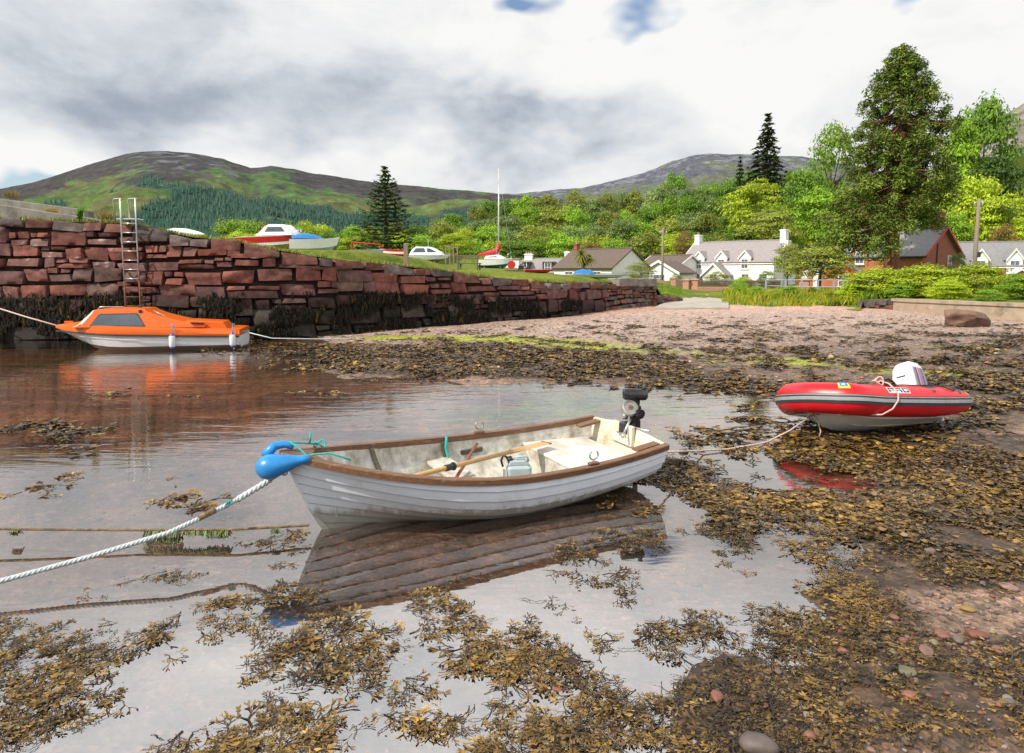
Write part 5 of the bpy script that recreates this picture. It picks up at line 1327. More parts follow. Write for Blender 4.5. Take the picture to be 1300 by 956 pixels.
for px, lab, tp in ((222.5, 'white fender with blue ends hanging amidships on the orange cabin boat', 424), (299.5, 'white fender with blue ends hanging at the stern corner of the orange cabin boat', 424)):
    f = thing('fender', lab, 'fender', rc((x0 + LB * (.65 if px < 250 else .965), YC - .10 + (.06 if px > 250 else 0), .04)), group='fenders on the cabin boat')
    m_ = MB(); m_.lathe([(.02, .06), (.075, .075), (.085, .11), (.085, .34), (.07, .38), (.02, .395)], 14); m_.build('fender_body', M['fender_white'], f, smooth=45)
    for z0_, s_ in ((0, 1), (.37, 1)):
        m_ = MB(); m_.lathe([(.02, z0_), (.05, z0_ + .01), (.07, z0_ + .06), (.03, z0_ + .075)] if z0_ == 0 else [(.06, z0_), (.05, z0_ + .04), (.025, z0_ + .06), (.02, z0_ + .09)], 12); m_.build('fender_end', M['fender_blue'], f, True)
    m_ = MB(); m_.tube([(0, 0, .44), (.01, .03, .53), (-.02, .09, .64), (.03, .13, .68)], .012, 6); m_.tube([(0, .05, .6), (.05, .05, .66), (-.02, .06, .70)], .01, 6); m_.build('fender_line', M['blue_rope'], f, True)
b0 = rc((x0 + .05, ym, .66))
m_ = MB(); e_ = D(-60, 372, 21.2); m_.tube([b0, b0.lerp(e_, .3) - Vector((0, 0, .03)), b0.lerp(e_, .7) - Vector((0, 0, .03)), e_], .022, 6)
tag(m_.build('mooring_line', M['pink_rope'], smooth=True), 'pink mooring line from the bow of the orange cabin boat up to the left wall', 'rope')
m_ = MB(); p = D(545, 430, 24.5); pts = [rc((x1, ym, .42)), D(345, 429.5, 20.2), D(400, 430.5, 20.9), p]; m_.tube(pts, .018, 6)
tag(m_.build('mooring_line', M['white_rope'], smooth=True), 'pale stern line running right from the orange cabin boat to the weedy shore', 'rope')

# ================================================================== boats laid up on the grass
def shore_boat(name, label, px, Y, wpx, keel_px, sheer_px, stripe, bow_right=True, yaw=0, cabin_=None, bottom='white_gel', main='white_gel', beam=.36, parts=(), cat='boat', chocks=True):
    """hull with sheer, V bottom, optional stripe, deck and cabin (profile fractions)."""
    L = wpx / FPX * Y / math.cos(yaw); H = (keel_px - sheer_px) / FPX * Y
    c = D(px, keel_px, Y); zg = lz(c.x, c.y); z0 = max(c.z, zg + .02)
    t = thing(name, label, cat, (c.x, c.y, z0), yaw if bow_right else yaw + PI)
    B = L * beam / 2
    def pt(u, v, s_):   # u 0 stern 1 bow
        b_ = B * (1 - max(0, (u - .45) / .55) ** 2.2) * (.9 + .1 * min(1, u / .3)); zs = H * (.86 + .14 * u ** 2); zk = H * .55 * max(0, (u - .72) / .28) ** 2
        y = b_ * (v / .45 * .78 if v < .45 else .78 + .22 * (v - .45) / .55); zc_ = zk + (H * (.30 + .25 * u ** 3) - zk)
        z = zk + (zc_ - zk) * v / .45 if v < .45 else zc_ + (zs - zc_) * (v - .45) / .55
        x = -L / 2 + u * L - (.10 * L * max(0, (u - .6) / .4) ** 2) * (1 - v)
        return Vector((x, s_ * y, z))
    us_ = [0, .1, .25, .4, .55, .68, .78, .86, .92, .97, 1]; vs_ = [0, .2, .45, .6, .8, 1]
    m_ = MB()
    for s_ in (1, -1): m_.grid([[pt(u, v, s_) for v in vs_[2:]] for u in us_], flip=s_ > 0)
    e_ = [pt(0, v, 1) for v in vs_] + [pt(0, v, -1) for v in vs_[::-1]]; m_.add(e_, [tuple(range(len(e_)))])
    m_.grid([[pt(u, 1, s_) + Vector((0, 0, .02 * (s_ == 0))) for s_ in (1, 0, -1)] for u in us_])
    m_.build('hull', M[main], t, smooth=30, fixn=False)
    m_ = MB()
    for s_ in (1, -1): m_.grid([[pt(u, v, s_) for v in vs_[:3]] for u in us_], flip=s_ > 0)
    m_.build('hull_bottom', M[bottom], t, smooth=30, fixn=False)
    if stripe:
        sm_, va, vb = stripe
        for s_ in (1, -1):
            m_ = MB(); m_.grid([[pt(u, v, s_) + Vector((0.004 * (u > .9), s_ * .008, 0)) for v in (va, (va + vb) / 2, vb)] for u in us_], flip=s_ > 0); m_.build('stripe', M[sm_], t, fixn=False)
    if cabin_:
        prof, wins, cm = cabin_
        pr = [(-L / 2 + a * L, H * b_) for a, b_ in prof]; zb = H * .9; zt_ = max(z for _, z in pr)
        ins = lambda z: B * .74 - B * .16 * (z - zb) / max(.01, zt_ - zb)
        m_ = MB(); n = len(pr); m_.add([(x, -ins(z), z) for x, z in pr] + [(x, ins(z), z) for x, z in pr], [tuple(range(n)), tuple(range(2 * n - 1, n - 1, -1))] + [(i, (i + 1) % n, n + (i + 1) % n, n + i) for i in range(n)])
        k_ = m_.build('cabin', M[cm], t, bevel=.02)
        for w in wins:
            for s_ in (1, -1):
                m_ = MB(); q_ = [(-L / 2 + a * L, s_ * (ins(H * b_) + .012), H * b_) for a, b_ in w]; m_.add(q_, [tuple(range(len(q_)))]); m_.build('cabin_window', M['glass'], t)
    if chocks:
        for u in (.2, .68):
            m_ = MB(); m_.box((-L / 2 + u * L, 0, (zg - z0) / 2 + H * .10), (.12, B * 1.3, max(.1, z0 - zg + H * .22))); m_.build('chock', M['dark_wood'], t)
    return t, L, H, B
t, L, H, B = shore_boat('cabin_cruiser', 'white cabin cruiser with a broad red stripe laid up on the grass bank', 343, 48, 92, 321, 300.5, ('boat_red', .62, .97), True, R(-12), (
    [(.36, .95), (.42, 1.12), (.50, 1.50), (.56, 1.62), (.76, 1.60), (.80, 1.5), (.88, 1.1), (.9, .95)], [[(.50, 1.16), (.545, 1.46), (.74, 1.46), (.80, 1.16)]], 'white_gel'), 'antifoul', chocks=True)
m_ = MB()
for s_ in (1, -1): m_.tube([(L * .30, s_ * B * .5, H * .95), (L * .40, s_ * B * .35, H * 1.3), (L * .50, 0, H * 1.35)], .02, 6); m_.tube([(L * .44, s_ * B * .2, H * .98), (L * .44, s_ * B * .2, H * 1.3)], .02, 6)
m_.build('bow_rail', M['steel'], t, True)
m_ = MB(); m_.box((-L * .5 - .1, 0, H * .75), (.25, .3, .5), bev=.05); m_.build('outboard_motor', M['black_metal'], t)
t, L, H, B = shore_boat('open_boat', 'pale open boat with a blue cover just right of the red striped cruiser', 400, 46, 58, 325, 304.5, None, True, R(18), None, main='white_gel', bottom='boat_paleblue', beam=.4)
m_ = MB(); rows = []
for a in np.linspace(0, 1, 7): rows.append([(-L * .45 + a * L * .62, s_ * B * .8, H * .9 + .38 * (1 - s_ * s_) * math.sin(PI * (.15 + .8 * a)) + .02) for s_ in (-1, -.6, 0, .6, 1)])
m_.grid(rows); m_.build('cover', M['boat_blue'], t, True)
t, L, H, B = shore_boat('open_boat', 'low pale blue hull on the grass beneath the red frame', 466, 50, 44, 330, 321, None, True, R(6), None, main='boat_paleblue', bottom='boat_paleblue', beam=.4)
t, L, H, B = shore_boat('open_boat', 'small red boat with a white band beside the grey fence post', 500, 52, 34, 332, 321, ('sign_white', .55, .78), False, R(-8), None, main='boat_red', bottom='boat_red', beam=.4)
t, L, H, B = shore_boat('cabin_boat', 'small white cabin boat with wrapped windows parked right of the fence post on the bank', 544, 56, 54, 334.5, 325.5, None, True, R(-8), (
    [(.08, .95), (.14, 1.7), (.24, 2.15), (.56, 2.1), (.62, 2.0), (.82, 1.3), (.86, .95)], [[(.17, 1.35), (.24, 1.92), (.44, 1.92), (.47, 1.35)], [(.51, 1.35), (.50, 1.92), (.58, 1.86), (.74, 1.35)]], 'white_gel'), 'antifoul', beam=.42)
m_ = MB(); m_.tube([(L * .0, 0, H * 2.1), (L * .0, 0, H * 3.2)], .02, 6); m_.build('aerial', M['mast_alloy'], t)
t, L, H, B = shore_boat('sailing_yacht', 'white sailing yacht on the bank with a tall mast and red sail cover', 629, 58, 42, 342, 330, None, True, R(-14), ([(.2, .95), (.24, 1.25), (.6, 1.4), (.78, 1.1), (.8, .95)], [[(.34, 1.1), (.35, 1.2), (.56, 1.25), (.6, 1.12)]], 'white_gel'), 'teal_antifoul', beam=.42)
mx_ = .09 * L; mh = (342 - 219) / FPX * 58
m_ = MB(); m_.tube([(mx_, 0, H * .9), (mx_ + .03, 0, mh * .5), (mx_ + .06, 0, mh)], [.065, .055, .04], 8); mst = m_.build('mast', M['mast_alloy'], t, True)
m_ = MB(); m_.tube([(mx_, 0, H * 2.6), (mx_ - .01, 0, H * 2.0), (mx_ - .1, 0, H * 1.75), (mx_ - .8, .05, H * 1.62), (-L * .55, .1, H * 1.35)], [.10, .19, .24, .17, .08], 8); m_.build('sail_cover', M['sail_red'], t, True)
m_ = MB()
for s_ in (1, -1): m_.tube([(mx_ - .05, s_ * B * .8, H * .9), (mx_ + .05, 0, mh * .96)], .008, 4)
m_.tube([(L * .48, 0, H), (mx_ + .06, 0, mh * .98)], .008, 4); m_.build('rigging', M['mast_alloy'], mst)
m_ = MB(); m_.tube([(L * .36, -B * .3, H * .95), (L * .40, -B * .3, H * 1.5), (L * .48, 0, H * 1.6), (L * .40, B * .3, H * 1.5)], .018, 5); m_.build('pulpit', M['steel'], t, True)
t, L, H, B = shore_boat('dinghy_hull', 'upturned red hull lying in the grass left of the blue covered boat', 684, 47, 36, 349.5, 344.5, None, True, R(5), None, main='boat_red', bottom='boat_red', beam=.5, chocks=False)
t, L, H, B = shore_boat('open_boat', 'white open boat with a bright blue cover near the right end of the bank', 757, 46, 82, 354, 348, ('boat_paleblue', .55, .8), True, R(-4), None, main='white_gel', bottom='boat_paleblue', beam=.3, chocks=False)
m_ = MB(); rows = []
for a in np.linspace(0, 1, 9): rows.append([(-L * .36 + a * L * .34, s_ * B * .85, H * .9 + (.30 + .05 * math.sin(a * 17)) * (1 - s_ ** 4) * min(1, 5 * a, 5 * (1 - a)) + .02) for s_ in (-1, -.7, 0, .7, 1)])
m_.grid(rows); m_.build('cover', M['boat_blue'], t, True)
m_ = MB()
for s_ in (1, -1): m_.tube([(-L * .1, s_ * B * .9, H * 1.0), (L * .2, s_ * B * .8, H * 1.1), (L * .48, 0, H * 1.12)], .02, 6)
m_.build('gunwale', M['navy'], t, True)
# loose things on the bank
def gpt(px, Y, dz=0): x = XY(px, Y); return Vector((x, Y, lz(x, Y) + dz))
p = D(212, 288, 36); q = D(250, 299, 34)
c = thing('kayak', 'grey white upturned kayak on the grass behind the ladder', 'kayak', p.lerp(q, .5))
m_ = MB(); a_, b_ = gpt(208, 38, .55), gpt(262, 36, .42); m_.tube([a_.lerp(b_, t) for t in (0, .1, .3, .6, .85, 1)], [.03, .14, .24, .25, .14, .03], 12); m_.build('kayak_hull', M['cowl_white'], c, True, world=True)
for f in (.25, .75):
    k_ = a_.lerp(b_, f); m_ = MB(); m_.box((k_.x, k_.y, k_.z - .3), (.08, .5, .45)); m_.build('trestle', M['dark_wood'], c, world=True)
c = gpt(286, 44, .3); m_ = MB(); m_.tube([c + Vector((-.35, 0, .12)), c + Vector((0, 0, .25)), c + Vector((.5, 0, -.1))], [.12, .17, .08], 10); m_.tube([c + Vector((-.1, 0, .1)), c + Vector((-.1, 0, -.35))], .05, 6)
tag(m_.build('float', M['orange_plastic'], smooth=True), 'orange float on the grass at the stern of the red striped cruiser', 'float')
fr = thing('trailer_frame', 'red steel gantry frame standing on the bank behind the quay', 'frame', gpt(466, 55))
a_, b_ = D(449, 400, 55).x, D(485, 400, 55).x; zt0 = 2.2 + (345 - 309) / FPX * 55; zg = lz(a_, 55)
for x, zz in ((a_, zt0 + .05), (b_, zt0 - .12)):
    for s_ in (0, 1): m_ = MB(); m_.tube([(x, 55, zz), (x - .15 + .3 * s_, 55 + .5 * s_, zg - .1)], .05, 6); m_.build('leg', M['boat_red'], fr, world=True)
m_ = MB(); m_.tube([(a_, 55, zt0 + .05), (b_, 55, zt0 - .12)], .06, 6); m_.build('crossbar', M['boat_red'], fr, world=True)
pr_ = D(515.5, 330, 40); z0 = lz(pr_.x, 40); zt0 = 2.2 + (345 - 309.5) / FPX * 40
m_ = MB(); m_.prism([(pr_.x - .13, z0 - .2), (pr_.x + .13, z0 - .2), (pr_.x + .12, zt0 - .02), (pr_.x, zt0), (pr_.x - .12, zt0)], 39.9, 40.12); tag(m_.build('fence_post', M['fence_wood'], bevel=.02), 'stout weathered wooden post on the bank between the red boat and white cabin boat', 'post')
# bench seen from behind
bp_ = gpt(594, 44); be = thing('bench', 'dark slatted wooden bench facing away on the grass bank', 'bench', bp_, R(-14))
W_ = 1.55
for zz in (.95, .80): m_ = MB(); m_.box((0, 0, zz - .05), (W_, .04, .10), bev=.008); m_.build('back_slat', M['dark_wood'], be)
m_ = MB(); m_.box((0, .28, .42), (W_, .5, .05), bev=.008); m_.build('seat', M['dark_wood'], be)
for x in (-W_ * .42, W_ * .42):
    for y in (0, .5): m_ = MB(); m_.box((x, y, .42 if y == 0 else .2), (.08, .08, 1.0 if y == 0 else .5)); m_.build('leg', M['dark_wood'], be)
# wire fence behind
fz = thing('post_fence', 'post and rail fence behind the white cabin boat and the bench', 'fence', gpt(575, 60))
for px in range(566, 582, 5):
    c = gpt(px, 60); m_ = MB(); m_.box((c.x, c.y, c.z + .8), (.1, .1, 1.9)); m_.build('post', M['fence_wood'], fz, world=True)
for zz in (1.55, 1.0): m_ = MB(); a_, b_ = gpt(566, 60, zz), gpt(581, 60, zz); m_.tube([a_, b_], .05, 5); m_.build('rail', M['fence_wood'], fz, world=True)
pm = thing('winch', 'dark red winch and machinery by the yacht on the bank', 'winch', gpt(651, 50))
m_ = MB(); m_.lathe([(.28, -.15), (.3, -.1), (.3, .1), (.28, .15)], 14, Matrix.Translation((-.1, 0, .5)) @ Matrix.Rotation(PI / 2, 4, 'X')); m_.build('drum', M['boat_red'], pm, smooth=40)
m_ = MB(); m_.tube([(.4, 0, .1), (.55, 0, .5), (.9, 0, .65), (1.0, 0, .15)], .05, 6); m_.box((.6, 0, .3), (.4, .3, .3), bev=.04); m_.build('engine', M['black_metal'], pm)
m_ = MB(); m_.box((.2, 0, .06), (1.5, .5, .12)); m_.build('skid', M['dark_wood'], pm)
# ================================================================== houses
def wnd(parent, x, z, w, h, y=-.0, name='window', bars=True, face='front', glass='house_glass', frame='white_trim', deep=.03):
    """window on the plane local y=y facing -y (or on the +x gable when face='gable': x is then the gable plane and y the position)"""
    m_ = MB(); f = .07
    def bx_(cx, cz, dx, dz, dp, o_):
        if face == 'front': m_.box((x + cx, y - o_, z + cz), (dx, dp, dz))
        else: m_.box((x + o_, y + cx, z + cz), (dp, dx, dz))
    for cx, cz, dx, dz in ((0, h / 2 - f / 2, w, f), (0, -h / 2 + f / 2, w, f), (-w / 2 + f / 2, 0, f, h - 2 * f - .004), (w / 2 - f / 2, 0, f, h - 2 * f - .004)): bx_(cx, cz, dx, dz, .08, .03)
    if bars: bx_(0, 0, w - 2 * f - .004, .045, .06, .025); bx_(0, h * .24 + .01, .035, h * .5 - f - .05, .05, .022); bx_(0, -h * .24 - .01, .035, h * .5 - f - .05, .05, .022)
    bx_(0, -h / 2 - .05, w + .16, .09, .14, .05)
    k = m_.build(name, M[frame], parent)
    m_ = MB(); bx_(0, 0, w - 2 * f, h - 2 * f, .02, .008); m_.build('pane', M[glass], k)
    return k
def gable_block(t, W, Dp, ze, zr, wallm, roofm, x0=0, y0=0, rear_drop=0, over=.25, gablem=None, verge='white_trim', base=-.6, name='roof', wname='wall'):
    """ridge along x; front wall on y0, back on y0+Dp. ze eave, zr ridge height"""
    yr = y0 + Dp / 2 if not rear_drop else y0 + Dp * .42
    m_ = MB(); zb = ze - rear_drop
    pr_ = [(y0, base), (y0 + Dp, base), (y0 + Dp, zb), (yr, zr), (y0, ze)]
    m_.prism(pr_, x0, x0 + W, 'x')
    w_ = m_.build(wname, M[wallm], t)
    m_ = MB(); th = .13
    def slope(ya, za, yb, zb_):
        ux, uz = yb - ya, zb_ - za; L = math.hypot(ux, uz); nx, nz = -uz / L * th, ux / L * th
        if nz < 0: nx, nz = -nx, -nz
        ex, ez = ux / L * over, uz / L * over
        m_.prism([(ya - ex, za - ez + .012), (yb, zb_ + .012), (yb + 0, zb_ + .012 + th), (ya - ex + nx, za - ez + nz + .012)], x0 - over, x0 + W + over, 'x')
    slope(y0, ze, yr, zr); slope(y0 + Dp, zb, yr, zr)
    r_ = m_.build(name, M[roofm], t)
    m_ = MB()
    m_.tube([(x0 - over, yr, zr + th + .02), (x0 + W + over, yr, zr + th + .02)], .09, 6); m_.build('ridge_tile', M[roofm], r_)
    if verge:
        for xx in (x0 - over - .045, x0 + W + over + .045):
            for ya, za in ((y0, ze), (y0 + Dp, zb)):
                ux, uz = yr - ya, zr - za; L = math.hypot(ux, uz); ex, ez = ux / L * over, uz / L * over
                m_ = MB(); m_.prism([(ya - ex, za - ez - .08), (yr, zr - .08), (yr, zr + .16), (ya - ex, za - ez + .16)], xx - .04, xx + .04, 'x'); m_.build('bargeboard', M[verge], r_)
    m_ = MB(); m_.tube([(x0 - over, y0 - over * .8, ze - .16), (x0 + W + over, y0 - over * .8, ze - .16)], .06, 6); m_.build('gutter', M['cable' if verge != 'white_trim' else 'white_trim'], r_)
    return w_, r_, yr
def chimney(parent, x, y, z0, z1, w=.6, d=.6, m_='harling', pots=2):
    b_ = MB(); b_.box((x, y, (z0 + z1) / 2), (w, d, z1 - z0), bev=.02); b_.box((x, y, z1 - .09), (w + .14, d + .14, .14), bev=.02); c = b_.build('chimney', M[m_], parent)
    for k in range(pots):
        b_ = MB(); b_.lathe([(.13, 0), (.11, .08), (.10, .34), (.12, .38), (.08, .38)], 10, Matrix.Translation((x + (k - (pots - 1) / 2) * .3 * (w > d), y + (k - (pots - 1) / 2) * .3 * (w <= d), z1 - .02))); b_.build('chimney_pot', M['chimney_clay'], c, smooth=40)
    return c
def dormer(t, x, y, zb, w, zt, za, back, wallm, roofm, sidem=None, win=(.8, .95), flat=False):
    """gabled dormer: front face at y, sill level zb, eave zt, apex za, runs back"""
    m_ = MB()
    pr_ = [(x - w / 2, zb), (x + w / 2, zb), (x + w / 2, zt), (x, za), (x - w / 2, zt)] if not flat else [(x - w / 2, zb), (x + w / 2, zb), (x + w / 2, zt), (x - w / 2, zt)]
    m_.prism(pr_, y, y + back); d_ = m_.build('dormer', M[sidem or wallm], t)
    if sidem: 
        m_ = MB(); m_.prism(pr_, y - .03, y - .003); m_.build('dormer_front', M[wallm], d_)
    m_ = MB(); o_ = .14
    if flat: m_.box((x, y + back / 2 - .1, zt + .06), (w + .25, back + .2, .1))
    else:
        for s_ in (1, -1):
            m_.prism([(x, za + .01), (x + s_ * (w / 2 + o_), zt - o_ * (za - zt) / (w / 2) + .01), (x + s_ * (w / 2 + o_), zt - o_ * (za - zt) / (w / 2) + .11), (x, za + .12)], y - .12, y + back)
    m_.build('dormer_roof', M[roofm], d_)
    if not flat:
        for s_ in (1, -1):
            m_ = MB(); m_.prism([(x, za - .10), (x + s_ * (w / 2 + o_), zt - o_ * (za - zt) / (w / 2) - .10), (x + s_ * (w / 2 + o_), zt - o_ * (za - zt) / (w / 2) + .12), (x, za + .13)], y - .17, y - .123); m_.build('bargeboard', M['white_trim'], d_)
    wnd(d_, x, (zb + zt) / 2 + .05, win[0], win[1], y - (.035 if sidem else .002))
    return d_
def place(name, label, px, Y, zg, yaw, cat='house'):
    return thing(name, label, cat, (XY(px, Y), Y, zg), R(yaw))
# ---- white cottage (anchor: front right corner at local 0,0, house runs to -x)
h = place('cottage', 'white cottage with three gabled dormers, grey pink roof and two white chimneys', 982, 78, .52, -42)
Wc = 11.6
wl_, rf, yr = gable_block(h, Wc, 9.0, 2.75, 5.25, 'harling', 'slate', x0=-Wc, rear_drop=1.6, over=.12)
for x in (-9.2, -6.3, -3.4): dormer(h, x, -.02, 1.75, 1.35, 3.35, 4.1, 2.2, 'harling', 'slate', win=(.85, 1.15))
chimney(rf, -.35, yr, 4.6, 6.6, .65, 1.0); chimney(rf, -Wc + .35, yr, 4.6, 6.35, .65, .9)
m_ = MB(); m_.box((.10, yr - .1, 2.4), (.5, 1.1, 5.9)); m_.build('chimney_breast', M['harling_shade'], h)
wnd(h, .003, 2.9, .8, 1.5, 2.2, face='gable')
for x in (-9.0, -3.3, -1.2): wnd(h, x, .85, .95, 1.2, -.002)
po = MB(); po.prism([(-7.6, -.5), (-5.0, -.5), (-5.0, 1.35), (-6.3, 2.55), (-7.6, 1.35)], -2.0, -.003); pz = po.build('porch', M['harling'], h)
po = MB()
for s_ in (1, -1): po.prism([(-6.3, 2.56), (-6.3 + s_ * 1.55, 1.13), (-6.3 + s_ * 1.55, 1.25), (-6.3, 2.70)], -2.2, -.01)
po.build('porch_roof', M['slate'], pz)
for s_ in (1, -1): po = MB(); po.prism([(-6.3, 2.48), (-6.3 + s_ * 1.6, 1.02), (-6.3 + s_ * 1.6, 1.28), (-6.3, 2.74)], -2.26, -2.203); po.build('bargeboard', M['white_trim'], pz)
wnd(pz, -6.3, .9, .9, 1.1, -2.003)
# ---- red sandstone house
h = place('sandstone_house', 'red sandstone house with red bargeboards, grey roof and tall chimney behind the giant conifer', 1171, 61, .5, -54)
wl_, rf, yr = gable_block(h, 7.6, 7.6, 3.15, 5.7, 'sandstone', 'slate_grey', x0=-7.6, verge='red_paint', over=.3)
m_ = MB(); m_.prism([(.004, -.5), (7.596, -.5), (7.596, 3.1), (7.6 / 2, 5.62), (.004, 3.1)], .004, .012, 'x'); m_.build('shaded_gable', M['sandstone_dark'], h)  # thin darker skin: the gable's shade is put into its colour
chimney(rf, -.55, yr, 5.0, 7.15, .7, 1.1, 'sandstone_dark', 2)
m_ = MB(); m_.tube([(.05, 2.6, -.4), (.05, 2.6, 4.3)], .06, 6); m_.build('drainpipe', M['cable'], h)
wnd(h, .013, 2.5, .8, 1.4, 5.3, face='gable')
wnd(h, -2.6, 1.1, .95, 1.5, -.002); wnd(h, -5.6, 3.0, .85, 1.15, -.06)
dormer(h, -5.6, -.05, 2.2, 1.5, 3.8, 4.7, 1.6, 'sandstone', 'slate_grey', win=(.85, 1.2))
# lower wing and porch
gable_block(h, 5.0, 5.0, 2.25, 3.9, 'sandstone', 'slate_grey', x0=-12.7, y0=.8, verge='red_paint', over=.2, name='wing_roof', wname='wing_wall')
for x in (-11.6, -10.3):
    wnd(h, x, 1.0, .75, 1.75, .798, bars=False, glass='white_trim', name='shutter')
pm_ = MB(); pm_.prism([(-7.4, -.4), (-4.9, -.4), (-4.9, 1.5), (-6.1, 2.35), (-7.4, 1.5)], -1.9, -.003); pz = pm_.build('porch', M['sandstone'], h)
for s_ in (1, -1):
    po = MB(); po.prism([(-6.1, 2.36), (-6.1 + s_ * 1.5, 1.25), (-6.1 + s_ * 1.5, 1.37), (-6.1, 2.5)], -2.1, -.01); po.build('porch_roof', M['slate_grey'], pz)
    po = MB(); po.prism([(-6.1, 2.30), (-6.1 + s_ * 1.55, 1.12), (-6.1 + s_ * 1.55, 1.40), (-6.1, 2.54)], -2.16, -2.103); po.build('bargeboard', M['red_paint'], pz)
wnd(pz, -6.1, .85, 1.0, 1.1, -1.903)
# ---- grey slate cottage at the right edge
h = place('slate_cottage', 'grey slate roofed cottage with white gabled dormers at the right edge', 1217, 74, .8, -14)
wl_, rf, yr = gable_block(h, 15, 7.5, 2.0, 4.55, 'sandstone_dark', 'slate_grey', x0=0, over=.2)
for x in (2.0, 5.2, 8.3): dormer(h, x, -.05, 1.1, 1.45, 2.75, 3.75, 2.2, 'harling', 'slate_grey', win=(.95, 1.25))
po = MB(); po.prism([(4.2, -.5), (6.2, -.5), (6.2, 1.0), (5.2, 1.6), (4.2, 1.0)], -1.6, -.06); pz = po.build('porch', M['sandstone'], h)
for s_ in (1, -1): po = MB(); po.prism([(5.2, 1.55), (5.2 + s_ * 1.25, .78), (5.2 + s_ * 1.25, .96), (5.2, 1.75)], -1.8, -.06); po.build('bargeboard', M['white_trim'], pz)
chimney(rf, 14.4, yr, 4, 6, .6, .9, 'sandstone_dark')
# ---- brown roofed bungalow
h = place('bungalow', 'white bungalow with a wide brown roof above the blue covered boat', 776.5, 72, 1.35, -47)
wl_, rf, yr = gable_block(h, 8.3, 6.6, 1.25, 3.25, 'harling', 'tile_brown', x0=-8.3, over=.22, verge=None)
chimney(rf, -7.8, yr, 2.9, 4.1, .5, .6, 'sandstone_dark', 1)
wnd(h, -2.0, .4, 1.2, 1.0, -.002); wnd(h, -6.0, .4, 1.2, 1.0, -.002)
# ---- second bungalow
h = place('bungalow', 'smaller white bungalow with brown roof and front gable beside the telegraph pole', 852, 80, 1.1, -44)
wl_, rf, yr = gable_block(h, 5.4, 6, 1.7, 3.0, 'harling', 'tile_brown', x0=-5.4, y0=1.5, over=.2, verge='white_trim')
m_ = MB(); m_.prism([(-2.6, -.8), (2.2, -.8), (2.2, 1.0), (-.2, 2.25), (-2.6, 1.0)], -2.2, 1.4); w2_ = m_.build('front_wing', M['harling'], h)
for s_ in (1, -1):
    po = MB(); po.prism([(-.2, 2.26), (-.2 + s_ * 2.7, .86), (-.2 + s_ * 2.7, .99), (-.2, 2.40)], -2.45, 1.6); po.build('wing_roof', M['tile_brown'], w2_)
    po = MB(); po.prism([(-.2, 2.16), (-.2 + s_ * 2.75, .72), (-.2 + s_ * 2.75, 1.02), (-.2, 2.44)], -2.52, -2.453); po.build('bargeboard', M['white_trim'], w2_)
wnd(w2_, -.2, .3, 1.5, 1.0, -2.203)
# ---- long slate cottage behind the bank
h = place('slate_cottage', 'low pink slate roof with black sided dormers and white chimneys behind the bank', 655, 84, 1.7, -12)
wl_, rf, yr = gable_block(h, 6.4, 6.5, .3, 2.0, 'harling', 'slate', x0=0, over=.1)
for x in (.9, 3.9): dormer(h, x, .25, .3, 1.3, 1.65, 0, 2.0, 'black_trim', 'slate', 'black_trim', win=(.85, 1.15), flat=True)
chimney(rf, 1.0, yr, 1.6, 2.75, 1.0, .7, 'harling', 3); chimney(rf, 5.9, yr, 1.6, 3.0, .7, .7, 'harling', 2)
m_ = MB(); m_.box((2.5, 1.6, 1.22), (.5, .5, .06), Matrix.Rotation(R(27), 3, 'X')); m_.build('skylight', M['pale_glass'], rf)
h = place('white_shed', 'white flat roofed shed behind the yacht at the left end of the slate cottage', 640, 70, 1.9, -10, 'shed')
m_ = MB(); m_.box((0, 1.2, .5), (3.0, 2.4, 2.2)); m_.build('wall', M['harling'], h)
m_ = MB(); m_.box((0, 1.2, 1.65), (3.3, 2.7, .1)); m_.build('roof', M['slate_grey'], h)

# ================================================================== poles, wires, gates and fences
def pole(px0, py0, px1, Y, label, insul=True):
    x = XY(px0, Y); z0 = lz(x, Y); zt = CAM_H + (345 - py1_) / FPX * Y
    return x, z0, zt
poles = []
for px, ptop, Y, r_, lab in ((842, 290, 66, .12, 'weathered wooden telegraph pole standing between the bungalows and the white cottage'), (1243, 252, 52, .17, 'tall wooden telegraph pole in front of the grey slate cottage')):
    x = XY(px, Y); z0 = lz(x, Y); p = D(px, ptop, Y); zt = p.z
    t = thing('telegraph_pole', lab, 'pole', (p.x, Y, z0))
    m_ = MB(); m_.tube([(0, 0, -.3), (0, 0, (zt - z0) * .5), (0, 0, zt - z0 - .06), (0, 0, zt - z0)], [r_, r_ * .88, r_ * .76, r_ * .5], 10); m_.build('shaft', M['pole_wood'], t, True)
    m_ = MB(); m_.box((0, 0, zt - z0 - .45), (.7, .08, .09)); k_ = m_.build('crossarm', M['pole_wood'], t)
    for s_ in (-.3, .3):
        m_ = MB(); m_.lathe([(.03, 0), (.05, .04), (.03, .1), (.045, .14), (.0, .17)], 8, Matrix.Translation((s_, 0, zt - z0 - .40))); m_.build('insulator', M['sign_white'], k_, True)
    if px > 1000:
        m_ = MB(); m_.box((.2, -.1, 2.6), (.22, .16, .4), bev=.02); m_.build('terminal_box', M['strake_black'], t)
    poles.append(Vector((p.x, Y, zt)))
def wire(a, b_, sag, label):
    m_ = MB(); m_.tube([a.lerp(b_, t) - Vector((0, 0, sag * 4 * t * (1 - t))) for t in np.linspace(0, 1, 16)], .018, 4)
    tag(m_.build('wire', M['cable']), label, 'wire')
P2 = poles[1]
wire(P2 + Vector((-.3, 0, -.3)), D(980, 318, 78) , .5, 'upper overhead wire sagging from the right telegraph pole to the white cottage')
wire(P2 + Vector((-.3, 0, -.45)), D(1000, 312, 78), .9, 'lower overhead wire sagging across in front of the giant conifer')
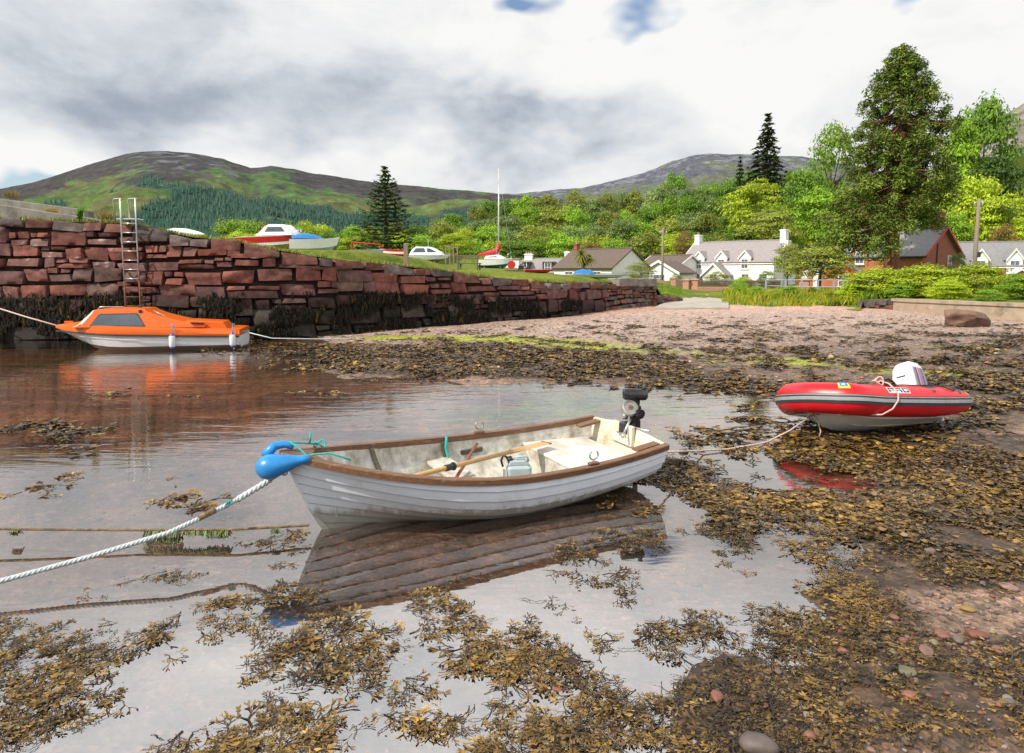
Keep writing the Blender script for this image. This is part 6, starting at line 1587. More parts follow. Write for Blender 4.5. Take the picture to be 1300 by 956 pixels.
wire(P2 + Vector((.3, 0, -.35)), Vector((P2.x + 20, 60, P2.z - .6)), .4, 'upper overhead wire running right from the tall telegraph pole')
wire(P2 + Vector((.3, 0, -.6)), Vector((P2.x + 20, 56, P2.z - 1.2)), .4, 'lower overhead wire running right from the tall telegraph pole')
wire(poles[0] + Vector((0, 0, -.3)), D(640, 318, 85), .8, 'thin wire from the middle telegraph pole across to the slate chimneys')
def pillar(px, ptop, pbot, Y, label, w=.5):
    p0, p1 = D(px, pbot, Y), D(px, ptop, Y)
    t = thing('gate_pillar', label, 'gate pillar', (p0.x, Y, min(p0.z, lz(p0.x, Y) )), R(-30)); H = p1.z - t.location.z
    m_ = MB(); m_.box((0, 0, H * .42), (w, w, H * .86), bev=.03); m_.build('pillar_shaft', M['pink_stone'], t)
    m_ = MB(); m_.box((0, 0, H * .88), (w * 1.25, w * 1.25, .12), bev=.03); m_.lathe([(w * .5, H * .90), (w * .3, H * .97), (w * .1, H)], 10); m_.build('pillar_cap', M['pink_stone'], t)
    return t
pillar(856, 352, 364, 60, 'leftmost pink stone gate pillar beside the clipped hedge'); pillar(871.5, 354, 368, 57, 'middle pink stone gate pillar at the left of the garden gate'); pillar(882.5, 353.5, 368, 57, 'pink stone gate pillar at the right of the garden gate', .55)
pillar(1021, 353, 374, 52, 'pale stone pillar at the railing left of the sandstone house', .7)
ga = thing('garden_gate', 'small dark timber gate between two pink stone pillars', 'gate', D(877, 367, 57))
for k in range(7): m_ = MB(); q = D(873.3 + k * 1.25, 367, 57); m_.box((q.x, 57, q.z + .42), (.05, .03, .75)); m_.build('bar', M['fence_wood'], ga, world=True)
for dz in (.2, .62): m_ = MB(); a, b_ = D(873, 367, 57.04), D(881, 367, 57.04); m_.box(((a.x + b_.x) / 2, 57.04, a.z + dz), (b_.x - a.x, .04, .07)); m_.build('rail', M['fence_wood'], ga, world=True)
pf = thing('picket_fence', 'weathered picket fence along the white cottage garden', 'fence', D(930, 366, 60))
A0, A1 = D(884.5, 367, 57.5), D(990, 366, 64)
n = 78
pk = MB()
for k in range(n):
    q = A0.lerp(A1, k / (n - 1)); m_ = pk; zz = max(q.z, lz(q.x, q.y) ) - .05
    if k < 100:
        m_ = MB(); m_.prism([(q.x - .035, zz), (q.x + .035, zz), (q.x + .035, zz + .78), (q.x, zz + .84), (q.x - .035, zz + .78)], q.y - .012, q.y + .012); m_.build('picket', M['fence_wood'], pf, world=True)
for dz in (.2, .62): m_ = MB(); m_.tube([A0 + Vector((0, .04, dz)), A1 + Vector((0, .04, dz))], .03, 4); m_.build('rail', M['fence_wood'], pf, world=True)
for (a_, b_, lab) in ((D(858, 364, 59.6), D(870, 366, 57.3), 'short timber fence panel between the two left gate pillars'),):
    t = thing('timber_fence', lab, 'fence', a_.lerp(b_, .5))
    for k in range(9): q = a_.lerp(b_, k / 8); m_ = MB(); m_.box((q.x, q.y, q.z + .4), (.06, .03, .75)); m_.build('picket', M['fence_wood'], t, world=True)
    m_ = MB(); m_.tube([a_ + Vector((0, .04, .6)), b_ + Vector((0, .04, .6))], .03, 4); m_.build('rail', M['fence_wood'], t, world=True)
lw = MB(); a_, b_ = D(884, 368.5, 56.6), D(925, 368, 58); lw.prism([(a_.x, a_.z - .3), (b_.x, b_.z - .3), (b_.x, b_.z + .28), (a_.x, a_.z + .28)], 56.6, 57.0)
tag(lw.build('garden_wall', M['pink_stone'], bevel=.03), 'low pink stone garden wall under the picket fence', 'wall')
lw = MB(); a_, b_ = D(815, 358, 62), D(846, 361, 62); lw.prism([(a_.x, a_.z - .5), (b_.x, b_.z - .5), (b_.x, b_.z + .32), (a_.x, a_.z + .32)], 62, 62.3)
tag(lw.build('garden_wall', M['pink_stone'], bevel=.03), 'low brick coloured garden wall in front of the second bungalow', 'wall')
rl = thing('metal_railing', 'blue grey metal railing with two rails in front of the sandstone house', 'railing', D(1030, 372, 48))
rp_ = [(972, 372, 50), (997, 374, 48.5), (1017, 375, 48), (1037.5, 376, 47.5), (1058, 376, 47), (1085, 377, 46.5), (1105, 377, 46)]
tops = []
for px, pb, Y in rp_:
    q = D(px, pb, Y); H = (pb - 355) / FPX * Y
    m_ = MB(); m_.box((q.x, Y, q.z + H / 2), (.11, .11, H)); m_.build('post', M['rail_grey'], rl, world=True); tops.append((q, H))
for f in (.97, .55):
    m_ = MB(); m_.tube([q + Vector((0, 0, H * f)) for q, H in tops], .035, 6); m_.build('rail', M['rail_grey'], rl, True, world=True)
lw = MB(); a_, b_ = D(958, 372, 51), D(1035, 377, 48); lw.prism([(a_.x, a_.z - .6), (b_.x, b_.z - .6), (b_.x, b_.z + .35), (a_.x, a_.z + .35)], 49.5, 49.9)
tag(lw.build('garden_wall', M['seawall_concrete'], bevel=.03), 'low pale wall behind the metal railing', 'wall')
# ------------------------------------------------------------------ sea wall with its broken rubble end, boulder
sw = thing('sea_wall', 'low sand coloured concrete sea wall in front of the bright shrubs', 'wall', (XY(1250, 27), 27, .3))
SL = [(XY(px, Y), Y, z) for px, Y, z in [(1136, 31.7, .95)] + SEA[2:]]
rows = []
for i, (x, y, z) in enumerate(SL):
    a = SL[max(0, i - 1)]; b_ = SL[min(len(SL) - 1, i + 1)]; tx, ty = b_[0] - a[0], b_[1] - a[1]; L = math.hypot(tx, ty); nx, ny = ty / L, -tx / L
    rows.append([(x + nx * .06, y + ny * .06, z - 1.2), (x + nx * .06, y + ny * .06, z - .12), (x + nx * .12, y + ny * .12, z - .10), (x + nx * .12, y + ny * .12, z + .03), (x - nx * .45, y - ny * .45, z + .03), (x - nx * .45, y - ny * .45, z - 1.2)])
fine_rows = []
for i in range(len(rows) - 1):
    for k in range(14):
        t = k / 14; row = []
        for j in range(6):
            p = Vector(rows[i][j]).lerp(Vector(rows[i + 1][j]), t); nz_ = (fbm(np.array([p.x * 2.]), np.array([p.z * 3.]), s=91)[0] - .5) * .07
            row.append((p.x, p.y + nz_, p.z + nz_ * .6))
        fine_rows.append(row)
fine_rows.append(rows[-1])
m_ = MB(); m_.grid(fine_rows); m_.f.append((0, 1, 2, 3, 4, 5)); m_.m.append(0); m_.build('wall_body', M['seawall_concrete'], sw, smooth=35, world=True)
sq = [(XY(1092, 33.8), 33.8, .78), (XY(1098, 33.5), 33.5, .86), (XY(1138, 31.6), 31.6, .95)]
sqs = [0, math.hypot(sq[1][0] - sq[0][0], .3), 0]; sqs[2] = sqs[1] + math.hypot(sq[2][0] - sq[1][0], sq[2][1] - sq[1][1])
def pos3(s): return tuple(np.interp(s, sqs, [q[k] for q in sq]) for k in range(3))
m_ = MB(); stones((0, sqs[2]), .2, lambda s: pos3(s)[2], (.18, .45), (.13, .24), 55, m_, red=False, pos=pos3)
m_.build('rubble_end', M['wallstone'], sw, smooth=70, world=True, fixn=False)
def rock(name, label, loc, size, seed, m_, cat='rock', n=2, parent=None, sharp=.5):
    import bmesh
    bm = bmesh.new(); bmesh.ops.create_icosphere(bm, subdivisions=n + 1, radius=1)
    co = np.array([v.co[:] for v in bm.verts]); g = np.random.default_rng(seed)
    d_ = fbm(co[:, 0] * 1.3 + seed, co[:, 1] * 1.3, co[:, 2] * 1.3, s=seed, o=4)
    for _ in range(7):
        nn = g.normal(0, 1, 3); nn /= np.linalg.norm(nn); h_ = g.uniform(.6, .9); ex = np.clip(co @ nn - h_, 0, None); co -= nn[None] * ex[:, None] * .85
    co *= (1 + (d_[:, None] - .5) * sharp); co *= np.array(size)
    for v, c in zip(bm.verts, co): v.co = c
    me = bpy.data.meshes.new(name); bm.to_mesh(me); bm.free(); me.materials.append(m_)
    me.polygons.foreach_set('use_smooth', [True] * len(me.polygons)); me.set_sharp_from_angle(angle=R(50))
    o_ = bpy.data.objects.new(name, me); COL.objects.link(o_); o_.location = loc; o_.rotation_euler = (0, 0, g.uniform(0, 6))
    if label: tag(o_, label, cat)
    return o_
q = G(1229, 417, .3); o_ = rock('boulder', 'large brown boulder on the sand against the concrete sea wall', (q.x, q.y + .3, .52), (.84, .6, .42), 5, M['boulder'], n=4); o_.rotation_euler = (0, R(6), R(10))
# ================================================================== trees and shrubs
GREENS = {'lime': [(.36, .45, .022), (.30, .42, .022), (.44, .50, .035)], 'bright': [(.22, .37, .025), (.27, .41, .03), (.18, .32, .022)], 'mid': [(.13, .235, .024), (.16, .27, .028), (.10, .19, .02)],
          'olive': [(.23, .27, .04), (.18, .22, .035), (.28, .30, .05)], 'dark': [(.06, .12, .018), (.08, .15, .025), (.05, .10, .016)], 'grey': [(.20, .28, .08), (.16, .235, .07), (.25, .32, .10)], 'rust': [(.22, .12, .04), (.26, .16, .05), (.16, .12, .03)]}
def crown_mesh(seed, lobes, per, size, wide=.40, z0=.16, flat=.75, open_=0.0, top=1.0, low=-.8):
    g = np.random.default_rng(seed)
    P_, O_, S_ = [], [], []
    cz = (z0 + top) / 2; hz = (top - z0) / 2
    for k in range(lobes):
        d = g.normal(0, 1, 3); d /= np.linalg.norm(d)
        if d[2] < low: d[2] *= -.6
        r_ = g.uniform(.55, 1.0) ** .6
        zz = cz + d[2] * hz * r_ * .82
        ww = wide * (1.0 - .35 * max(0, (zz - cz) / hz) ** 1.5)
        c = np.array([d[0] * ww * r_ * .85, d[1] * ww * r_ * .85, zz])
        lr = g.uniform(.09, .17) * (wide / .40) ** .5
        n = int(per * g.uniform(.7, 1.3))
        q = g.normal(0, 1, (n, 3)); q /= np.linalg.norm(q, axis=1, keepdims=True)
        q[:, 2] = np.where(q[:, 2] < -.2, -q[:, 2] * .5, q[:, 2])
        rad = g.uniform(.45, 1.12, (n, 1)) ** .7
        p = c + q * rad * lr * np.array([1.15, 1.15, flat])
        P_.append(p); O_.append(q); S_.append(np.full(n, g.uniform(.78, 1.22)))
    return np.concatenate(P_), np.concatenate(O_), np.concatenate(S_), g
def trunk_mesh(seed, h=.45, r_=.025, limbs=7, spread=.28):
    g = np.random.default_rng(seed); m_ = MB()
    top = Vector((g.uniform(-.03, .03), g.uniform(-.03, .03), h))
    m_.tube([(0, 0, -.06), (0, 0, .02), top * .5, top, top + Vector((.02, 0, .25))], [r_ * 1.5, r_ * 1.1, r_ * .85, r_ * .65, r_ * .2], 8)
    for k in range(limbs):
        a = 2 * PI * k / limbs + g.uniform(-.4, .4); z = h * g.uniform(.5, 1.05); b_ = top * (z / h)
        e = Vector((math.cos(a) * spread * g.uniform(.6, 1.1), math.sin(a) * spread * g.uniform(.6, 1.1), z + g.uniform(.12, .36)))
        mid_ = b_.lerp(e, .5) - Vector((0, 0, .03)); m_.tube([b_, mid_, e], [r_ * .5, r_ * .33, r_ * .1], 6)
    return m_
TT = {}
def broadleaf(key, seed, lobes, per, size, **kw):
    P_, O_, S_, g = crown_mesh(seed, lobes, per, size, **kw)
    V, Qd, c = leaf_quads(P_, size, [(1, 1, 1), (.86, .92, .8), (1.12, 1.1, 1.1)], g, O_, 1.25, .6)
    c = c * np.repeat(S_, 4)[:, None]
    TT[key] = (V, Qd, c, trunk_mesh(seed))
broadleaf('oak', 1, 64, 110, .0165, wide=.46, z0=.10)
broadleaf('ash', 2, 56, 110, .0155, wide=.40, z0=.06, flat=.9)
broadleaf('round', 3, 66, 100, .015, wide=.42, z0=.02, flat=.8)
broadleaf('tall', 4, 56, 100, .015, wide=.30, z0=.08, flat=1.0)
broadleaf('layer', 5, 62, 105, .016, wide=.48, z0=.06, flat=.45)
broadleaf('airy', 6, 50, 90, .0145, wide=.42, z0=.10, flat=.7)
_cache = {}
def tree(key, pal, px, ptop, Y, wpx, label, group=None, name='tree', zg=None, cat='tree', seed=0, sink=0):
    x = XY(px, Y); z = (lz(x, Y) if zg is None else zg) - sink
    H = CAM_H + (345 - ptop) / FPX * Y - z
    H = max(H, 2.0)
    Wd = wpx / FPX * Y
    k = (key, pal)
    V, Qd, c, tm = TT[key]
    wt = V[:, 0].max() - V[:, 0].min()
    t = thing(name, label, cat, (x, Y, z), random.uniform(0, 6.28), group)
    t.scale = (Wd / wt, Wd / wt, H)
    if k not in _cache:
        p = np.array(GREENS[pal]); g = np.random.default_rng(hash(k) % 1000 if 0 else len(_cache) + 5)
        cl = np.repeat(p[g.integers(0, len(p), len(Qd))], 4, 0) * c
        o = mesh_np('crown', V, Qd, M['leaf'], t, cols=cl)
        tr = tm.build('trunk', M['bark'], t, True)
        _cache[k] = (o.data, tr.data)
    else:
        for nm, d in zip(('crown', 'trunk'), _cache[k]):
            o = bpy.data.objects.new(nm, d); COL.objects.link(o); o.parent = t
    return t
def skyline(px): return np.interp(px, [280, 300, 350, 400, 450, 520, 560, 600, 640, 680, 720, 760, 800, 830, 855, 885, 920, 960, 1000, 1060, 1100, 1200, 1300], [272, 268, 276, 282, 282, 284, 276, 264, 254, 250, 246, 250, 246, 236, 222, 238, 230, 216, 214, 208, 210, 220, 232])
ADJ = {'lime': 'yellow green', 'bright': 'bright green', 'mid': 'mid green', 'olive': 'olive green', 'dark': 'dark green', 'grey': 'grey green', 'rust': 'rusty leaved'}
SHAPE = {'oak': 'broad crowned', 'ash': 'bushy', 'round': 'rounded', 'tall': 'narrow', 'layer': 'layered', 'airy': 'airy'}
def near_what(px):
    L = [(330, 'the red striped cruiser'), (400, 'the blue covered open boat'), (460, 'the red frame'), (492, 'the lone conifer'), (545, 'the small white cabin boat'), (595, 'the bench'), (634, "the yacht's mast"), (668, 'the left white chimney'), (700, 'the slate dormers'), (745, 'the bungalow roof'), (795, 'the bungalow gable'), (843, 'the middle telegraph pole'), (893, "the cottage's left chimney"), (935, 'the cottage dormers'), (983, "the cottage's right chimney"), (1040, 'the left flank of the giant conifer'), (1130, 'the giant conifer trunk'), (1195, 'the red house gable'), (1245, 'the right telegraph pole'), (1290, 'the right edge cottage')]
    a = min(L, key=lambda q: abs(q[0] - px)); d = px - a[0]
    return ('straight above ' if abs(d) < 8 else 'up left of ' if d < 0 else 'up right of ') + a[1]
used_labels = set()
def lab_tree(key, pal, row, px):
    base = f"{ADJ[pal]} {SHAPE[key]} tree, {row} row, {near_what(px)}"
    s = base; n = 0
    while s in used_labels:
        n += 1; s = base.replace(' row,', ' row, %s,' % ('near' if n == 1 else 'far'))
        if n > 2: break
    used_labels.add(s); return s
rt = random.Random(21)
def row(rowname, xs, dtop, Y, wr, keys, pals, djit=6, tj=5):
    for px in xs:
        px = px + rt.uniform(-7, 7); k = rt.choice(keys); p = rt.choice(pals)
        tree(k, p, px, (skyline(px) + dtop if not callable(dtop) else dtop(px)) + rt.uniform(-tj, tj), Y + rt.uniform(-djit, djit), rt.uniform(*wr), lab_tree(k, p, rowname, px), 'trees on the wooded slope', sink=2.6 if Y > 100 else .8)
KB = ['oak', 'ash', 'round', 'airy', 'ash', 'round']
row('skyline', range(580, 1010, 21), -6, 195, (36, 50), KB, ['mid', 'olive', 'bright', 'mid', 'grey'])
row('upper', range(572, 1030, 25), 13, 160, (42, 58), KB, ['mid', 'bright', 'lime', 'olive', 'grey', 'bright'])
row('middle', range(560, 1040, 28), lambda px: np.interp(px, [560, 700, 850, 1000], [288, 280, 268, 258]), 130, (46, 62), KB, ['bright', 'lime', 'mid', 'grey', 'bright', 'olive'])
row('lower', range(566, 1060, 31), lambda px: np.interp(px, [560, 700, 850, 1000, 1060], [305, 300, 290, 285, 290]), 108, (46, 64), KB, ['lime', 'bright', 'mid', 'lime', 'olive', 'bright'])
row('far left', range(292, 470, 25), lambda px: np.interp(px, [290, 310, 340, 400, 470], [268, 266, 278, 276, 284]), 105, (40, 54), KB, ['lime', 'bright', 'olive', 'lime'], tj=3)
row('near left', range(300, 575, 30), lambda px: np.interp(px, [290, 340, 420, 500, 570], [296, 290, 292, 296, 292]), 92, (44, 60), KB, ['lime', 'bright', 'mid', 'lime'], tj=4)
row('behind conifer', range(505, 572, 26), lambda px: 276, 112, (44, 56), KB, ['mid', 'bright', 'olive'])
# individually placed trees on the right
for key, pal, px, top, Y, w, lab in [
    ('airy', 'bright', 1050, 148, 125, 76, 'tall airy bright green tree rising left of the giant conifer top'),
    ('round', 'mid', 1018, 205, 118, 70, 'mid green rounded tree at the left foot of the tall airy tree'),
    ('layer', 'lime', 958, 222, 105, 90, 'yellow green layered tree below the dark spruce above the cottage roof'),
    ('layer', 'olive', 975, 262, 96, 100, 'olive layered tree spreading over the right chimney of the cottage'),
    ('oak', 'bright', 1040, 235, 100, 80, 'bright green broad tree tucked against the left side of the giant conifer'),
    ('oak', 'mid', 1236, 120, 108, 84, 'tall mid green tree right of the giant conifer against the sky'),
    ('tall', 'bright', 1212, 150, 104, 60, 'narrow bright tree squeezed between the giant conifer and the tall right tree'),
    ('oak', 'dark', 1258, 196, 98, 76, 'dark green tree at the right flank of the tall right tree'),
    ('round', 'lime', 1228, 212, 88, 84, 'yellow green domed tree behind the red house chimney'),
    ('layer', 'lime', 1272, 240, 84, 90, 'yellow green layered tree right of the tall telegraph pole'),
    ('airy', 'rust', 1272, 280, 80, 40, 'rusty leaved small tree behind the slate cottage roof'),
    ('ash', 'lime', 1310, 225, 86, 70, 'bushy yellow green tree cut by the right edge of the view'),
    ('round', 'bright', 1205, 262, 82, 60, 'bright green rounded tree directly behind the red house gable'),
    ('layer', 'lime', 1300, 270, 82, 60, 'low yellow green tree above the right end of the slate roof'),
    ('ash', 'mid', 1345, 225, 100, 80, 'mid green tree just beyond the right edge'),
    ('round', 'mid', 1190, 225, 92, 60, 'mid green tree seen through the right skirt of the giant conifer'),
    ('layer', 'lime', 860, 292, 100, 52, 'yellow green layered tree left of the cottage left chimney'),
    ('airy', 'rust', 868, 290, 96, 30, 'rusty brown small tree above the second bungalow'),
    ('airy', 'rust', 748, 306, 100, 44, 'orange leaved low tree peeping over the bungalow roof ridge'),
    ('round', 'olive', 1040, 306, 54, 92, 'olive bushy tree covering the left wing of the red house'),
    ('round', 'olive', 1000, 304, 72, 40, 'small olive tree at the rear gable of the white cottage'),
    ('ash', 'mid', 1085, 300, 72, 60, 'mid green tree behind the sandstone house under the giant conifer')]:
    tree(key, pal, px, top, Y, w, lab)
# ---- conifers
def conifer(seed, whorls, per, droop, quad, cols, up=.0, gaps=.0, wide=.2, z0=.05, lean=1.0, nq=22):
    g = np.random.default_rng(seed); P_, O_, m_ = [], [], MB()
    m_.tube([(0, 0, -.05), (0, 0, .3), (0, 0, .7), (0, 0, .99)], [.018, .014, .008, .002], 8)
    for k in range(whorls):
        f = k / (whorls - 1); z = z0 + (1 - z0) * f ** .92
        L = wide * (1 - f) ** lean + .012
        n_ = per if f < .85 else max(4, per - 3)
        for j in range(n_):
            a = 2 * PI * j / n_ + g.uniform(-.3, .3) + k * .7; l_ = L * g.uniform(.72, 1.12)
            b_ = Vector((0, 0, z)); e = Vector((math.cos(a) * l_, math.sin(a) * l_, z - droop * l_ + up * l_ + g.uniform(-.008, .008)))
            mid_ = b_.lerp(e, .55) + Vector((0, 0, -up * l_ * .45 + droop * l_ * .1))
            m_.tube([b_, mid_, e], [.004 * (1.2 - f), .0025, .001], 4, False)
            for q in range(int(nq * (l_ / wide) ** .7) + 3):
                t = g.uniform(.12, 1.04) ** .8; p = (b_ * (1 - t) ** 2 + mid_ * 2 * t * (1 - t) + e * t * t)
                sw = .16 * l_ * (1.15 - t)
                P_.append(p + Vector((-math.sin(a) * g.normal(0, sw), math.cos(a) * g.normal(0, sw), g.normal(-.004, .006)))); O_.append((math.cos(a) * .3, math.sin(a) * .3, 1))
    V, Qd, c = leaf_quads(np.array(P_), quad, cols, g, np.array(O_), 1.9, .55)
    return V, Qd, c, m_
def conifer_tree(name, label, px, ptop, pbase_z, Y, wpx, data):
    V, Qd, c, m_ = data; x = XY(px, Y); z = lz(x, Y) if pbase_z is None else pbase_z
    H = CAM_H + (345 - ptop) / FPX * Y - z; Wd = wpx / FPX * Y; wt = V[:, 0].max() - V[:, 0].min()
    t = thing(name, label, 'tree', (x, Y, z), .4); t.scale = (Wd / wt, Wd / wt, H)
    mesh_np('crown', V, Qd, M['needle'], t, cols=c); m_.build('trunk', M['bark'], t, True)
    return t
conifer_tree('conifer', 'lone dark conifer with upswept layered branches behind the boats on the bank', 491, 216, None, 84, 96, conifer(3, 22, 8, .12, .012, [(.035, .075, .016), (.055, .10, .02), (.09, .12, .03)], up=.38, wide=.26, lean=.85, nq=26))
conifer_tree('spruce', 'dark pointed spruce standing above the wooded slope left of the giant conifer', 968, 152, None, 150, 92, conifer(4, 26, 9, .35, .013, [(.03, .05, .018), (.05, .075, .022), (.07, .08, .03)], wide=.22, lean=.95, nq=20))
conifer_tree('spruce', 'small dark spruce tip poking above the wood left of the taller spruce', 935, 203, None, 150, 40, conifer(5, 20, 8, .3, .016, [(.04, .08, .02), (.06, .10, .025)], wide=.2, nq=14))
# ---- giant sequoia
g = np.random.default_rng(77)
SQ = []   # clumps: (x,z) outline in units of metres from the photographed silhouette
YS = 70.0; sx0, sz0 = XY(1131, YS), .6
Hs = CAM_H + (345 - 66) / FPX * YS - sz0
sqt = thing('giant_conifer', 'giant dark green conifer with a red trunk towering over the red house', 'tree', (XY(1131, 56.5), 56.5, lz(XY(1131, 56.5), 56.5)))
sqt.scale = (56.5 / YS,) * 3
m_ = MB(); m_.tube([(0, 0, -.4), (0, 0, .3), (0, 0, 2.5), (0, 0, 7), (.05, 0, 14), (.05, 0, Hs - 2.2)], [1.15, .95, .72, .55, .32, .05], 14)
P_, O_, S_ = [], [], []
prof_l = ([0, .1, .2, .37, .53, .7, .87, .95, 1], [6.5, 7.6, 7.6, 6.2, 5.0, 4.3, 2.7, 1.5, .4])
prof_r = ([0, .1, .2, .37, .53, .7, .87, .95, 1], [1.2, 2.2, 2.6, 4.0, 5.2, 4.8, 3.0, 1.8, .4])
NCL = 900
for k in range(NCL):
    f = .12 + .875 * g.beta(1.0, 1.2); a = g.uniform(0, 2 * PI)
    wl_, wr_ = np.interp(f, *prof_l), np.interp(f, *prof_r)
    lim = wr_ if math.cos(a) > 0 else wl_; lim = lim * abs(math.cos(a)) + (wl_ + wr_) / 2 * (1 - abs(math.cos(a)))
    lim *= 1.04 + .24 * math.sin(f * 41 + a * 2) * math.sin(a * 3 + f * 17)
    r_ = lim * g.uniform(.12, 1.0) ** .55
    c = np.array([math.cos(a) * r_, math.sin(a) * r_, f * Hs - .22 * r_])
    if f < .36 and math.sin(a) < .2 and -.2 < c[0] < 1.3 and r_ > .5: continue
    if math.cos(a) > -.1 and f < .30 and c[0] > -.8: continue
    if f < .19: continue
    if k % 3 == 0:
        b_ = Vector((0, 0, c[2] + r_ * .3)); m_.tube([b_, b_.lerp(Vector(c), .5) + Vector((0, 0, -.25)), Vector(c)], [.12, .08, .03], 5, False)
    cr = g.uniform(.5, 1.0) * (1.2 - .5 * f); n = int(115 * g.uniform(.7, 1.3))
    q = g.normal(0, 1, (n, 3)); q /= np.linalg.norm(q, axis=1, keepdims=True)
    rad = g.uniform(.2, 1.08, (n, 1)) ** .7; p = c + q * rad * np.array([cr, cr, cr * .95]); p[:, 2] -= (rad[:, 0] ** 2) * cr * .25
    P_.append(p); o_ = q.copy(); o_[:, 2] += .35; O_.append(o_); S_.append(np.full(n, g.uniform(.55, 1.4)))
P_ = np.concatenate(P_); O_ = np.concatenate(O_); S_ = np.concatenate(S_)
V, Qd, c = leaf_quads(P_, .085, [(.12, .20, .024), (.16, .24, .028), (.09, .15, .02), (.21, .24, .04)], g, O_, 2.1, .45)
br = (g.random(len(P_)) < .07)
c = c * np.repeat(S_, 4)[:, None]; c[np.repeat(br, 4)] = np.array([.14, .075, .03])
mesh_np('crown', V, Qd, M['needle'], sqt, cols=c); m_.build('trunk', M['bark_red'], sqt, True)
# ---- shrubs, hedges
def shrub(name, label, px, ptop, Y, wpx, pal, key='round', zoff=-.1, deep=1.0):
    x = XY(px, Y); z = lz(x, Y) + zoff; H = CAM_H + (345 - ptop) / FPX * Y - z; Wd = wpx / FPX * Y
    V, Qd, c, tm = SH[key]; wt = V[:, 0].max() - V[:, 0].min()
    t = thing(name, label, 'shrub', (x, Y, z), rt.uniform(0, 6.28)); t.scale = (Wd / wt, Wd / wt * deep, max(H, .4))
    p = np.array(GREENS[pal]); g_ = np.random.default_rng(len(_cache) + 300)
    k = ('sh', key, pal)
    if k not in _cache:
        o = mesh_np('foliage', V, Qd, M['leaf'], t, cols=np.repeat(p[g_.integers(0, len(p), len(Qd))], 4, 0) * c); tr = tm.build('stem', M['bark'], t, True); _cache[k] = (o.data, tr.data)
    else:
        for nm, d in zip(('foliage', 'stem'), _cache[k]): o = bpy.data.objects.new(nm, d); COL.objects.link(o); o.parent = t
    return t
SH = {}
def mkshrub(key, seed, lobes, per, size, flat, elong=1.25):
    P_, O_, S_, g_ = crown_mesh(seed, lobes, per, size, wide=.5, z0=-.12, flat=flat, low=-2)
    V, Qd, c = leaf_quads(P_, size, [(1, 1, 1), (.85, .9, .8), (1.15, 1.1, 1.1)], g_, O_, elong, .5); SH[key] = (V, Qd, c * np.repeat(S_, 4)[:, None], trunk_mesh(seed, .3, .02, 6, .25))
mkshrub('round', 11, 80, 130, .014, .8); mkshrub('spray', 12, 90, 140, .0135, .8, 1.8); mkshrub('tight', 13, 90, 140, .011, .8)
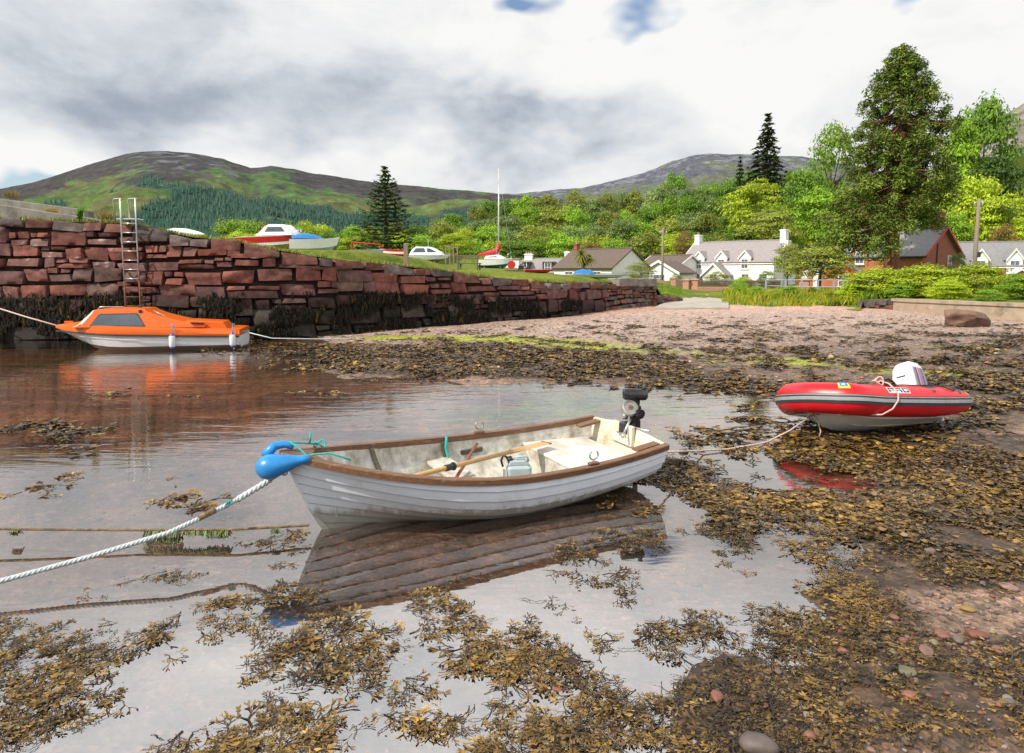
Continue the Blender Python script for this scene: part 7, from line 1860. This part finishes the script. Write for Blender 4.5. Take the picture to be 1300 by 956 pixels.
for nm, lab, px, top, Y, w, pal, key, deep in [
    ('shrub', 'large yellow green shrub behind the rubble end of the sea wall', 1118, 338, 36, 130, 'lime', 'spray', .7),
    ('shrub', 'biggest bright green shrub in the middle behind the sea wall', 1172, 334, 34, 120, 'lime', 'spray', .7),
    ('shrub', 'bright shrub below the terminal box of the telegraph pole', 1240, 332, 33, 100, 'lime', 'spray', .7),
    ('shrub', 'yellow green shrub at the right edge behind the sea wall', 1302, 346, 30, 96, 'bright', 'spray', .7),
    ('shrub', 'low leafy shrub in front of the larger shrubs by the telegraph pole', 1205, 354, 31, 80, 'lime', 'spray', .6),
    ('shrub', 'low green shrub behind the left end of the sea wall', 1145, 358, 33.5, 70, 'bright', 'spray', .6),
    ('shrub', 'low yellowish shrub at the end of the metal railing', 1082, 360, 37, 70, 'lime', 'spray', .6),
    ('shrub', 'small shrub hugging the sea wall beneath the telegraph pole', 1258, 366, 29, 70, 'bright', 'round', .6),
    ('shrub', 'round olive green bush hiding the bungalow gable', 813, 330, 60, 46, 'olive', 'tight', 1),
    ('hedge', 'clipped dark green hedge between the bungalow and the white cottage', 858, 346, 62, 34, 'mid', 'tight', .6),
    ('shrub', 'brownish green bush covering the porch foot of the white cottage', 910, 343, 66, 46, 'olive', 'tight', .7),
    ('shrub', 'yellow green bush at the middle of the cottage front', 945, 350, 66, 36, 'lime', 'round', .7),
    ('shrub', 'tall pale green bush at the right corner of the white cottage', 974, 342, 66, 34, 'grey', 'round', .8),
    ('shrub', 'bright green bush leaning over the right end of the road', 938, 352, 47, 30, 'bright', 'round', .8),
    ('shrub', 'low green bush among flowers right of the road', 962, 362, 44, 44, 'bright', 'round', .6),
    ('shrub', 'dark little bush at the foot of the metal railing', 1032, 364, 44, 16, 'dark', 'tight', 1),
    ('shrub', 'green bush left of the sandstone porch', 1092, 352, 48, 40, 'mid', 'round', .8),
    ('shrub', 'bright flowering bush above the porch of the right edge cottage', 1215, 318, 60, 34, 'grey', 'round', .8),
    ('shrub', 'pale green shrub near the white dormer of the slate cottage', 1290, 345, 42, 60, 'bright', 'round', .7),
    ('shrub', 'olive green weeds sprawling over the verge edge at the sand', 968, 378, 37.5, 44, 'olive', 'spray', .7),
    ('shrub', 'bright weeds sprawling onto the sand below the railing', 1012, 380, 36.5, 48, 'bright', 'spray', .7),
    ('shrub', 'mid green weeds at the sand edge beside the rubble stones', 1066, 381, 35.2, 52, 'mid', 'spray', .7),
    ('shrub', 'lime green mound of leaves halfway between road and sea wall', 985, 366, 41, 46, 'lime', 'round', .7),
    ('shrub', 'darker green mound in front of the railing posts', 1005, 362, 43, 36, 'bright', 'spray', .8),
    ('shrub', 'yellow green mound just left of the sea wall rubble', 1062, 368, 39, 48, 'lime', 'spray', .7),
    ('shrub', 'small bright mound on the sand edge below the railing', 1030, 376, 38, 36, 'bright', 'round', .7),
    ('shrub', 'low bright mound at the right edge of the road mouth', 948, 374, 40, 30, 'lime', 'round', .7),
    ('shrub', 'low ivy clump at the broken end of the rubble wall', 846, 378, 39.5, 14, 'bright', 'tight', 1)]:
    shrub(nm, lab, px, top, Y, w, pal, key, deep=deep)
# ---- cabbage palm
cp_ = thing('cabbage_palm', 'yellow green cabbage palm in front of the bungalow roof', 'palm', (XY(741, 62), 62, lz(XY(741, 62), 62)))
Hp = CAM_H + (345 - 316) / FPX * 62 - cp_.location.z
m_ = MB(); m_.tube([(0, 0, -.2), (0, 0, Hp * .45), (-.25, 0, Hp * .8)], [.16, .12, .09], 8); m_.tube([(0, 0, Hp * .4), (.5, 0, Hp * .55), (.55, 0, Hp * .66)], [.1, .08, .07], 8); m_.build('trunk', M['bark'], cp_, True)
V, F, Cc = [], [], []; g_ = np.random.default_rng(8)
for cx, cz, n_, ln in ((-.25, Hp * .82, 130, 1.15), (.55, Hp * .66, 90, .85), (-.15, Hp * .62, 60, .8)):
    for k in range(n_):
        a, e = g_.uniform(0, 6.28), g_.uniform(-.9, 1.4); d = Vector((math.cos(a) * math.cos(e), math.sin(a) * math.cos(e), math.sin(e))); l_ = ln * g_.uniform(.7, 1.1)
        s_ = d.cross(Vector((0, 0, 1))).normalized() * .045; b0 = len(V); col = np.array(random.choice([(.26, .27, .04), (.36, .28, .06), (.18, .22, .03)])) * g_.uniform(.8, 1.3)
        for t, w in ((0, .6), (.5, 1), (1, .1)):
            p = Vector((cx, 0, cz)) + d * l_ * t + Vector((0, 0, -.45 * l_ * t * t)); V += [p - s_ * w, p + s_ * w]; Cc += [col] * 2
        F += [(b0, b0 + 1, b0 + 3, b0 + 2), (b0 + 2, b0 + 3, b0 + 5, b0 + 4)]
mesh_np('crown', V, F, M['leaf'], cp_, cols=np.array(Cc))
# ---- rough grass and yellow flowers between road and sea wall
def meadow(name, label, cat, n, area, hr, wr, cols, seed):
    g_ = np.random.default_rng(seed); m2 = n * 3
    px, py = g_.uniform(area[0], area[1], m2), g_.uniform(area[2], area[3], m2)
    Y = np.interp(py, [362, 380, 392], [60, 42, 34.5]); x = (px - CX) / FPX * Y * .995; fr_, fz_ = front_at(np.arctan2(x, Y))
    k = (np.hypot(x, Y) > fr_ + .1) & (fbm(x * .7, Y * .7, s=seed) + .12 * np.sin(x * 2.3) * np.sin(px * .05) > .46)
    x, Y = x[k][:n], Y[k][:n]
    V, F, Cc = blades(np.stack([x, Y, land_z(x, Y) - .03], -1), hr, wr, cols, seed); o_ = mesh_np(name, V, F, M['leaf'], cols=Cc); tag(o_, label, cat, kind='stuff')
meadow('grass', 'rough green grass between the road and the sea wall', 'grass', 9000, (918, 1110, 362, 394), (.05, .30), (.015, .035), [(.10, .26, .02), (.16, .30, .025), (.07, .18, .02), (.24, .32, .04)], 61)
meadow('wildflowers', 'yellow wildflowers among the grass right of the road', 'flowers', 5500, (920, 1100, 364, 392), (.12, .5), (.02, .045), [(.46, .40, .02), (.36, .36, .02), (.22, .30, .02)], 62)
meadow('grass', 'short grass on the verge beside the end of the quay', 'grass', 3500, (826, 866, 366, 384), (.06, .2), (.012, .025), [(.18, .26, .025), (.12, .22, .02)], 63)
meadow('grass', 'tall grass behind the sea wall around the shrubs', 'grass', 5000, (1090, 1310, 380, 392), (.2, .6), (.012, .03), [(.12, .26, .02), (.2, .32, .03)], 64)
# ================================================================== wrack on the shore and in the pools
def fronds(n_tmpl, levels, seed, seglen, wid):
    """flat forked straps with swollen tips, lying down"""
    out = []
    g = np.random.default_rng(seed)
    for _ in range(n_tmpl):
        V, F, T = [], [], []
        def seg(p, a, l, w, lev, z):
            q = p + np.array([math.cos(a), math.sin(a)]) * l
            s = np.array([-math.sin(a), math.cos(a)]); z1 = z + g.normal(0, .15) * l
            z1 = max(z1, -.004)
            tip = lev == levels
            w1 = w * (1.25 if tip else .95); b = len(V); t0 = lev / (levels + 1); t1 = (lev + 1) / (levels + 1); tw = g.normal(0, .5)
            V.extend([(*(p - s * w), z - w * tw), (*(p + s * w), z + w * tw), (*(q + s * w1), z1 + w1 * tw), (*(q - s * w1), z1 - w1 * tw)]); T.extend([t0, t0, t1, t1]); F.append((b, b + 1, b + 2, b + 3))
            if tip:
                q2 = q + (q - p) * .5; V.extend([(*(q2 + s * w1 * .5), z1 + .003), (*(q2 - s * w1 * .5), z1 + .003)]); T.extend([1.1, 1.1]); F.append((b + 3, b + 2, b + 4, b + 5))
            else:
                for sgn in (-1, 1):
                    if lev > 1 and g.random() < .12: continue
                    seg(q, a + sgn * g.uniform(.22, .62), l * g.uniform(.65, .95), w * (.92 if not lev == levels - 1 else 1.3), lev + 1, z1)
        seg(np.zeros(2), 0, seglen, wid, 0, .0)
        out.append((np.array(V), np.array(F), np.array(T)))
    return out
OCH = np.array([(.26, .155, .034), (.20, .115, .028), (.16, .088, .026), (.30, .19, .05)]); DRK = np.array([(.032, .022, .012), (.05, .032, .016), (.024, .018, .014), (.04, .03, .024)])
def scatter(name, label, pts, heads, sizes, tmpl, seed, m_, lift, och=.5):
    g = np.random.default_rng(seed); Vs, Fs, Cs = [], [], []; off = 0
    n = len(pts); ti = g.integers(0, len(tmpl), n)
    pts = np.asarray(pts); tone = np.clip(.45 * g.random(n) + 1.5 * (fbm(pts[:, 0] * 1.7, pts[:, 1] * 1.7, s=95, o=4) - .5) + .28, 0, 1); br = g.uniform(.6, 1.35, n)
    oc = OCH[g.integers(0, len(OCH), n)]; dk = DRK[g.integers(0, len(DRK), n)]
    for k in range(len(tmpl)):
        ix = np.where(ti == k)[0]
        if not len(ix): continue
        V, F, T = tmpl[k]
        s, c = np.sin(heads[ix]), np.cos(heads[ix]); sz = sizes[ix][:, None]
        X = (V[None, :, 0] * c[:, None] - V[None, :, 1] * s[:, None]) * sz + pts[ix, 0][:, None]
        Y = (V[None, :, 0] * s[:, None] + V[None, :, 1] * c[:, None]) * sz + pts[ix, 1][:, None]
        Z = V[None, :, 2] * sz * 1.0 + pts[ix, 2][:, None]
        tt = np.clip(T[None, :] * 1.5 - .75 + (tone[ix][:, None] - (1 - och)) * 1.0, 0, 1)[..., None]
        C = (dk[ix][:, None, :] * (1 - tt) + oc[ix][:, None, :] * tt) * br[ix][:, None, None]
        Vs.append(np.stack([X, Y, Z], -1).reshape(-1, 3)); Cs.append(C.reshape(-1, 3))
        Fs.append((F[None] + (off + np.arange(len(ix)) * len(V))[:, None, None]).reshape(-1, 4)); off += len(ix) * len(V)
    o_ = mesh_np(name, np.concatenate(Vs), np.concatenate(Fs), m_, cols=np.concatenate(Cs)); tag(o_, label, 'seaweed', kind='stuff')
    return o_
g = np.random.default_rng(123)
def sample(n, ymin, ymax, dens, pw=1.0, kd=1.5, ko=1.06):
    r0, r1 = ymin, ymax; out = []
    rr_ = np.exp(g.uniform(math.log(r0), math.log(r1), n * 1)) if pw == 0 else (g.uniform(r0 ** pw, r1 ** pw, n)) ** (1 / pw)
    aa = g.uniform(-.72, .72, n); x, y = np.sin(aa) * rr_, np.cos(aa) * rr_
    px, py = pxy(x, y); d = dens(px, py)
    cl_ = fbm(x * 2.1, y * 2.1, s=88, o=4); cl2 = fbm(x * 7, y * 7, s=89, o=3)
    thr = np.clip((cl_ - .5) * 5.0 + (cl2 - .5) * 3.0 + d * kd - ko, 0, 1) * (d > .06)
    k = g.random(n) < thr
    return x[k], y[k]
x, y = sample(58000, 2.3, 9.8, lambda a, b_: weed_near(a, b_) * (b_ > 545), 1.35)
z = np.maximum(beach_z(x, y), -.006) + g.uniform(0, .016, len(x))
hd = fbm(x * .9, y * .9, s=90, o=2) * 9 + g.normal(0, .8, len(x))
T3 = fronds(14, 4, 2, .046, .0040)
near = np.hypot(x, y) < 6.0
TL = []
gs_ = np.random.default_rng(78)
for _ in range(6):           # long limp straps, curving and forking once
    V_, F_, T_ = [], [], []
    def strap(p, a, n_, w, t0):
        k_ = gs_.normal(0, .28)
        for i_ in range(n_):
            s_ = np.array([-math.sin(a), math.cos(a)]); q_ = p + np.array([math.cos(a), math.sin(a)]) * .026; a2 = a + k_ + gs_.normal(0, .22); s2 = np.array([-math.sin(a2), math.cos(a2)])
            b0 = len(V_); w2 = w * .95; z_, z2 = .006 * math.sin(b0), .006 * math.sin(b0 + 4)
            V_.extend([(*(p - s_ * w), z_), (*(p + s_ * w), z_), (*(q_ + s2 * w2), z2), (*(q_ - s2 * w2), z2)]); T_.extend([t0 + i_ * .05] * 2 + [t0 + i_ * .05 + .05] * 2); F_.append((b0, b0 + 1, b0 + 2, b0 + 3))
            p, a, w = q_, a2, w2
            if i_ == n_ // 2 and t0 == 0: strap(p, a + gs_.choice((-.5, .5)), 4, w, .3)
    strap(np.zeros(2), 0, 8, .0042, 0)
    TL.append((np.array(V_), np.array(F_), np.array(T_)))
T3 = T3 + TL[:6]
scatter('seaweed', 'brown and ochre wrack floating and stranded in the foreground pools', np.stack([x, y, z], -1)[near], hd[near], np.exp(g.normal(math.log(.62), .32, near.sum())), T3, 1, M['weed'], 0, .54)
T2 = fronds(12, 3, 4, .06, .0065)
scatter('seaweed', 'brown wrack covering the stones around the red inflatable', np.stack([x, y, z], -1)[~near], hd[~near], g.uniform(.6, 1.3, (~near).sum()), T2, 2, M['weed'], 0, .46)
x, y = sample(80000, 8.6, 30, lambda a, b_: weed_far(a, b_) * (b_ < 575), 1.2, 1.5, 1.0)
z = np.maximum(beach_z(x, y), -.008) + g.uniform(0, .05, len(x))
T1 = fronds(10, 2, 6, .085, .012)
scatter('seaweed', 'wrack along the tide line between the quay and the shingle', np.stack([x, y, z], -1), g.uniform(0, 6.28, len(x)), g.uniform(.5, 1.25, len(x)), T1, 3, M['weed_dry'], 0, .42)
print('weed', near.sum(), (~near).sum(), len(x))
# ------------------------------------------------------------------ pebbles: loose stones of the beach
import bmesh as _b
def pebble_tmpl(n, seed, sub=2):
    out = []
    for k in range(n):
        bm = _b.new(); _b.ops.create_icosphere(bm, subdivisions=sub, radius=1); co = np.array([v.co[:] for v in bm.verts]); F = np.array([[v.index for v in f.verts] for f in bm.faces]); bm.free()
        gg = np.random.default_rng(seed + k)
        for _ in range(5):
            nn = gg.normal(0, 1, 3); nn /= np.linalg.norm(nn); co -= nn[None] * np.clip(co @ nn - gg.uniform(.55, .9), 0, None)[:, None] * .8
        co *= np.array([1, gg.uniform(.6, .9), gg.uniform(.35, .65)]); out.append((co, F))
    return out
PT = pebble_tmpl(8, 50, 2); PT1 = pebble_tmpl(6, 70, 1)
PC = np.array([(.33, .12, .075), (.26, .10, .07), (.30, .20, .16), (.20, .15, .13), (.36, .30, .26), (.14, .10, .09), (.30, .22, .12), (.40, .24, .19), (.16, .12, .11)])
def pebbles(name, label, x, y, r_, seed, tm, sink=.35):
    gg = np.random.default_rng(seed); n = len(x); ti = gg.integers(0, len(tm), n); an = gg.uniform(0, 6.28, n); z = beach_z(x, y)
    Vs, Fs, Cs, off = [], [], [], 0
    col = PC[gg.integers(0, len(PC), n)] * gg.uniform(.6, 1.25, (n, 1)) * np.array((1.0, 1.05, 1.05) if tm is PT1 else (.62, .64, .66))
    for k in range(len(tm)):
        ix = np.where(ti == k)[0]
        if not len(ix): continue
        V, F = tm[k]; c, s = np.cos(an[ix])[:, None], np.sin(an[ix])[:, None]; R_ = r_[ix][:, None]
        X = (V[None, :, 0] * c - V[None, :, 1] * s) * R_ + x[ix][:, None]; Y = (V[None, :, 0] * s + V[None, :, 1] * c) * R_ + y[ix][:, None]; Z = (V[None, :, 2] + sink) * R_ + z[ix][:, None]
        Vs.append(np.stack([X, Y, Z], -1).reshape(-1, 3)); Cs.append(np.repeat(col[ix], len(V), 0)); Fs.append((F[None] + (off + np.arange(len(ix)) * len(V))[:, None, None]).reshape(-1, 3)); off += len(ix) * len(V)
    o_ = mesh_np(name, np.concatenate(Vs), np.concatenate(Fs), M['stones'], cols=np.concatenate(Cs), tri=True, smooth=True); tag(o_, label, 'pebbles', kind='stuff')
peb_d = wblobs([(1250, 795, 110, 60, -8, 1), (1170, 830, 110, 40, 0, .6), (1290, 850, 70, 60, 0, .6), (1180, 765, 60, 16, 0, .35), (1120, 780, 70, 25, 0, .4), (1100, 940, 260, 60, 0, .5), (1290, 560, 80, 60, 0, .25)])
def samp_peb(n, r0, r1, dens, pw):
    rr_ = (g.uniform(r0 ** pw, r1 ** pw, n)) ** (1 / pw); aa = g.uniform(-.75, .75, n); x, y = np.sin(aa) * rr_, np.cos(aa) * rr_
    px, py = pxy(x, y); k = g.random(n) < dens(px, py, x, y); return x[k], y[k]
x, y = samp_peb(20000, 2.3, 9.5, lambda a, b_, x, y: np.clip(peb_d(a, b_) + .05, 0, 1) * (b_ > 540), 1.6)
pebbles('pebbles', 'red and grey pebbles among the wrack at the lower right', x, y, np.exp(g.normal(math.log(.0115), .5, len(x))), 5, PT)
x, y = samp_peb(36000, 11, 34, lambda a, b_, x, y: np.where((b_ < 500) & (beach_z(x, y) > .02), sstep(404, 424, b_) * .5 + .02, 0), 1.2)
pebbles('pebbles', 'grey and pink shingle covering the beach above the tide line', x, y, np.exp(g.normal(math.log(.019), .5, len(x))), 6, PT1)
for i, (px, py, s_, c_, lab) in enumerate([(1240, 812, .06, (.30, .10, .065), 'red angular stone among the pebbles at lower right'), (1280, 752, .06, (.42, .27, .22), 'pale pink stone at the right edge beside the small pool'), (1075, 758, .05, (.34, .26, .16), 'tan stone at the pool edge left of the red stones'), (1178, 757, .045, (.28, .2, .18), 'round grey pink pebble above the red stones'), (1228, 778, .05, (.42, .28, .08), 'ochre stone above the red angular stone'), (1195, 812, .05, (.33, .15, .11), 'dull red stone left of the larger red stone'), (1180, 705, .05, (.25, .2, .18), 'grey stone in the wrack above the small pool'), (1135, 792, .04, (.32, .14, .1), 'small red stone under the small pool'), (1150, 862, .05, (.2, .2, .12), 'greenish pebble at the lower right foreground'), (1268, 835, .05, (.36, .17, .13), 'flat pink red stone below the red angular stone'), (1195, 478, .12, (.36, .28, .2), 'tan stone on the green algae beyond the inflatable'), (1175, 835, .055, (.30, .17, .14), 'flat pink slab in the wrack at lower right')]):
    q = G(px, py, .03); q.z = bz_at(q.x, q.y)
    rock('stone', lab, (q.x, q.y, q.z + s_ * .25), (s_, s_ * .75, s_ * .5), 20 + i, mat('stone %d' % i, [k * .55 for k in c_], .6, .25, 18, bump=.3, bscale=25), 'stone', n=2)
